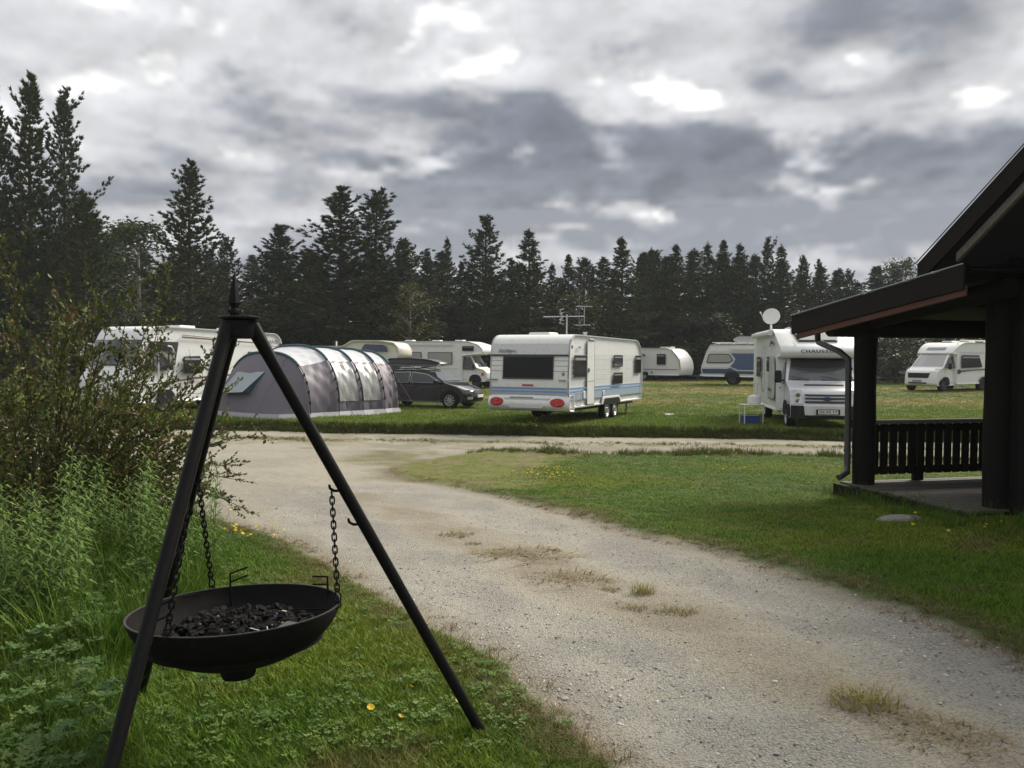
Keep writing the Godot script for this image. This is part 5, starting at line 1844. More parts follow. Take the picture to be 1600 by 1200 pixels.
	lo.face(Vector2(3.38, 0.32), Vector2(3.41, 0.42), [-0.63, 0.63], [-0.63, 0.63], cf, 0.04, 0.01, Vector2(1, 0), 10)
	part("lower_grille", lo, M["black_plastic"], bmo)
	var px := Transform3D(Basis(Vector3(0, 0, -1), Vector3(0, 1, 0), Vector3(1, 0, 0)), Vector3(3.465, 0.50, 0))
	var ph := MB.new()
	ph.plate(rect(-0.31, -0.075, 0.31, 0.075, 0.01), 0.0, 0.012, 0.003, px)
	var pho := part("number_plate", ph, M["black_plastic"], o)
	var pw := MB.new()
	pw.plate(rect(-0.26, -0.055, 0.26, 0.055, 0.008), 0.012, 0.016, 0.0, px)
	part("plate_face", pw, M["white_matt"], pho)
	lettering("OS·FS 17", 0.075, M["black_plastic"], pho, px.translated_local(Vector3(0, 0, 0.019)), "lettering", "Droid Sans", 0.0, 1.2)
	for s in [-1.0, 1.0]:
		window(cab, rounded(V2([1.45, 1.28, 2.30, 1.22, 2.42, 1.34, 1.98, 1.80, 1.45, 1.94]), 0.06), cf, s, 0.03, "dark_trim", "glass")
		outline("cab_door", cab, rounded(V2([1.40, 0.48, 2.40, 0.48, 2.52, 0.75, 2.50, 1.30, 1.95, 1.88, 1.40, 2.0]), 0.08), cf, s, 0.014, "mid_grey", 0.004)
		blk("door_handle", cab, cf.call(1.60, 1.10, s) + Vector3(0, 0, s * 0.015), Vector3(0.16, 0.035, 0.03), "dark_trim", 0.01)
		var mr := MB.new()
		mr.box(cf.call(2.36, 1.42, s) + Vector3(0.02, 0.02, s * 0.20), Vector3(0.10, 0.36, 0.20), 0.04)
		mr.tube([cf.call(2.34, 1.34, s), cf.call(2.36, 1.32, s) + Vector3(0, 0, s * 0.18)], [0.025], 6)
		part("mirror", mr, M["black_plastic"], o, 30.0)
		wheel(o, 2.62, s * 0.87, 0.335, 0.22, 0, M["alloy"], s)
		wheel(o, -1.35, s * 0.92, 0.335, 0.22, 0, M["alloy"], s)
		var wa := MB.new()
		wa.side(rounded(V2([2.20, 0.36, 2.24, 0.62, 2.42, 0.78, 2.82, 0.78, 3.0, 0.62, 3.04, 0.36]), 0.10), cf, s, 0.0, 0.006)
		part("wheel_well", wa, M["black_plastic"], cab)
	# right hand side of the vehicle in local terms is towards the viewer's left: z positive
	for s in [-1.0, 1.0]:
		decal("curved_panel", o, rounded(V2([0.15, 0.75, 1.55, 0.75, 1.55, 1.85, 0.9, 2.08, 0.25, 1.9]), 0.3), f, s, "pale_grey", 0.0, 0.004)
		decal("swoosh", o, V2([0.3, 2.32, 0.8, 2.52, 1.25, 2.40, 1.3, 2.36, 0.85, 2.42, 0.5, 2.34]), f, s, "blue_dark", 0.0, 0.005)
		decal("stripe", o, V2([0.2, 0.98, 1.72, 0.92, 1.72, 1.00, 0.2, 1.06]), f, s, "blue_dark", 0.005, 0.004)
		decal("stripe", o, V2([0.2, 0.72, 1.72, 0.70, 1.72, 0.74, 0.2, 0.77]), f, s, "blue_dark", 0.005, 0.004)
		window(o, rect(-2.6, 1.35, -1.6, 2.02, 0.06), f, s, 0.04)
		window(o, rect(-0.15, 1.55, 0.40, 2.02, 0.06), f, s, 0.04)
		outline("locker_door", o, rect(-3.1, 0.55, -2.2, 1.1, 0.05), f, s, 0.02, "pale_grey", 0.008)
	outline("entrance_door", o, rect(-1.25, 0.55, -0.60, 2.35, 0.06), f, 1.0, 0.025, "pale_grey", 0.010)
	# awning roll, roof bars, dish
	var aw := MB.new()
	aw.tube([Vector3(-3.1, 2.74, hw + 0.06), Vector3(1.0, 2.74, hw + 0.06)], [0.085], 10)
	part("awning_roll", aw, M["white_matt"], o, 50.0)
	for q in [[-2.4, 0.0], [-0.6, 0.2]]:
		blk("roof_hatch", o, Vector3(q[0], 2.90, q[1]), Vector3(0.7, 0.10, 0.6), "white_matt", 0.03)
	var dm := MB.new()
	dm.tube([Vector3(-0.9, 2.84, 0.92), Vector3(-0.9, 3.06, 0.92)], [0.035], 8)
	var dish := part("satellite_mount", dm, M["white_matt"], o, 50.0)
	var dd := MB.new()
	var dx := Transform3D(Basis(Vector3(0, 0, 1), -1.25) * Basis(Vector3(1, 0, 0), 0.25), Vector3(-0.86, 3.32, 0.92))
	dd.lathe([Vector2(0.001, -0.03), Vector2(0.16, -0.015), Vector2(0.27, 0.02), Vector2(0.275, 0.03), Vector2(0.26, 0.032), Vector2(0.15, 0.0), Vector2(0.001, -0.015)], 28, dx)
	part("satellite_dish", dd, M["white_matt"], dish, 40.0)
	var la := MB.new()
	la.tube([dx * Vector3(0, 0.0, 0.26), dx * Vector3(-0.05, 0.28, 0.30)], [0.012], 6)
	la.tube([dx * Vector3(-0.05, 0.26, 0.30), dx * Vector3(-0.05, 0.34, 0.30)], [0.03], 8)
	part("receiver_arm", la, M["white_matt"], dish)
	# bicycle rack frame folded down at the door side
	var rk := MB.new()
	rk.tube([Vector3(-0.5, 0.95, hw + 0.08), Vector3(-0.2, 1.52, hw + 0.16), Vector3(0.35, 1.52, hw + 0.16), Vector3(0.45, 1.15, hw + 0.12), Vector3(1.0, 0.9, hw + 0.12)], [0.018], 6)
	rk.tube([Vector3(-0.5, 0.9, hw + 0.06), Vector3(0.5, 1.02, hw + 0.14)], [0.018], 6)
	part("rail_frame", rk, M["pale_grey"], o, 40.0)
	# camping table with things beside the door
	var tpos := at_depth(1174, 632, 24.6)
	var g := stand(tpos.x, tpos.z)
	var tb := thing("camping_table", "small folding camping table with thin white legs beside the motorhome", "table", g, 0.1)
	var th := tpos.y - g.y
	blk("table_top", tb, Vector3(0, th, 0), Vector3(0.62, 0.03, 0.45), "white_matt", 0.008)
	for q in [[-0.28, -0.2], [0.28, -0.2], [-0.28, 0.2], [0.28, 0.2]]:
		blk("leg", tb, Vector3(q[0], th * 0.5, q[1]), Vector3(0.025, th - 0.03, 0.025), "white_matt", 0.004)
	var cr := MB.new()
	cr.plate(V2([-0.21, 0, 0.21, 0, 0.24, 0.25, -0.24, 0.25]), -0.16, 0.16, 0.01)
	var cro := thing("storage_box", "blue plastic box on the grass under the camping table", "box", g + Vector3(-0.02, 0, 0.0))
	part("box_shell", cr, M["box_blue"], cro)
	blk("box_lid", cro, Vector3(0, 0.262, 0), Vector3(0.50, 0.02, 0.34), "blue_dark", 0.006)
	var bg := MB.new()
	bg.lathe([Vector2(0.20, 0.0), Vector2(0.23, 0.03), Vector2(0.23, 0.22), Vector2(0.20, 0.31), Vector2(0.10, 0.36), Vector2(0.001, 0.37)], 18)
	var pc := solo("water_canister", bg, M["white_matt"], "white rounded water canister standing on the camping table", "canister", g + Vector3(0.08, th + 0.016, 0.0), 0.0, "", 40.0)
	pc.scale = Vector3(0.85, 0.75, 0.65)
	var bt := MB.new()
	bt.lathe([Vector2(0.05, 0), Vector2(0.06, 0.02), Vector2(0.05, 0.10), Vector2(0.001, 0.11)], 10)
	var bo := solo("shoe", bt, M["black_plastic"], "dark shoe on the grass beside the blue box", "shoe", g + Vector3(0.36, 0, 0.05))
	bo.scale = Vector3(1.0, 0.8, 2.0)

func ducato_motorhome() -> void:
	var w := on_ground(1472, 613)
	var d := 46.0
	var p := at_depth(1472, 613, d)
	var hx := -0.86; var hz := 0.51
	# front wheel on the viewer's side is on the vehicle's left
	var fwd := Vector3(hx, 0, hz)
	var right := Vector3(-hz, 0, hx)   # local z
	var c := p - fwd * 2.55 + right * 0.92
	c.y = height(p.x, p.z)
	var o := thing("motorhome", "white semi integrated motorhome with black grille out on the field beyond the porch", "motorhome", c, heading(hx, hz))
	var hw := 1.14
	var f := func(x: float, y: float, t: float) -> Vector3:
		var k := clampf((x - 1.0) / 1.4, 0.0, 1.0)
		return Vector3(x - 0.2 * k * pow(absf(t), 3.0), y, t * (hw - 0.16 * k * k))
	var prof := rounded(V2([-3.6, 0.42, 1.6, 0.42, 1.6, 2.08, 1.98, 2.09, 2.0, 2.16, 1.55, 2.50, 1.05, 2.70, 0.6, 2.76, -3.5, 2.74, -3.62, 2.6]), [0.05, 0.02, 0.02, 0.03, 0.08, 0.2, 0.2, 0.1, 0.12, 0.1], 5)
	var b := MB.new()
	b.body(prof, f, 0.06, hw, [-0.9, -0.6, -0.3, 0.0, 0.3, 0.6, 0.9])
	part("body", b, M["white"], o, 40.0)
	var cf := func(x: float, y: float, t: float) -> Vector3:
		var k := clampf((x - 1.6) / 1.9, 0.0, 1.0)
		return Vector3(x - 0.34 * pow(absf(t), 3.0) * k, y, t * (1.02 - 0.14 * sst(1.2, 2.1, y) - 0.06 * k * k))
	var cp := rounded(V2([1.2, 0.36, 3.30, 0.32, 3.46, 0.42, 3.44, 0.74, 3.36, 1.06, 3.18, 1.20, 2.72, 1.36, 1.84, 2.14, 1.2, 2.16]), [0.02, 0.06, 0.1, 0.1, 0.12, 0.1, 0.1, 0.1, 0.02], 5)
	var cb := MB.new()
	cb.body(cp, cf, 0.05, 0.98, [-0.92, -0.8, -0.6, -0.3, 0.0, 0.3, 0.6, 0.8, 0.92])
	var cab := part("cab", cb, M["white"], o, 40.0)
	var wd := MB.new()
	wd.face(Vector2(2.68, 1.395), Vector2(1.90, 2.09), [-0.92, 0.92], [-0.86, 0.86], cf, 0.004, 0.012, Vector2(1, 0.5), 12)
	part("windscreen", wd, M["skylight"], o, 30.0)
	var sk := MB.new()
	sk.face(Vector2(1.80, 2.31), Vector2(1.62, 2.45), [-0.5, 0.5], [-0.5, 0.5], f, 0.006, 0.02, Vector2(1, 1))
	part("roof_window", sk, M["mid_grey"], o)
	var gr := MB.new()
	gr.face(Vector2(3.435, 0.76), Vector2(3.37, 1.03), [-0.62, 0.62], [-0.68, 0.68], cf, 0.004, 0.02, Vector2(1, 0.2), 10)
	part("grille", gr, M["black_plastic"], cab)
	var lg := MB.new()
	lg.face(Vector2(3.455, 0.44), Vector2(3.45, 0.52), [-0.55, 0.55], [-0.55, 0.55], cf, 0.004, 0.02, Vector2(1, 0), 8)
	part("lower_grille", lg, M["dark_trim"], cab)
	var np := MB.new()
	np.face(Vector2(3.455, 0.54), Vector2(3.445, 0.65), [-0.28, 0.28], [-0.28, 0.28], cf, 0.005, 0.02, Vector2(1, 0), 4)
	part("number_plate", np, M["mid_grey"], o)
	for s in [-1.0, 1.0]:
		var hl := MB.new()
		hl.face(Vector2(3.34, 1.04), Vector2(3.05, 1.25), [s * 0.62, s * 0.90], [s * 0.80, s * 0.99], cf, 0.006, 0.016, Vector2(1, 0.8), 5)
		part("headlight", hl, M["lamp_glass"], o, 30.0)
		window(cab, rounded(V2([1.42, 1.32, 2.42, 1.32, 2.56, 1.38, 2.05, 1.86, 1.42, 2.02]), 0.06), cf, s, 0.03, "dark_trim", "glass")
		outline("cab_door", cab, rounded(V2([1.36, 0.5, 2.30, 0.5, 2.62, 0.8, 2.60, 1.36, 2.0, 1.98, 1.36, 2.08]), 0.08), cf, s, 0.014, "mid_grey", 0.004)
		var mr := MB.new()
		mr.box(cf.call(2.40, 1.42, s) + Vector3(0, 0, s * 0.18), Vector3(0.12, 0.36, 0.2), 0.05)
		part("mirror", mr, M["black_plastic"], o, 30.0)
		wheel(o, 2.55, s * 0.92, 0.34, 0.22, 0, M["dark_trim"], s)
		wheel(o, -1.1, s * 0.92, 0.34, 0.22, 0, M["dark_trim"], s)
		for x in [2.55, -1.1]:
			decal("wheel_well", o, rounded(V2([x - 0.46, 0.36, x - 0.42, 0.66, x - 0.22, 0.82, x + 0.22, 0.82, x + 0.42, 0.66, x + 0.46, 0.36]), 0.1), cf if x > 0 else f, s, "black_plastic", 0.0, 0.006)
		window(o, rounded(V2([-0.9, 1.36, 1.12, 1.30, 1.12, 2.04, -0.55, 2.04]), 0.06), f, s, 0.04, "dark_trim", "smoked")
		decal("stripe", o, V2([1.3, 1.08, 0.3, 1.16, -3.4, 1.30, -3.4, 1.36, 0.3, 1.22, 1.3, 1.18]), f, s, "dark_trim", 0.0, 0.004)
		decal("emblem", o, rounded(V2([1.25, 1.0, 1.5, 0.98, 1.56, 1.18, 1.35, 1.26, 1.2, 1.15]), 0.05), f, s, "dark_trim", 0.004, 0.004)
		decal("roof_line", o, rect(-3.5, 2.16, 1.3, 2.18), f, s, "mid_grey", 0.0, 0.004)
		window(o, rect(-2.8, 1.4, -1.6, 2.02, 0.06), f, s, 0.04)
	blk("step", o, Vector3(1.0, 0.30, -1.2), Vector3(0.5, 0.03, 0.3), "dark_trim", 0.005)
	for q in [[0.4, 0.0], [-1.6, 0.2]]:
		blk("roof_hatch", o, Vector3(q[0], 2.80, q[1]), Vector3(0.7, 0.1, 0.6), "white_matt", 0.03)
	var rl := MB.new()
	rl.tube([Vector3(1.2, 2.70, -0.9), Vector3(0.9, 2.86, -0.9), Vector3(-3.0, 2.86, -0.9)], [0.03], 6)
	part("roof_rail", rl, M["white_matt"], o)

func integrated_motorhome() -> void:
	# bus fronted motorhome behind the shrub
	var corner := Vector3(-12.35, 0, -26.8)
	var hx := -0.40; var hz := 0.917
	var fwd := Vector3(hx, 0, hz)
	var right := Vector3(-hz, 0, hx)
	# visible long side is the vehicle's left (z negative)
	var hw := 1.16
	var c := corner - fwd * 3.7 + right * hw
	c.y = height(corner.x, corner.z)
	var o := thing("motorhome", "long white bus fronted motorhome half hidden by the shrub and tent", "motorhome", c, heading(hx, hz))
	var f := func(x: float, y: float, t: float) -> Vector3:
		var k := clampf((x - 2.2) / 1.5, 0.0, 1.0)
		return Vector3(x - 0.25 * k * pow(absf(t), 3.0), y, t * (hw - 0.05 * k * k))
	var prof := rounded(V2([-3.9, 0.38, 3.55, 0.36, 3.86, 0.5, 3.90, 1.20, 3.55, 1.55, 3.05, 2.55, 2.75, 2.88, 2.3, 2.94, -3.6, 2.86, -3.9, 2.6]), [0.05, 0.1, 0.15, 0.3, 0.2, 0.3, 0.2, 0.1, 0.3, 0.2], 6)
	var b := MB.new()
	b.body(prof, f, 0.08, hw, [-0.9, -0.7, -0.35, 0.0, 0.35, 0.7, 0.9])
	part("body", b, M["white"], o, 40.0)
	var wd := MB.new()
	wd.face(Vector2(3.54, 1.60), Vector2(3.10, 2.46), [-0.94, 0.94], [-0.93, 0.93], f, 0.004, 0.012, Vector2(1, 0.5), 12)
	part("windscreen", wd, M["windscreen"], o, 30.0)
	for s in [-1.0, 1.0]:
		window(o, rounded(V2([1.75, 1.45, 3.30, 1.42, 2.95, 2.42, 1.55, 2.42]), 0.06), f, s, 0.04, "dark_trim", "glass")
		window(o, rounded(V2([0.45, 1.32, 1.35, 1.32, 1.35, 1.92, 0.55, 1.95]), 0.05), f, s, 0.04)
		window(o, rounded(V2([-0.75, 1.36, -0.1, 1.36, -0.1, 1.92, -0.68, 1.92]), 0.05), f, s, 0.04)
		window(o, rect(-3.0, 1.55, -1.9, 2.12, 0.05), f, s, 0.04)
		outline("locker_door", o, rect(-3.7, 1.1, -2.9, 2.35, 0.05), f, s, 0.02, "mid_grey", 0.006)
		decal("stripe", o, V2([1.4, 2.56, -3.0, 2.42, -3.0, 2.46, 1.4, 2.62]), f, s, "brown_stripe")
		decal("stripe", o, V2([1.4, 2.65, -0.6, 2.56, -0.6, 2.575, 1.4, 2.675]), f, s, "brown_stripe")
		decal("swoosh", o, V2([3.4, 0.95, 2.2, 1.06, 0.8, 1.20, -1.4, 1.30, -3.5, 1.31, -3.5, 1.25, -1.4, 1.24, 0.8, 1.12, 2.2, 0.99]), f, s, "brown_stripe")
		decal("skirt_line", o, rect(-3.8, 0.60, 3.4, 0.62), f, s, "mid_grey")
		wheel(o, 2.15, s * 0.95, 0.34, 0.22, 0, M["alloy"], s)
		wheel(o, -1.75, s * 0.95, 0.34, 0.22, 0, M["alloy"], s)
		for x in [2.15, -1.75]:
			decal("wheel_well", o, rounded(V2([x - 0.46, 0.33, x - 0.42, 0.64, x - 0.22, 0.80, x + 0.22, 0.80, x + 0.42, 0.64, x + 0.46, 0.33]), 0.1), f, s, "black_plastic", 0.0, 0.008)
		var mr := MB.new()
		mr.tube([Vector3(3.0, 2.3, s * 1.08), Vector3(3.25, 2.35, s * 1.32), Vector3(3.28, 2.05, s * 1.36)], [0.03], 6)
		mr.box(Vector3(3.28, 1.85, s * 1.36), Vector3(0.12, 0.45, 0.22), 0.04)
		part("mirror", mr, M["white_matt"], o, 30.0)
	# carrier frame standing against the side
	var cr := MB.new()
	for x in [1.9, 2.55]:
		cr.tube([Vector3(x, 1.1, -hw - 0.12), Vector3(x, 2.15, -hw - 0.12), Vector3(x + 0.10, 2.25, -hw - 0.12), Vector3(x + 0.25, 2.27, -hw - 0.12)], [0.025], 6)
	part("carrier_frame", cr, M["white_matt"], o, 50.0)
	for q in [[0.3, 0.0, 0.8], [-2.2, 0.1, 0.6]]:
		blk("roof_hatch", o, Vector3(q[0], 2.97, q[1]), Vector3(q[2], 0.14, 0.7), "white_matt", 0.05)
	blk("marker_light", o, Vector3(-3.84, 2.42, -hw + 0.02), Vector3(0.05, 0.10, 0.1), "dark_trim", 0.01)
	var tx := Transform3D(Basis(Vector3(-1, 0, 0), Vector3(0, 1, 0), Vector3(0, 0, -1)), Vector3(-3.25, 2.52, -hw - 0.004))
	lettering("Dethleffs", 0.13, M["dark_trim"], o, tx, "lettering", "Droid Serif", 0.25)

func alcove_camper() -> void:
	# cream camper behind the tent: only its upper half shows
	var d := 41.0
	var a := at_depth(642, 548, d)
	var hx := 0.985; var hz := 0.17
	var fwd := Vector3(hx, 0, hz)
	var c := a - fwd * 2.55
	c = stand(c.x, c.z)
	var k: float = (at_depth(600, 532, d).y - c.y) / 2.75
	var o := thing("camper_van", "cream camper with rounded overcab bed and dark pill window behind the tent", "camper", c, heading(hx, hz))
	var hw := 1.05
	var f := func(x: float, y: float, t: float) -> Vector3:
		var q := clampf((x - 1.2) / 1.4, 0.0, 1.0)
		return Vector3(x - 0.3 * q * pow(absf(t), 3.0), y * k, t * (hw - 0.12 * q * q))
	var prof := rounded(V2([-2.5, 0.8, 0.75, 0.8, 0.75, 1.72, 2.15, 1.76, 2.50, 1.95, 2.52, 2.25, 2.30, 2.62, 1.2, 2.75, -0.15, 2.75, -0.55, 2.46, -2.4, 2.44, -2.5, 2.2]), [0.1, 0.05, 0.05, 0.1, 0.2, 0.2, 0.3, 0.1, 0.2, 0.2, 0.1, 0.1], 5)
	var b := MB.new()
	b.body(prof, f, 0.12, hw, [-0.8, -0.4, 0.0, 0.4, 0.8])
	part("body", b, M["cream"], o, 45.0)
	for s in [-1.0, 1.0]:
		window(o, rounded(V2([0.32, 2.20, 1.85, 2.16, 1.75, 2.42, 1.55, 2.50, 0.55, 2.54]), 0.05), f, s, 0.03, "dark_trim", "blue_dark")
		decal("moulding", o, rect(0.8, 1.90, 2.3, 1.93), f, s, "pale_grey")
		window(o, rect(-2.0, 1.5, -1.0, 2.05, 0.06), f, s, 0.04)
		wheel(o, 1.75, s * 0.8, 0.33, 0.2, 0, M["alloy"], s)
		wheel(o, -1.3, s * 0.8, 0.33, 0.2, 0, M["alloy"], s)
	# pickup cab underneath
	var cf := func(x: float, y: float, t: float) -> Vector3: return Vector3(x, y * k, t * (0.86 - 0.1 * sst(1.0, 1.6, y)))
	var cb := MB.new()
	cb.body(rounded(V2([-2.3, 0.4, 3.2, 0.4, 3.3, 0.95, 2.2, 1.08, 1.65, 1.60, 0.7, 1.62, 0.7, 0.9, -2.3, 0.9]), [0.05, 0.1, 0.15, 0.1, 0.1, 0.02, 0.02, 0.05], 4), cf, 0.06, 0.86)
	var cab := part("cab", cb, M["dark_trim"], o, 40.0)
	for s in [-1.0, 1.0]:
		window(cab, V2([0.85, 1.05, 1.95, 1.05, 1.55, 1.52, 0.85, 1.52]), cf, s, 0.03, "dark_trim", "glass")
	blk("roof_fin", o, Vector3(-1.3, 2.56 * k, 0), Vector3(0.06, 0.28, 0.06), "white_matt", 0.01)
	var wd := MB.new()
	wd.face(Vector2(2.14, 1.10), Vector2(1.70, 1.56), [-0.85, 0.85], [-0.8, 0.8], cf, 0.005, 0.01, Vector2(1, 0.5))
	part("windscreen", wd, M["glass"], cab)

func overcab_motorhome() -> void:
	# older white motorhome behind the dark car
	var d := 47.0
	var hx := 0.95; var hz := 0.31
	var w := at_depth(746, 610, d)
	var fwd := Vector3(hx, 0, hz)
	var right := Vector3(-hz, 0, hx)
	var c := w - fwd * 2.0 - right * 0.85
	c.y = height(w.x, w.z)
	var o := thing("motorhome", "older white motorhome with overcab bed and red sticker behind the dark car", "motorhome", c, heading(hx, hz))
	var hw := 1.08
	var f := flat(hw)
	var prof := rounded(V2([-3.0, 0.5, 1.15, 0.5, 1.15, 1.86, 2.35, 1.98, 2.40, 2.2, 2.15, 2.48, 1.45, 2.68, -2.9, 2.68, -3.0, 2.5]), [0.05, 0.02, 0.05, 0.12, 0.15, 0.25, 0.2, 0.1, 0.08], 5)
	var b := MB.new()
	b.body(prof, f, 0.06, hw)
	part("body", b, M["white"], o, 35.0)
	for s in [1.0, -1.0]:
		window(o, rect(-2.15, 1.55, -1.35, 2.06, 0.03), f, s, 0.04, "dark_trim", "curtain")
		window(o, rect(-0.95, 1.36, 0.55, 2.05, 0.03), f, s, 0.04, "dark_trim", "curtain")
		window(o, rect(1.15, 2.12, 1.85, 2.40, 0.04), f, s, 0.05)
		decal("roof_moulding", o, rect(-2.9, 2.42, 0.6, 2.47), f, s, "pale_grey", 0.0, 0.03)
		outline("panel_seam", o, rect(-2.6, 0.6, -2.3, 2.3), f, s, 0.015, "pale_grey", 0.005)
		decal("stripe", o, rect(-2.9, 1.12, 0.9, 1.14), f, s, "pale_grey")
	var cf := func(x: float, y: float, t: float) -> Vector3:
		var q := clampf((x - 1.0) / 1.8, 0.0, 1.0)
		return Vector3(x - 0.2 * q * pow(absf(t), 3.0), y, t * (0.95 - 0.12 * sst(1.0, 1.9, y)))
	var cb := MB.new()
	cb.body(rounded(V2([1.0, 0.42, 2.62, 0.40, 2.80, 0.55, 2.78, 0.92, 2.62, 1.06, 2.10, 1.18, 1.62, 1.90, 1.0, 1.92]), [0.02, 0.08, 0.1, 0.1, 0.1, 0.08, 0.08, 0.02], 4), cf, 0.05, 0.95, [-0.8, -0.4, 0.0, 0.4, 0.8])
	var cab := part("cab", cb, M["white"], o, 40.0)
	var wd := MB.new()
	wd.face(Vector2(2.07, 1.22), Vector2(1.66, 1.84), [-0.9, 0.9], [-0.86, 0.86], cf, 0.005, 0.01, Vector2(1, 0.5))
	part("windscreen", wd, M["windscreen"], o, 30.0)
	for s in [1.0, -1.0]:
		window(cab, V2([1.12, 1.12, 1.95, 1.06, 1.98, 1.20, 1.62, 1.76, 1.12, 1.78]), cf, s, 0.03, "dark_trim", "glass")
		outline("cab_door", cab, V2([1.05, 0.5, 1.75, 0.5, 2.08, 0.85, 2.06, 1.16, 1.66, 1.82, 1.05, 1.84]), cf, s, 0.014, "mid_grey", 0.004)
		blk("mirror", cab, cf.call(1.92, 1.22, s) + Vector3(0, 0.05, s * 0.12), Vector3(0.08, 0.26, 0.16), "black_plastic", 0.03)
		wheel(o, 2.0, s * 0.84, 0.32, 0.2, 0, M["dark_trim"], s)
		wheel(o, -1.4, s * 0.84, 0.32, 0.2, 0, M["dark_trim"], s)
		decal("wheel_well", cab, rounded(V2([1.58, 0.40, 1.62, 0.66, 1.8, 0.80, 2.2, 0.80, 2.38, 0.66, 2.42, 0.40]), 0.1), cf, s, "black_plastic", 0.0, 0.006)
		decal("sticker", cab, rect(2.42, 0.74, 2.58, 0.92), cf, s, "red_sticker", 0.0, 0.005)
	for q in [[-2.4, 0.3], [-0.9, -0.2], [0.7, 0.2]]:
		blk("roof_hatch", o, Vector3(q[0], 2.72, q[1]), Vector3(0.5, 0.08, 0.5), "white_matt", 0.03)

func dark_car() -> void:
	var hx := 0.93; var hz := 0.367
	var d := 31.5
	var w := at_depth(704, 641, d)
	var fwd := Vector3(hx, 0, hz)
	var right := Vector3(-hz, 0, hx)
	var c := w - fwd * 1.36 - right * 0.78
	c.y = height(w.x, w.z)
	var o := thing("parked_car", "dark grey estate car with a long roof box beside the tent", "car", c, heading(hx, hz))
	var f := func(x: float, y: float, t: float) -> Vector3:
		var nose := clampf((x - 1.2) / 1.0, 0.0, 1.0)
		var tail := clampf((-1.5 - x) / 0.75, 0.0, 1.0)
		var w2 := 0.885 - 0.24 * sst(0.92, 1.47, y) - 0.07 * nose * nose - 0.05 * tail * tail - 0.03 * sst(0.5, 0.2, y)
		return Vector3(x - 0.34 * nose * pow(absf(t), 2.6) + 0.16 * tail * pow(absf(t), 3.0), y, t * w2)
	var prof := rounded(V2([-2.16, 0.26, 2.02, 0.20, 2.22, 0.30, 2.25, 0.52, 2.16, 0.70, 1.72, 0.86, 1.12, 0.98, 0.32, 1.40, -0.35, 1.475, -1.35, 1.43, -1.80, 1.30, -2.14, 0.92, -2.24, 0.70, -2.24, 0.40]), [0.08, 0.08, 0.08, 0.1, 0.15, 0.3, 0.25, 0.3, 0.4, 0.3, 0.2, 0.15, 0.1, 0.08], 5)
	var b := MB.new()
	b.body(prof, f, 0.05, 0.86, [-0.94, -0.85, -0.7, -0.45, -0.2, 0.0, 0.2, 0.45, 0.7, 0.85, 0.94])
	part("body", b, M["car_paint"], o, 45.0)
	var wd := MB.new()
	wd.face(Vector2(1.04, 1.035), Vector2(0.40, 1.368), [-0.90, 0.90], [-0.88, 0.88], f, 0.004, 0.008, Vector2(0.5, 1), 12)
	part("windscreen", wd, M["windscreen"], o, 30.0)
	for s in [1.0, -1.0]:
		window(o, rounded(V2([-0.32, 0.96, 0.92, 0.97, 0.98, 1.01, 0.35, 1.30, -0.32, 1.38]), 0.03), f, s, 0.015, "chrome", "glass")
		window(o, rounded(V2([-1.30, 0.98, -0.38, 0.96, -0.38, 1.385, -1.22, 1.36]), 0.03), f, s, 0.015, "chrome", "glass")
		window(o, rounded(V2([-1.85, 1.04, -1.38, 0.99, -1.33, 1.34, -1.60, 1.28]), 0.03), f, s, 0.015, "chrome", "glass")
		for q in [[-0.35, 0.30, 0.92, 0.95], [-1.34, 0.30, -0.35, 0.95]]:
			outline("door_seam", o, rect(q[0], q[1], q[2], q[3], 0.06), f, s, 0.008, "dark_trim", 0.003)
		for x in [-0.20, -1.15]:
			blk("door_handle", o, f.call(x, 0.83, s) + Vector3(0, 0, s * 0.012), Vector3(0.18, 0.03, 0.03), "car_paint", 0.01)
		var mr := MB.new()
		mr.box(f.call(0.82, 1.02, s) + Vector3(0, 0.02, s * 0.14), Vector3(0.14, 0.13, 0.22), 0.04)
		mr.tube([f.call(0.84, 0.99, s), f.call(0.84, 0.99, s) + Vector3(0, 0, s * 0.1)], [0.025], 6)
		part("mirror", mr, M["car_paint"], o, 30.0)
		decal("sill_trim", o, rect(-1.0, 0.255, 0.95, 0.275), f, s, "chrome", 0.0, 0.008)
		for x in [1.36, -1.34]:
			decal("wheel_well", o, rounded(V2([x - 0.38, 0.22, x - 0.35, 0.52, x - 0.18, 0.68, x + 0.18, 0.68, x + 0.35, 0.52, x + 0.38, 0.22]), 0.1), f, s, "black_plastic", 0.0, 0.004)
			wheel(o, x, s * 0.80, 0.32, 0.21, 10, M["alloy"], s)
		var hl := MB.new()
		hl.face(Vector2(2.14, 0.70), Vector2(1.80, 0.835), [s * 0.52, s * 0.86], [s * 0.80, s * 0.97], f, 0.006, 0.012, Vector2(1, 1), 6)
		part("headlight", hl, M["lamp_glass"], o, 30.0)
		var fg := MB.new()
		fg.face(Vector2(2.235, 0.36), Vector2(2.245, 0.46), [s * 0.62, s * 0.84], [s * 0.60, s * 0.86], f, 0.005, 0.012, Vector2(1, 0), 5)
		part("fog_light", fg, M["lamp_glass"], o, 30.0)
		var rr := MB.new()
		rr.tube([Vector3(0.25, 1.44, s * 0.60), Vector3(-0.4, 1.52, s * 0.61), Vector3(-1.4, 1.47, s * 0.60)], [0.018], 6)
		part("roof_rail", rr, M["dark_trim"], o, 40.0)
	var gr := MB.new()
	gr.face(Vector2(2.225, 0.58), Vector2(2.16, 0.695), [-0.5, 0.5], [-0.48, 0.48], f, 0.004, 0.012, Vector2(1, 0.3), 8)
	part("grille", gr, M["black_plastic"], o)
	var lg := MB.new()
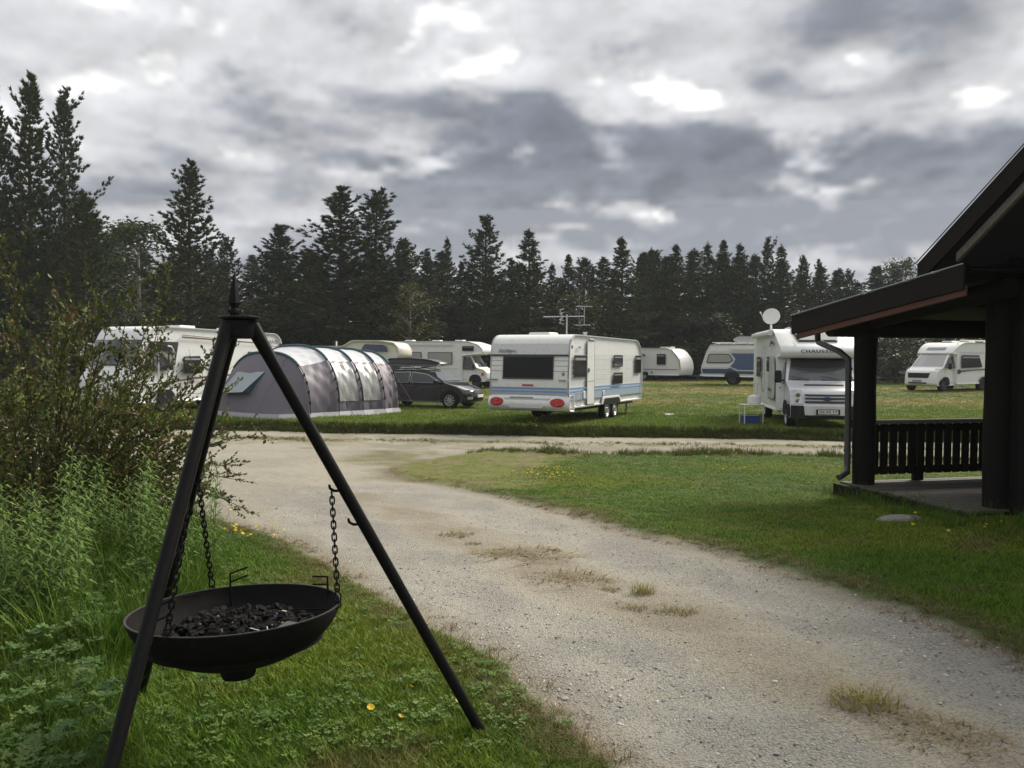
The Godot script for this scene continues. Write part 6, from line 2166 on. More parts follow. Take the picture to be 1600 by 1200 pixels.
	lg.face(Vector2(2.21, 0.29), Vector2(2.24, 0.40), [-0.5, 0.5], [-0.5, 0.5], f, 0.005, 0.012, Vector2(1, 0), 8)
	part("lower_grille", lg, M["black_plastic"], o)
	var np := MB.new()
	np.face(Vector2(2.25, 0.43), Vector2(2.248, 0.54), [-0.31, 0.31], [-0.31, 0.31], f, 0.006, 0.016, Vector2(1, 0), 4)
	part("number_plate", np, M["white_matt"], o)
	for x in [0.02, -0.95]:
		var cb := MB.new()
		cb.tube([Vector3(x, 1.50, -0.62), Vector3(x, 1.56, -0.60), Vector3(x, 1.56, 0.60), Vector3(x, 1.50, 0.62)], [0.018], 6)
		part("cross_bar", cb, M["dark_trim"], o, 40.0)
	var bp := rounded(V2([-1.55, 1.59, 0.55, 1.58, 0.86, 1.68, 0.82, 1.74, 0.35, 1.86, -0.6, 1.92, -1.45, 1.90, -1.62, 1.78]), [0.05, 0.1, 0.05, 0.05, 0.3, 0.3, 0.1, 0.1], 5)
	var bf := func(x: float, y: float, t: float) -> Vector3:
		var q := clampf((x - 0.0) / 0.9, 0.0, 1.0)
		return Vector3(x - 0.1 * q * t * t, y, 0.12 + t * (0.40 - 0.06 * q * q))
	var bx := MB.new()
	bx.body(bp, bf, 0.06, 0.40, [-0.7, 0.0, 0.7])
	var rb := part("roof_box", bx, M["roof_box"], o, 45.0)
	rb.set_meta("label", "long dark grey roof box")
	decal("box_seam", rb, V2([-1.58, 1.71, 0.75, 1.69, 0.75, 1.705, -1.58, 1.725]), bf, 1.0, "black_plastic", 0.0, 0.004)

func blue_motorhome() -> void:
	var d := 54.0
	var w := at_depth(1144, 603, d)
	var hx := 0.93; var hz := 0.367
	var fwd := Vector3(hx, 0, hz)
	var right := Vector3(-hz, 0, hx)
	var c := w + fwd * 1.3 - right * 0.95
	c.y = height(w.x, w.z)
	var o := thing("motorhome", "old blue and white motorhome with boxes on its roof on the far field", "motorhome", c, heading(hx, hz))
	var hw := 1.1
	var f := flat(hw)
	var prof := rounded(V2([-3.2, 0.55, 3.2, 0.5, 3.4, 1.1, 2.8, 2.2, 2.4, 2.62, -2.7, 2.62, -2.95, 2.2, -3.3, 1.1]), [0.1, 0.1, 0.2, 0.2, 0.2, 0.1, 0.3, 0.2], 5)
	var b := MB.new()
	b.body(prof, f, 0.06, hw)
	part("body", b, M["white"], o, 35.0)
	for s in [1.0, -1.0]:
		decal("side_panel", o, V2([-1.55, 1.05, -1.0, 0.95, 3.0, 0.95, 2.7, 2.05, -1.4, 2.05, -1.1, 1.7, -1.2, 1.45]), f, s, "blue_mid")
		decal("lower_panel", o, V2([-3.18, 0.75, 3.1, 0.72, 3.15, 0.90, -1.0, 0.90, -1.5, 1.05, -3.22, 1.05]), f, s, "blue_dark")
		decal("stripe", o, V2([-3.2, 1.15, -1.5, 1.15, -0.95, 0.93, 3.1, 0.90, 3.1, 0.94, -0.93, 0.98, -1.48, 1.20, -3.2, 1.20]), f, s, "white_matt", 0.004)
		window(o, rounded(V2([-2.95, 1.42, -1.50, 1.42, -1.22, 1.60, -1.50, 2.02, -2.80, 2.02]), 0.08), f, s, 0.06, "dark_trim", "curtain")
		window(o, rounded(V2([0.7, 1.55, 2.4, 1.35, 2.4, 2.02, 0.1, 2.02]), 0.05), f, s, 0.04)
		decal("roof_moulding", o, rect(-2.7, 2.16, 2.6, 2.20), f, s, "white_matt", 0.0, 0.02)
		decal("awning_rail", o, rect(-1.4, 2.28, 2.4, 2.36), f, s, "white_matt", 0.0, 0.06)
		wheel(o, -1.3, s * 0.95, 0.36, 0.22, 0, M["dark_trim"], s)
		wheel(o, 2.2, s * 0.95, 0.36, 0.22, 0, M["dark_trim"], s)
		for x in [-1.3, 2.2]:
			decal("wheel_well", o, rounded(V2([x - 0.5, 0.5, x - 0.45, 0.72, x - 0.22, 0.86, x + 0.22, 0.86, x + 0.45, 0.72, x + 0.5, 0.5]), 0.1), f, s, "black_plastic", 0.004, 0.006)
	blk("bumper", o, Vector3(-3.28, 0.62, 0), Vector3(0.16, 0.16, 2.16), "white_matt", 0.04)
	var rk := MB.new()
	for x in [-2.4, -1.4, -0.4, 0.6]: rk.tube([Vector3(x, 2.60, -0.95), Vector3(x, 2.74, -0.95), Vector3(x, 2.74, 0.95), Vector3(x, 2.60, 0.95)], [0.02], 5)
	for z in [-0.95, 0.95]: rk.tube([Vector3(-2.6, 2.74, z), Vector3(1.0, 2.74, z)], [0.02], 5)
	part("roof_rack", rk, M["white_matt"], o)
	var rb := MB.new()
	rb.body(rounded(V2([-1.2, 2.80, 1.6, 2.80, 1.6, 3.08, 0.8, 3.18, -1.0, 3.16, -1.35, 2.98]), 0.1, 4), func(x: float, y: float, t: float) -> Vector3: return Vector3(x, y, 0.2 + t * 0.4), 0.06, 0.4)
	part("roof_box", rb, M["pale_grey"], o, 40.0)

func far_caravan() -> void:
	var d := 62.0
	var corner := at_depth(1057, 598, d)
	var hx := 0.80; var hz := 0.60
	var fwd := Vector3(hx, 0, hz)
	var right := Vector3(-hz, 0, hx)
	var hw := 1.12
	var c := corner - fwd * 2.2 - right * hw
	c.y = height(corner.x, corner.z)
	var o := thing("caravan", "small white caravan with rounded nose on the far field before the trees", "caravan", c, heading(hx, hz))
	var f := flat(hw)
	var prof := rounded(V2([-2.4, 0.42, 2.40, 0.42, 2.55, 0.9, 2.45, 1.6, 1.75, 2.46, -2.2, 2.50, -2.45, 2.2]), [0.08, 0.1, 0.3, 0.5, 0.6, 0.15, 0.2], 6)
	var b := MB.new()
	b.body(prof, f, 0.08, hw)
	part("body", b, M["white"], o, 40.0)
	for s in [1.0, -1.0]:
		window(o, rect(-1.35, 1.30, -0.65, 2.02, 0.06), f, s, 0.04)
		window(o, rect(0.55, 1.22, 1.30, 2.02, 0.06), f, s, 0.04)
		decal("stripe", o, rect(-2.4, 0.84, 2.3, 0.88), f, s, "dark_trim")
		decal("edge_trim", o, V2([1.7, 2.42, 1.75, 2.42, 2.45, 1.58, 2.50, 0.9, 2.44, 0.9, 2.38, 1.56]), f, s, "mid_grey", 0.0, 0.006)
		wheel(o, -0.55, s * 1.02, 0.31, 0.2, 0, M["alloy"], s)
		decal("wheel_well", o, rounded(V2([-1.0, 0.42, -0.9, 0.66, -0.2, 0.66, -0.1, 0.42]), 0.1), f, s, "black_plastic")
	var em := MB.new()
	em.face(Vector2(2.35, 1.60), Vector2(2.33, 1.64), [-0.35, 0.35], [-0.3, 0.3], f, 0.01, 0.006, Vector2(1, 0.3))
	em.face(Vector2(2.40, 1.50), Vector2(2.16, 1.86), [0.1, 0.14], [0.24, 0.27], f, 0.01, 0.006, Vector2(1, 0.3), 2)
	part("emblem", em, M["mid_grey"], o)
	blk("drawbar", o, Vector3(3.0, 0.40, 0), Vector3(1.3, 0.10, 0.3), "dark_trim", 0.02)
	blk("jockey_wheel", o, Vector3(3.4, 0.2, 0.1), Vector3(0.2, 0.4, 0.12), "dark_trim", 0.05)
	blk("chassis", o, Vector3(-0.4, 0.34, 0), Vector3(3.8, 0.12, 1.6), "dark_trim", 0.02)
	blk("roof_hatch", o, Vector3(0.9, 2.52, 0), Vector3(0.9, 0.10, 0.7), "white_matt", 0.03)

# ---------------------------------------------------------------- tunnel tent
func tunnel_tent() -> void:
	var A := Vector3(0.62, 0, -0.785).normalized()     # along the tunnel, away from the viewer
	var B := Vector3(0.785, 0, 0.62).normalized()      # across, towards the near side
	var nb := on_ground(484, 653)
	var hwid := 2.25
	var org := nb - B * hwid
	org.y = height(nb.x, nb.z)
	var o := thing("tunnel_tent", "grey and purple tunnel tent with silver roof and hoop poles", "tent", org)
	# hoop k: distance along, half width, height
	var H := [[0.0, hwid, 2.02], [1.12, hwid + 0.02, 2.26], [2.15, hwid, 2.22], [3.15, hwid - 0.02, 2.18], [3.95, hwid - 0.15, 2.12]]
	var at := func(k: float, a: float, push := 0.0) -> Vector3:
		# a runs 0 (far base) .. 1 (near base)
		var i := clampi(int(floor(k)), 0, 3)
		var t := k - i
		var s := lerpf(H[i][0], H[i + 1][0], t)
		var w := lerpf(H[i][1], H[i + 1][1], t)
		var hh := lerpf(H[i][2], H[i + 1][2], t)
		var sag := 0.045 * sin(PI * t)
		var ang := PI * (1.0 - a)
		var cx := cos(ang); var sy := sin(ang)
		var x := signf(cx) * pow(absf(cx), 0.72) * w
		var y := pow(sy, 0.80) * hh
		var n := Vector2(x / w, y / hh).normalized()
		x -= n.x * (sag - push); y -= n.y * (sag - push)
		return A * s + B * x + Vector3(0, maxf(y, 0.0), 0)
	var shell := func(called: String, k0: float, k1: float, a0: float, a1: float, m: String, push: float) -> void:
		var mb := MB.new()
		var nk := 10; var na := 26
		for i in nk:
			for j in na:
				var ka := lerpf(k0, k1, float(i) / nk); var kb := lerpf(k0, k1, (i + 1.0) / nk)
				var aa := lerpf(a0, a1, float(j) / na); var ab := lerpf(a0, a1, (j + 1.0) / na)
				var wr := func(k: float, a: float) -> Vector3:
					var rip := (0.016 * sin((k * 3.0 + a * 9.0) * 4.0 + k * 7.0) + 0.014 * sin(a * 61.0 - k * 23.0) * sin(k * 9.0 + a * 5.0)) * (1.0 if k > k0 + 0.05 and k < k1 - 0.05 else 0.0)
					return at.call(k, a, push + rip)
				var p0: Vector3 = wr.call(ka, aa)
				mb.quad(p0, wr.call(ka, ab), wr.call(kb, ab), wr.call(kb, aa), p0 - A * H[int(k0)][0])
		part(called, mb, M[m], o, 40.0)
	for k in 4:
		shell.call("roof_panel", k, k + 1, 0.22, 0.73, "tent_silver", 0.0)
		shell.call("side_panel", k, k + 1, 0.0, 0.22, "tent_purple", 0.0)
		shell.call("side_panel", k, k + 1, 0.73, 1.0, "tent_purple", 0.0)
	for k in [1, 2]:
		shell.call("window_panel", k + 0.08, k + 0.86, 0.745, 0.955, "tent_window", 0.028)
	# sloping end with its window flap, towards the viewer's left
	var e0: Vector3 = -A * 1.25
	var endp := MB.new()
	var n := 20
	var low := func(a: float) -> Vector3:
		var x := lerpf(-hwid * 0.92, hwid * 0.92, a)
		return e0 + B * x + A * 0.25 * pow(absf(a - 0.5) * 2.0, 3.0)
	for j in n:
		for i in 6:
			var g := func(a: float, t: float) -> Vector3:
				var p: Vector3 = at.call(0.0, a, 0.0)
				var q: Vector3 = low.call(a)
				var m := p.lerp(q, t)
				return m - A * 0.22 * sin(PI * t) * sin(PI * a)
			var a0 := float(j) / n; var a1 := (j + 1.0) / n
			var t0 := i / 6.0; var t1 := (i + 1.0) / 6.0
			var c0: Vector3 = g.call(a0, t0)
			endp.quad(c0, g.call(a1, t0), g.call(a1, t1), g.call(a0, t1), -A + Vector3(0, 0.5, 0))
	part("end_panel", endp, M["tent_purple"], o, 50.0)
	# poles: teal sleeves on top, dark webbing below, clips
	for k in 5:
		var sl := MB.new()
		var pts := []
		for i in 17: pts.append(at.call(minf(k, 3.9999), lerpf(0.24, 0.73, i / 16.0), 0.03) if k < 4 else at.call(3.9999, lerpf(0.24, 0.73, i / 16.0), 0.03))
		sl.tube(pts, [0.042], 7)
		part("pole_sleeve", sl, M["teal"], o, 60.0)
		for side in [0.0, 1.0]:
			var lw := MB.new()
			var q := []
			for i in 12:
				var a := lerpf(0.73, 0.998, i / 11.0) if side == 1.0 else lerpf(0.24, 0.002, i / 11.0)
				q.append(at.call(minf(k, 3.9999), a, 0.045))
			lw.tube(q, [0.016], 6)
			var po := part("pole", lw, M["webbing"], o, 60.0)
			if side == 1.0:
				for i in [3, 5, 7, 9]:
					var cl := MB.new()
					cl.box(q[i], Vector3(0.06, 0.11, 0.06), 0.015)
					part("clip", cl, M["webbing"], po)
	# pale mud flap round the foot
	var sk := MB.new()
	var foot := []
	for k in 9: foot.append(at.call(minf(k * 0.5, 3.9999), 0.9999, 0.02))
	var full := [low.call(0.0)]
	for j in 13: full.append(low.call(j / 12.0))
	for k in foot: full.append(k)
	for i in full.size() - 1:
		var p0: Vector3 = full[i]; var p1: Vector3 = full[i + 1]
		var out := (p0 + p1) * 0.5 - A * 2.0
		out.y = 0.4
		var of := Vector3(out.x, 0, out.z).normalized() * 0.10
		p0.y = 0.0; p1.y = 0.0
		sk.quad(p0 + Vector3(0, 0.15, 0) + of * 0.3, p1 + Vector3(0, 0.15, 0) + of * 0.3, p1 + of + Vector3(0, -0.03, 0), p0 + of + Vector3(0, -0.03, 0), out)
	part("mud_flap", sk, M["tent_skirt"], o, 50.0)
	# far end wall
	var fe := MB.new()
	for j in 20:
		fe.quad(at.call(3.9999, j / 20.0), at.call(3.9999, (j + 1) / 20.0), A * 3.95 + B * lerpf(-2.1, 2.1, (j + 1) / 20.0), A * 3.95 + B * lerpf(-2.1, 2.1, j / 20.0), A)
	part("end_wall", fe, M["tent_purple"], o)
	# window flap on the sloping end: an awning that stands off
	var wa: Vector3 = at.call(0.0, 0.5, 0.0)
	var g2 := func(a: float, t: float, off: float) -> Vector3:
		var p: Vector3 = at.call(0.0, a, 0.0)
		var q: Vector3 = low.call(a)
		return p.lerp(q, t) - A * (0.22 * sin(PI * t) * sin(PI * a) + off)
	var fl := MB.new()
	var f0: Vector3 = g2.call(0.40, 0.28, 0.03); var f1: Vector3 = g2.call(0.58, 0.28, 0.03)
	var f2: Vector3 = g2.call(0.58, 0.60, 0.30); var f3: Vector3 = g2.call(0.38, 0.62, 0.30)
	fl.quad(f0, f1, f2, f3, -A + Vector3(0, 1, 0))
	fl.quad(f3, f2, f2.lerp(g2.call(0.58, 0.60, 0.02), 0.35), f3.lerp(g2.call(0.38, 0.62, 0.02), 0.35), -A)
	var flo := part("window_flap", fl, M["tent_flap"], o)
	var fs := MB.new()
	fs.quad(f1, f2, g2.call(0.585, 0.62, 0.015), g2.call(0.585, 0.30, 0.015), B)
	fs.quad(f0, f3, g2.call(0.38, 0.64, 0.015), g2.call(0.395, 0.30, 0.015), -B)
	part("flap_side", fs, M["teal"], flo)
	# guy lines
	for q in [[0.0, 0.80, -0.5, 0.9], [0.0, 0.62, -1.6, 0.4], [0.0, 0.30, -2.0, -0.6], [1.0, 0.80, 0.0, 1.0], [4.0, 0.80, 0.3, 0.9]]:
		var p: Vector3 = at.call(minf(q[0], 3.9999), q[1], 0.02)
		var e: Vector3 = p + A * q[2] + B * (1.1 * q[3])
		e.y = -0.02
		var gl := MB.new()
		gl.tube([p, e], [0.006], 4)
		gl.tube([e + Vector3(0, -0.05, 0), e + Vector3(0, 0.06, 0)], [0.010], 5)
		part("guy_line", gl, M["line"], o)

func make_vehicles() -> void:
	integrated_motorhome()
	tunnel_tent()
	alcove_camper()
	overcab_motorhome()
	dark_car()
	striped_caravan()
	far_caravan()
	blue_motorhome()
	silver_motorhome()
	ducato_motorhome()
	# white scrap on the grass
	var p := on_ground(1046, 649)
	var mb := MB.new()
	var q := []
	for i in 9: q.append(Vector3(cos(i * 0.7) * 0.17 * (1.0 + 0.3 * sin(i * 2.2)), 0.03 + 0.03 * sin(i * 1.9), sin(i * 0.7) * 0.10))
	for i in 9: mb.trio(Vector3(0, 0.07, 0), q[i], q[(i + 1) % 9], Vector3.UP)
	solo("plastic_bag", mb, M["paper"], "crumpled white bag lying on the grass between caravan and motorhome", "bag", p)
	# low rail fence and a small sign at the far edge of the field
	var fd := 66.0
	var f0 := at_depth(1340, 590, fd); var f1 := at_depth(1600, 593, fd)
	var fo := thing("rail_fence", "low pale rail fence along the far edge of the field", "fence", stand(f0.x, f0.z))
	var bb := fo.position
	for i in 9:
		var a := f0.lerp(f1, i / 8.0)
		var pm := MB.new()
		var gy := height(a.x, a.z)
		pm.box(Vector3(a.x, (gy + a.y) * 0.5, a.z) - bb, Vector3(0.12, a.y - gy + 0.1, 0.12), 0.01)
		part("post", pm, M["board_grey"], fo)
		if i < 8:
			var a2 := f0.lerp(f1, (i + 1) / 8.0)
			var rm := MB.new()
			rm.tube([a - bb + Vector3(0, 0, 0.09), a2 - bb + Vector3(0, 0, 0.09)], [0.07], 6)
			part("rail", rm, M["board_grey"], fo)
	var sg := at_depth(1411, 580, 64.0)
	var so := thing("sign_post", "small wooden sign on a post by the far fence", "sign", stand(sg.x, sg.z))
	blk("post", so, Vector3(0, (sg.y - so.position.y) * 0.5, 0), Vector3(0.10, sg.y - so.position.y + 0.5, 0.10), "board_grey", 0.01)
	blk("board", so, Vector3(0, sg.y - so.position.y, 0.07), Vector3(0.62, 0.36, 0.03), "pale_grey", 0.005)

# ---------------------------------------------------------------- fire bowl on its tripod
func make_fireplace() -> void:
	var top := Vector3(-1.045, 1.72, -3.2)
	var feet := [Vector3(-0.125, 0, -3.55), Vector3(-1.215, 0, -2.23), Vector3(-1.74, 0, -3.86)]
	feet[0] = on_ground(757, 1142)
	var heads := [top + Vector3(0.045, 0, -0.01), top + Vector3(-0.03, 0, 0.04), top + Vector3(-0.035, 0, -0.035)]
	var base := stand(top.x, top.z)
	var tp := thing("tripod", "black steel tripod with a pointed finial holding the fire bowl", "tripod", base)
	for i in 3:
		feet[i].y = height(feet[i].x, feet[i].z) - 0.03
		var mb := MB.new()
		mb.tube([heads[i] - base, heads[i].lerp(feet[i], 0.08) - base, feet[i] - base], [0.029, 0.0245, 0.0225], 14)
		var lg := part("leg", mb, M["iron"], tp, 50.0)
		# hooks to hang the chains from
		for k in [0.375, 0.455]:
			var p: Vector3 = heads[i].lerp(feet[i], k) - base
			var toc := (Vector3(top.x, 0, top.z) - Vector3(heads[i].lerp(feet[i], k).x, 0, heads[i].lerp(feet[i], k).z)).normalized()
			var hk := MB.new()
			hk.tube([p, p + toc * 0.042, p + toc * 0.058 + Vector3(0, 0.010, 0), p + toc * 0.062 + Vector3(0, 0.026, 0)], [0.006, 0.006, 0.006, 0.005], 6)
			part("hook", hk, M["iron"], lg, 50.0)
	var hd := MB.new()
	hd.lathe([Vector2(0.001, -0.05), Vector2(0.060, -0.05), Vector2(0.064, -0.045), Vector2(0.064, 0.018), Vector2(0.060, 0.022), Vector2(0.001, 0.022)], 28, Transform3D(Basis(), top - base))
	part("collar", hd, M["iron"], tp, 40.0)
	var pl := MB.new()
	pl.lathe([Vector2(0.001, 0.023), Vector2(0.078, 0.023), Vector2(0.080, 0.026), Vector2(0.080, 0.032), Vector2(0.077, 0.034), Vector2(0.001, 0.034)], 28, Transform3D(Basis(), top - base))
	part("top_plate", pl, M["iron"], tp, 40.0)
	var sp := MB.new()
	var so := top - base + Vector3(-0.018, 0.034, 0)
	sp.lathe([Vector2(0.014, 0.0), Vector2(0.014, 0.012), Vector2(0.020, 0.014), Vector2(0.020, 0.026), Vector2(0.011, 0.030), Vector2(0.011, 0.036), Vector2(0.018, 0.052), Vector2(0.0125, 0.10), Vector2(0.006, 0.14), Vector2(0.0008, 0.172)], 4, Transform3D(Basis(Vector3.UP, 0.5).scaled(Vector3(1.25, 1.0, 1.25)), so))
	part("finial", sp, M["iron"], tp)
	# bowl
	var bc := Vector3(-1.06, 0.625, -3.2)
	var bowl := thing("fire_bowl", "shallow black steel fire bowl hanging on chains from the tripod", "fire bowl", bc)
	bowl.basis = Basis(Vector3(0, 0, 1), deg_to_rad(2.2)) * Basis(Vector3(1, 0, 0), deg_to_rad(-2.2))
	var R := 0.395
	var D := 0.215
	var out := []; var inn := []
	for i in 15:
		var a := i / 14.0
		var rr := R * sin(a * 1.42) / sin(1.42)
		var yy := -D * (cos(a * 1.42) - cos(1.42)) / (1.0 - cos(1.42))
		out.append(Vector2(maxf(rr, 0.001), yy))
		inn.append(Vector2(maxf(rr - 0.004, 0.001), yy + 0.005))
	inn.reverse()
	var bm := MB.new()
	bm.lathe(out, 72)
	bm.lathe([out[14], inn[0]], 72)
	bm.lathe(inn, 72)
	part("bowl_shell", bm, M["soot"], bowl, 40.0)
	var rim := MB.new()
	rim.lathe([Vector2(R - 0.0055, 0.004), Vector2(R + 0.0015, 0.004), Vector2(R + 0.002, 0.0075), Vector2(R - 0.005, 0.0075), Vector2(R - 0.0055, 0.004)], 72)
	part("rim", rim, M["rim_iron"], bowl, 40.0)
	var boss := MB.new()
	boss.lathe([Vector2(0.060, -D + 0.01), Vector2(0.066, -D - 0.03), Vector2(0.060, -D - 0.045), Vector2(0.001, -D - 0.045)], 24)
	part("drain_boss", boss, M["soot"], bowl, 40.0)
	# rods that carry a grill
	var rods := [[-0.135, -0.33, 0.13, 0.0], [0.30, -0.24, 0.12, PI], [-0.235, 0.22, 0.20, 0.35]]
	for q in rods:
		var b := MB.new()
		var h0 := Vector3(q[0], -0.06, q[1])
		var hh: float = q[2]
		b.tube([h0 + Vector3(0, -0.03, 0), h0 + Vector3(0, 0.05 + hh * 0.62, 0)], [0.0045], 6)
		var prong := Vector3(cos(q[3]), 0.04, -sin(q[3])) * 0.062
		var pr2 := Vector3(cos(q[3]), 0.35, -sin(q[3])) * 0.075
		var go := prong if q[3] > 3.0 else pr2
		for k in [1.0, 0.62, 0.2] if q[3] > 0.0 and q[3] < 3.0 else [1.0, 0.55]:
			b.tube([h0 + Vector3(0, 0.05 + hh * 0.60 * k, 0), h0 + Vector3(0, 0.05 + hh * 0.60 * k, 0) + go], [0.0040], 6)
		part("grill_holder", b, M["iron"], bowl, 50.0)
	# rods across the rim
	for q in [[Vector3(0.40, -0.004, 0.03), Vector3(0.22, -0.005, 0.01)], [Vector3(-0.20, -0.004, -0.35), Vector3(-0.33, -0.004, -0.22)]]:
		var b := MB.new()
		b.tube([q[0], q[1]], [0.004], 6)
		part("cross_rod", b, M["iron"], bowl, 50.0)
	var fix := [Vector3(0.393, 0, 0.0), Vector3(-0.115, 0, 0.375), Vector3(-0.215, 0, -0.335)]
	var names := ["black chain hooked to the leg that stands by the gravel", "black chain hanging behind the near leg of the tripod", "black chain hanging inside the far leg by the weeds"]
	for i in 3:
		var eyep: Vector3 = bowl.transform * (fix[i] + Vector3(0, 0.012, 0))
		var er := MB.new()
		var ring := []
		for k in 13: ring.append(fix[i] + Vector3(0, 0.006 + 0.012 * sin(TAU * k / 12.0), 0) + Vector3(0.012 * cos(TAU * k / 12.0), 0, 0))
		er.tube(ring, [0.003], 5, false)
		part("eyelet", er, M["iron"], bowl, 60.0)
		var k0 := 0.375
		var from: Vector3 = heads[i].lerp(feet[i], k0)
		var toc := (Vector3(top.x, from.y, top.z) - from).normalized()
		from += toc * 0.052 + Vector3(0, -0.004, 0)
		var ch := thing("chain", names[i], "chain", eyep, 0.0, "bowl chains")
		var L := from.distance_to(eyep)
		var dir := (from - eyep).normalized()
		var n := int(round((L - 0.05) / 0.0235))
		var link := MB.new()
		var pts := []
		for k in 17:
			var a := TAU * k / 16.0
			pts.append(Vector3(0.0085 * cos(a), 0.0105 * sin(a) + (0.0065 if sin(a) > 0.001 else (-0.0065 if sin(a) < -0.001 else 0.0)), 0))
		link.tube(pts, [0.0034], 6, false)
		var lm := link.mesh(60.0)
		var x := dir.cross(Vector3(0, 0, 1)).normalized()
		var B0 := Basis(x, dir, x.cross(dir))
		# snap hook at the bowl
		var sh := MB.new()
		var sp2 := []
		for k in 17:
			var a := TAU * k / 16.0 + PI / 2
			var w := 0.013 if sin(a) < 0 else 0.0075
			sp2.append(B0 * Vector3(w * cos(a), 0.028 * sin(a) + 0.026, 0))
		sh.tube(sp2, [0.0035], 6, false)
		part("snap_hook", sh, M["iron"], ch, 60.0)
		for k in n:
			var o := MeshInstance3D.new()
			o.name = "link"
			o.mesh = lm
			o.material_override = M["iron"]
			ch.add_child(o, true)
			o.transform = Transform3D(B0 * Basis(Vector3.UP, (0.25 if k % 2 == 0 else 1.75)), dir * (0.058 + (L - 0.058) * k / (n - 0.6)))
	# ash and charcoal
	rng.seed = 15
	var ash := MB.new()
	var rings := []
	for i in 9:
		var row := PackedVector3Array()
		for k in 30:
			var a := TAU * k / 30.0
			var q := 0.325 * i / 8.0
			var y := -0.10 + 0.055 * (1.0 - pow(i / 8.0, 2.0)) + nz2.get_noise_2d(cos(a) * q * 900.0, sin(a) * q * 900.0) * 0.02
			if i == 8: y = -0.125
			row.append(Vector3(cos(a) * q, y, sin(a) * q))
		rings.append(row)
	for i in 8:
		for k in 30:
			ash.quad(rings[i][k], rings[i][(k + 1) % 30], rings[i + 1][(k + 1) % 30], rings[i + 1][k], Vector3.UP)
	var ao := solo("ash_bed", ash, M["coal"], "bed of black ash and coal dust in the fire bowl", "ash", bc, 0.0, "", 60.0)
	ao.basis = bowl.basis
	ao.set_meta("kind", "stuff")
	var lump := []
	for s in 5:
		var r := RandomNumberGenerator.new(); r.seed = 50 + s
		var mb := MB.new()
		var sx := SphereMesh.new()
		var p := []
		for i in 5:
			var row := []
			for k in 7:
				var a := TAU * k / 7.0
				var b := PI * (i + 0.5) / 5.0
				row.append(Vector3(cos(a) * sin(b), cos(b) * 0.7, sin(a) * sin(b)) * r.randf_range(0.65, 1.15))
			p.append(row)
		for i in 4:
			for k in 7:
				var c: Vector3 = p[i][k] + p[i + 1][(k + 1) % 7]
				mb.quad(p[i][k], p[i][(k + 1) % 7], p[i + 1][(k + 1) % 7], p[i + 1][k], c)
		for k in 7:
			mb.trio(p[0][k], p[0][(k + 1) % 7], Vector3(0, 0.7, 0), Vector3.UP)
			mb.trio(p[4][k], p[4][(k + 1) % 7], Vector3(0, -0.7, 0), Vector3.DOWN)
		lump.append(mb.mesh())
	var lab := ["black charcoal lumps heaped in the fire bowl", "small charcoal crumbs among the lumps in the fire bowl", "ash coated charcoal crumbs in the fire bowl"]
	for s in 3:
		var xf := []; var cc := []
		for i in [120, 260, 90][s]:
			var a := rng.randf() * TAU
			var q := sqrt(rng.randf()) * 0.30
			var size: float = [rng.randf_range(0.010, 0.026), rng.randf_range(0.005, 0.012), rng.randf_range(0.003, 0.008)][s]
			var y := -0.10 + 0.055 * (1.0 - pow(q / 0.3, 2.0)) + size * 0.45 + (0.018 * rng.randf() if s == 0 else 0.008)
			xf.append(Transform3D(Basis.from_euler(Vector3(rng.randf() * TAU, rng.randf() * TAU, rng.randf() * TAU)).scaled(Vector3(size, size * 0.8, size * 1.5)), Vector3(cos(a) * q, y, sin(a) * q)))
		var o := multi("charcoal", lump[s], M["coal"] if s < 2 else M["ash"], xf, [])
		o.transform = Transform3D(bowl.basis, bc)
		tag(o, lab[s], "charcoal", "", "stuff")
	# cigarette ends, stick ends and foil on the coals: pixel places on the ash
	var bits := [["cigarette_end", 378, 972, "white and orange cigarette end near the middle of the coals"], ["cigarette_end", 359, 994, "orange cigarette end at the near rim of the coals"], ["cigarette_end", 441, 973, "upright orange cigarette end beside the crumpled foil"], ["matchstick", 405, 985, "thin pale matchstick leaning on the coals"], ["matchstick", 419, 988, "short pale matchstick stub in the coals"], ["matchstick", 448, 955, "pale stick end lying at the back of the coals"]]
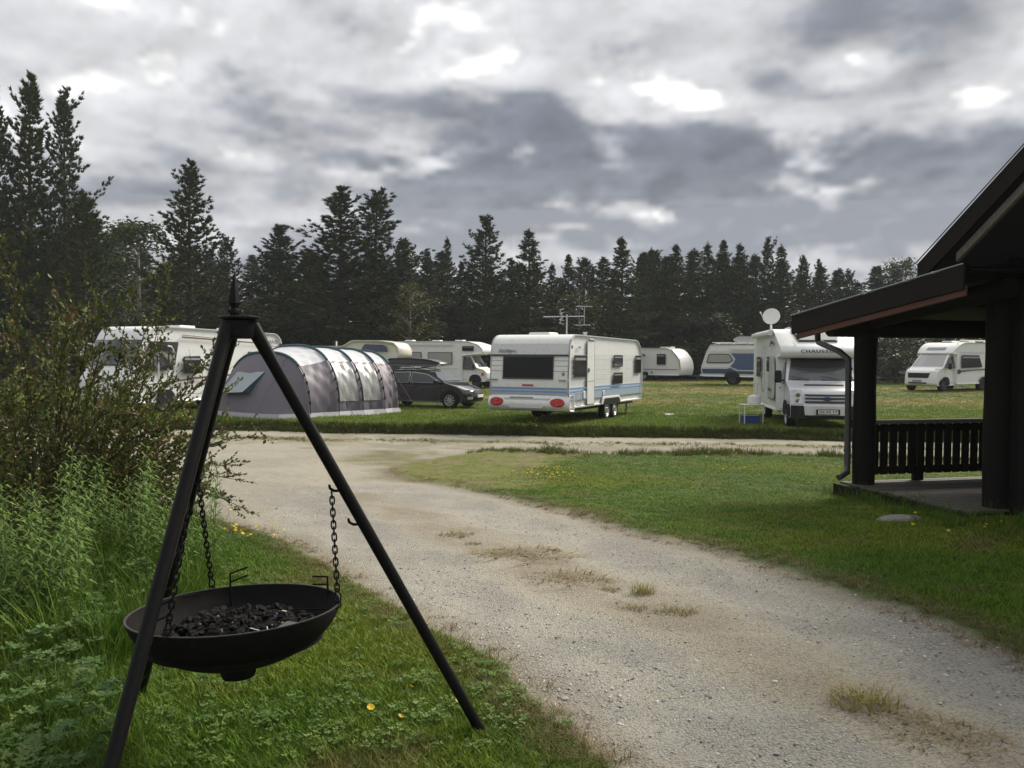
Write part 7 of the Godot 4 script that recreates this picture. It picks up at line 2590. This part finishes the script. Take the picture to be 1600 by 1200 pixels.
	for q in bits:
		var r := ray(q[1], q[2])
		var pl2 := Plane(bowl.basis.y, bc + bowl.basis.y * -0.030)
		var hit = pl2.intersects_ray(eye, r)
		var mb := MB.new()
		var dd := Vector3(cos(q[1]), 0.35, sin(q[1])).normalized()
		if q[0] == "cigarette_end":
			mb.tube([Vector3.ZERO, dd * 0.022], [0.0042], 8)
			var o := thing(q[0], q[3], "cigarette end", hit, 0.0, "rubbish in the bowl")
			part("filter", mb, M["filter"], o, 40.0)
			var m2 := MB.new()
			m2.tube([dd * -0.010, dd * -0.0005], [0.0040], 8)
			part("paper", m2, M["paper"], o, 40.0)
		else:
			mb.tube([Vector3.ZERO, dd * 0.034], [0.0016], 5)
			solo(q[0], mb, M["paper"], q[3], "matchstick", hit, 0.0, "rubbish in the bowl")
	var rf := ray(470, 974)
	var hf = Plane(bowl.basis.y, bc + bowl.basis.y * -0.028).intersects_ray(eye, rf)
	var fo := solo("foil_scrap", lump[1], M["foil"], "crumpled scrap of silver foil on the coals", "scrap", hf)
	fo.scale = Vector3(0.018, 0.008, 0.012)
	var hb = Plane(bowl.basis.y, bc + bowl.basis.y * -0.040).intersects_ray(eye, ray(452, 982))
	var cbm := MB.new()
	cbm.plate(rounded(V2([-0.06, -0.03, 0.05, -0.045, 0.075, 0.02, -0.02, 0.05]), 0.012), 0.0, 0.004, 0.0, Transform3D(Basis(Vector3(1, 0, 0), -PI / 2 + 0.2), Vector3.ZERO))
	solo("cardboard_scrap", cbm, M["ash"], "grey flat scrap of cardboard under the foil", "scrap", hb)
	# thistle-like weed and white rag leaves near the right foot are left to the grass

func _ready() -> void:
	nz.seed = 3; nz.frequency = 0.01; nz.fractal_octaves = 4
	nz2.seed = 8; nz2.frequency = 0.012; nz2.fractal_octaves = 3
	make_camera()
	make_sky()
	make_materials()
	print("sky ", Time.get_ticks_msec())
	make_ground()
	print("ground ", Time.get_ticks_msec())
	make_trees()
	print("trees ", Time.get_ticks_msec())
	make_cabin()
	make_vehicles()
	print("vehicles ", Time.get_ticks_msec())
	make_fireplace()
	make_shrub()
	make_weeds()
	make_flowers()
	print("shrub ", Time.get_ticks_msec())
	make_grass()
	print("grass ", Time.get_ticks_msec())
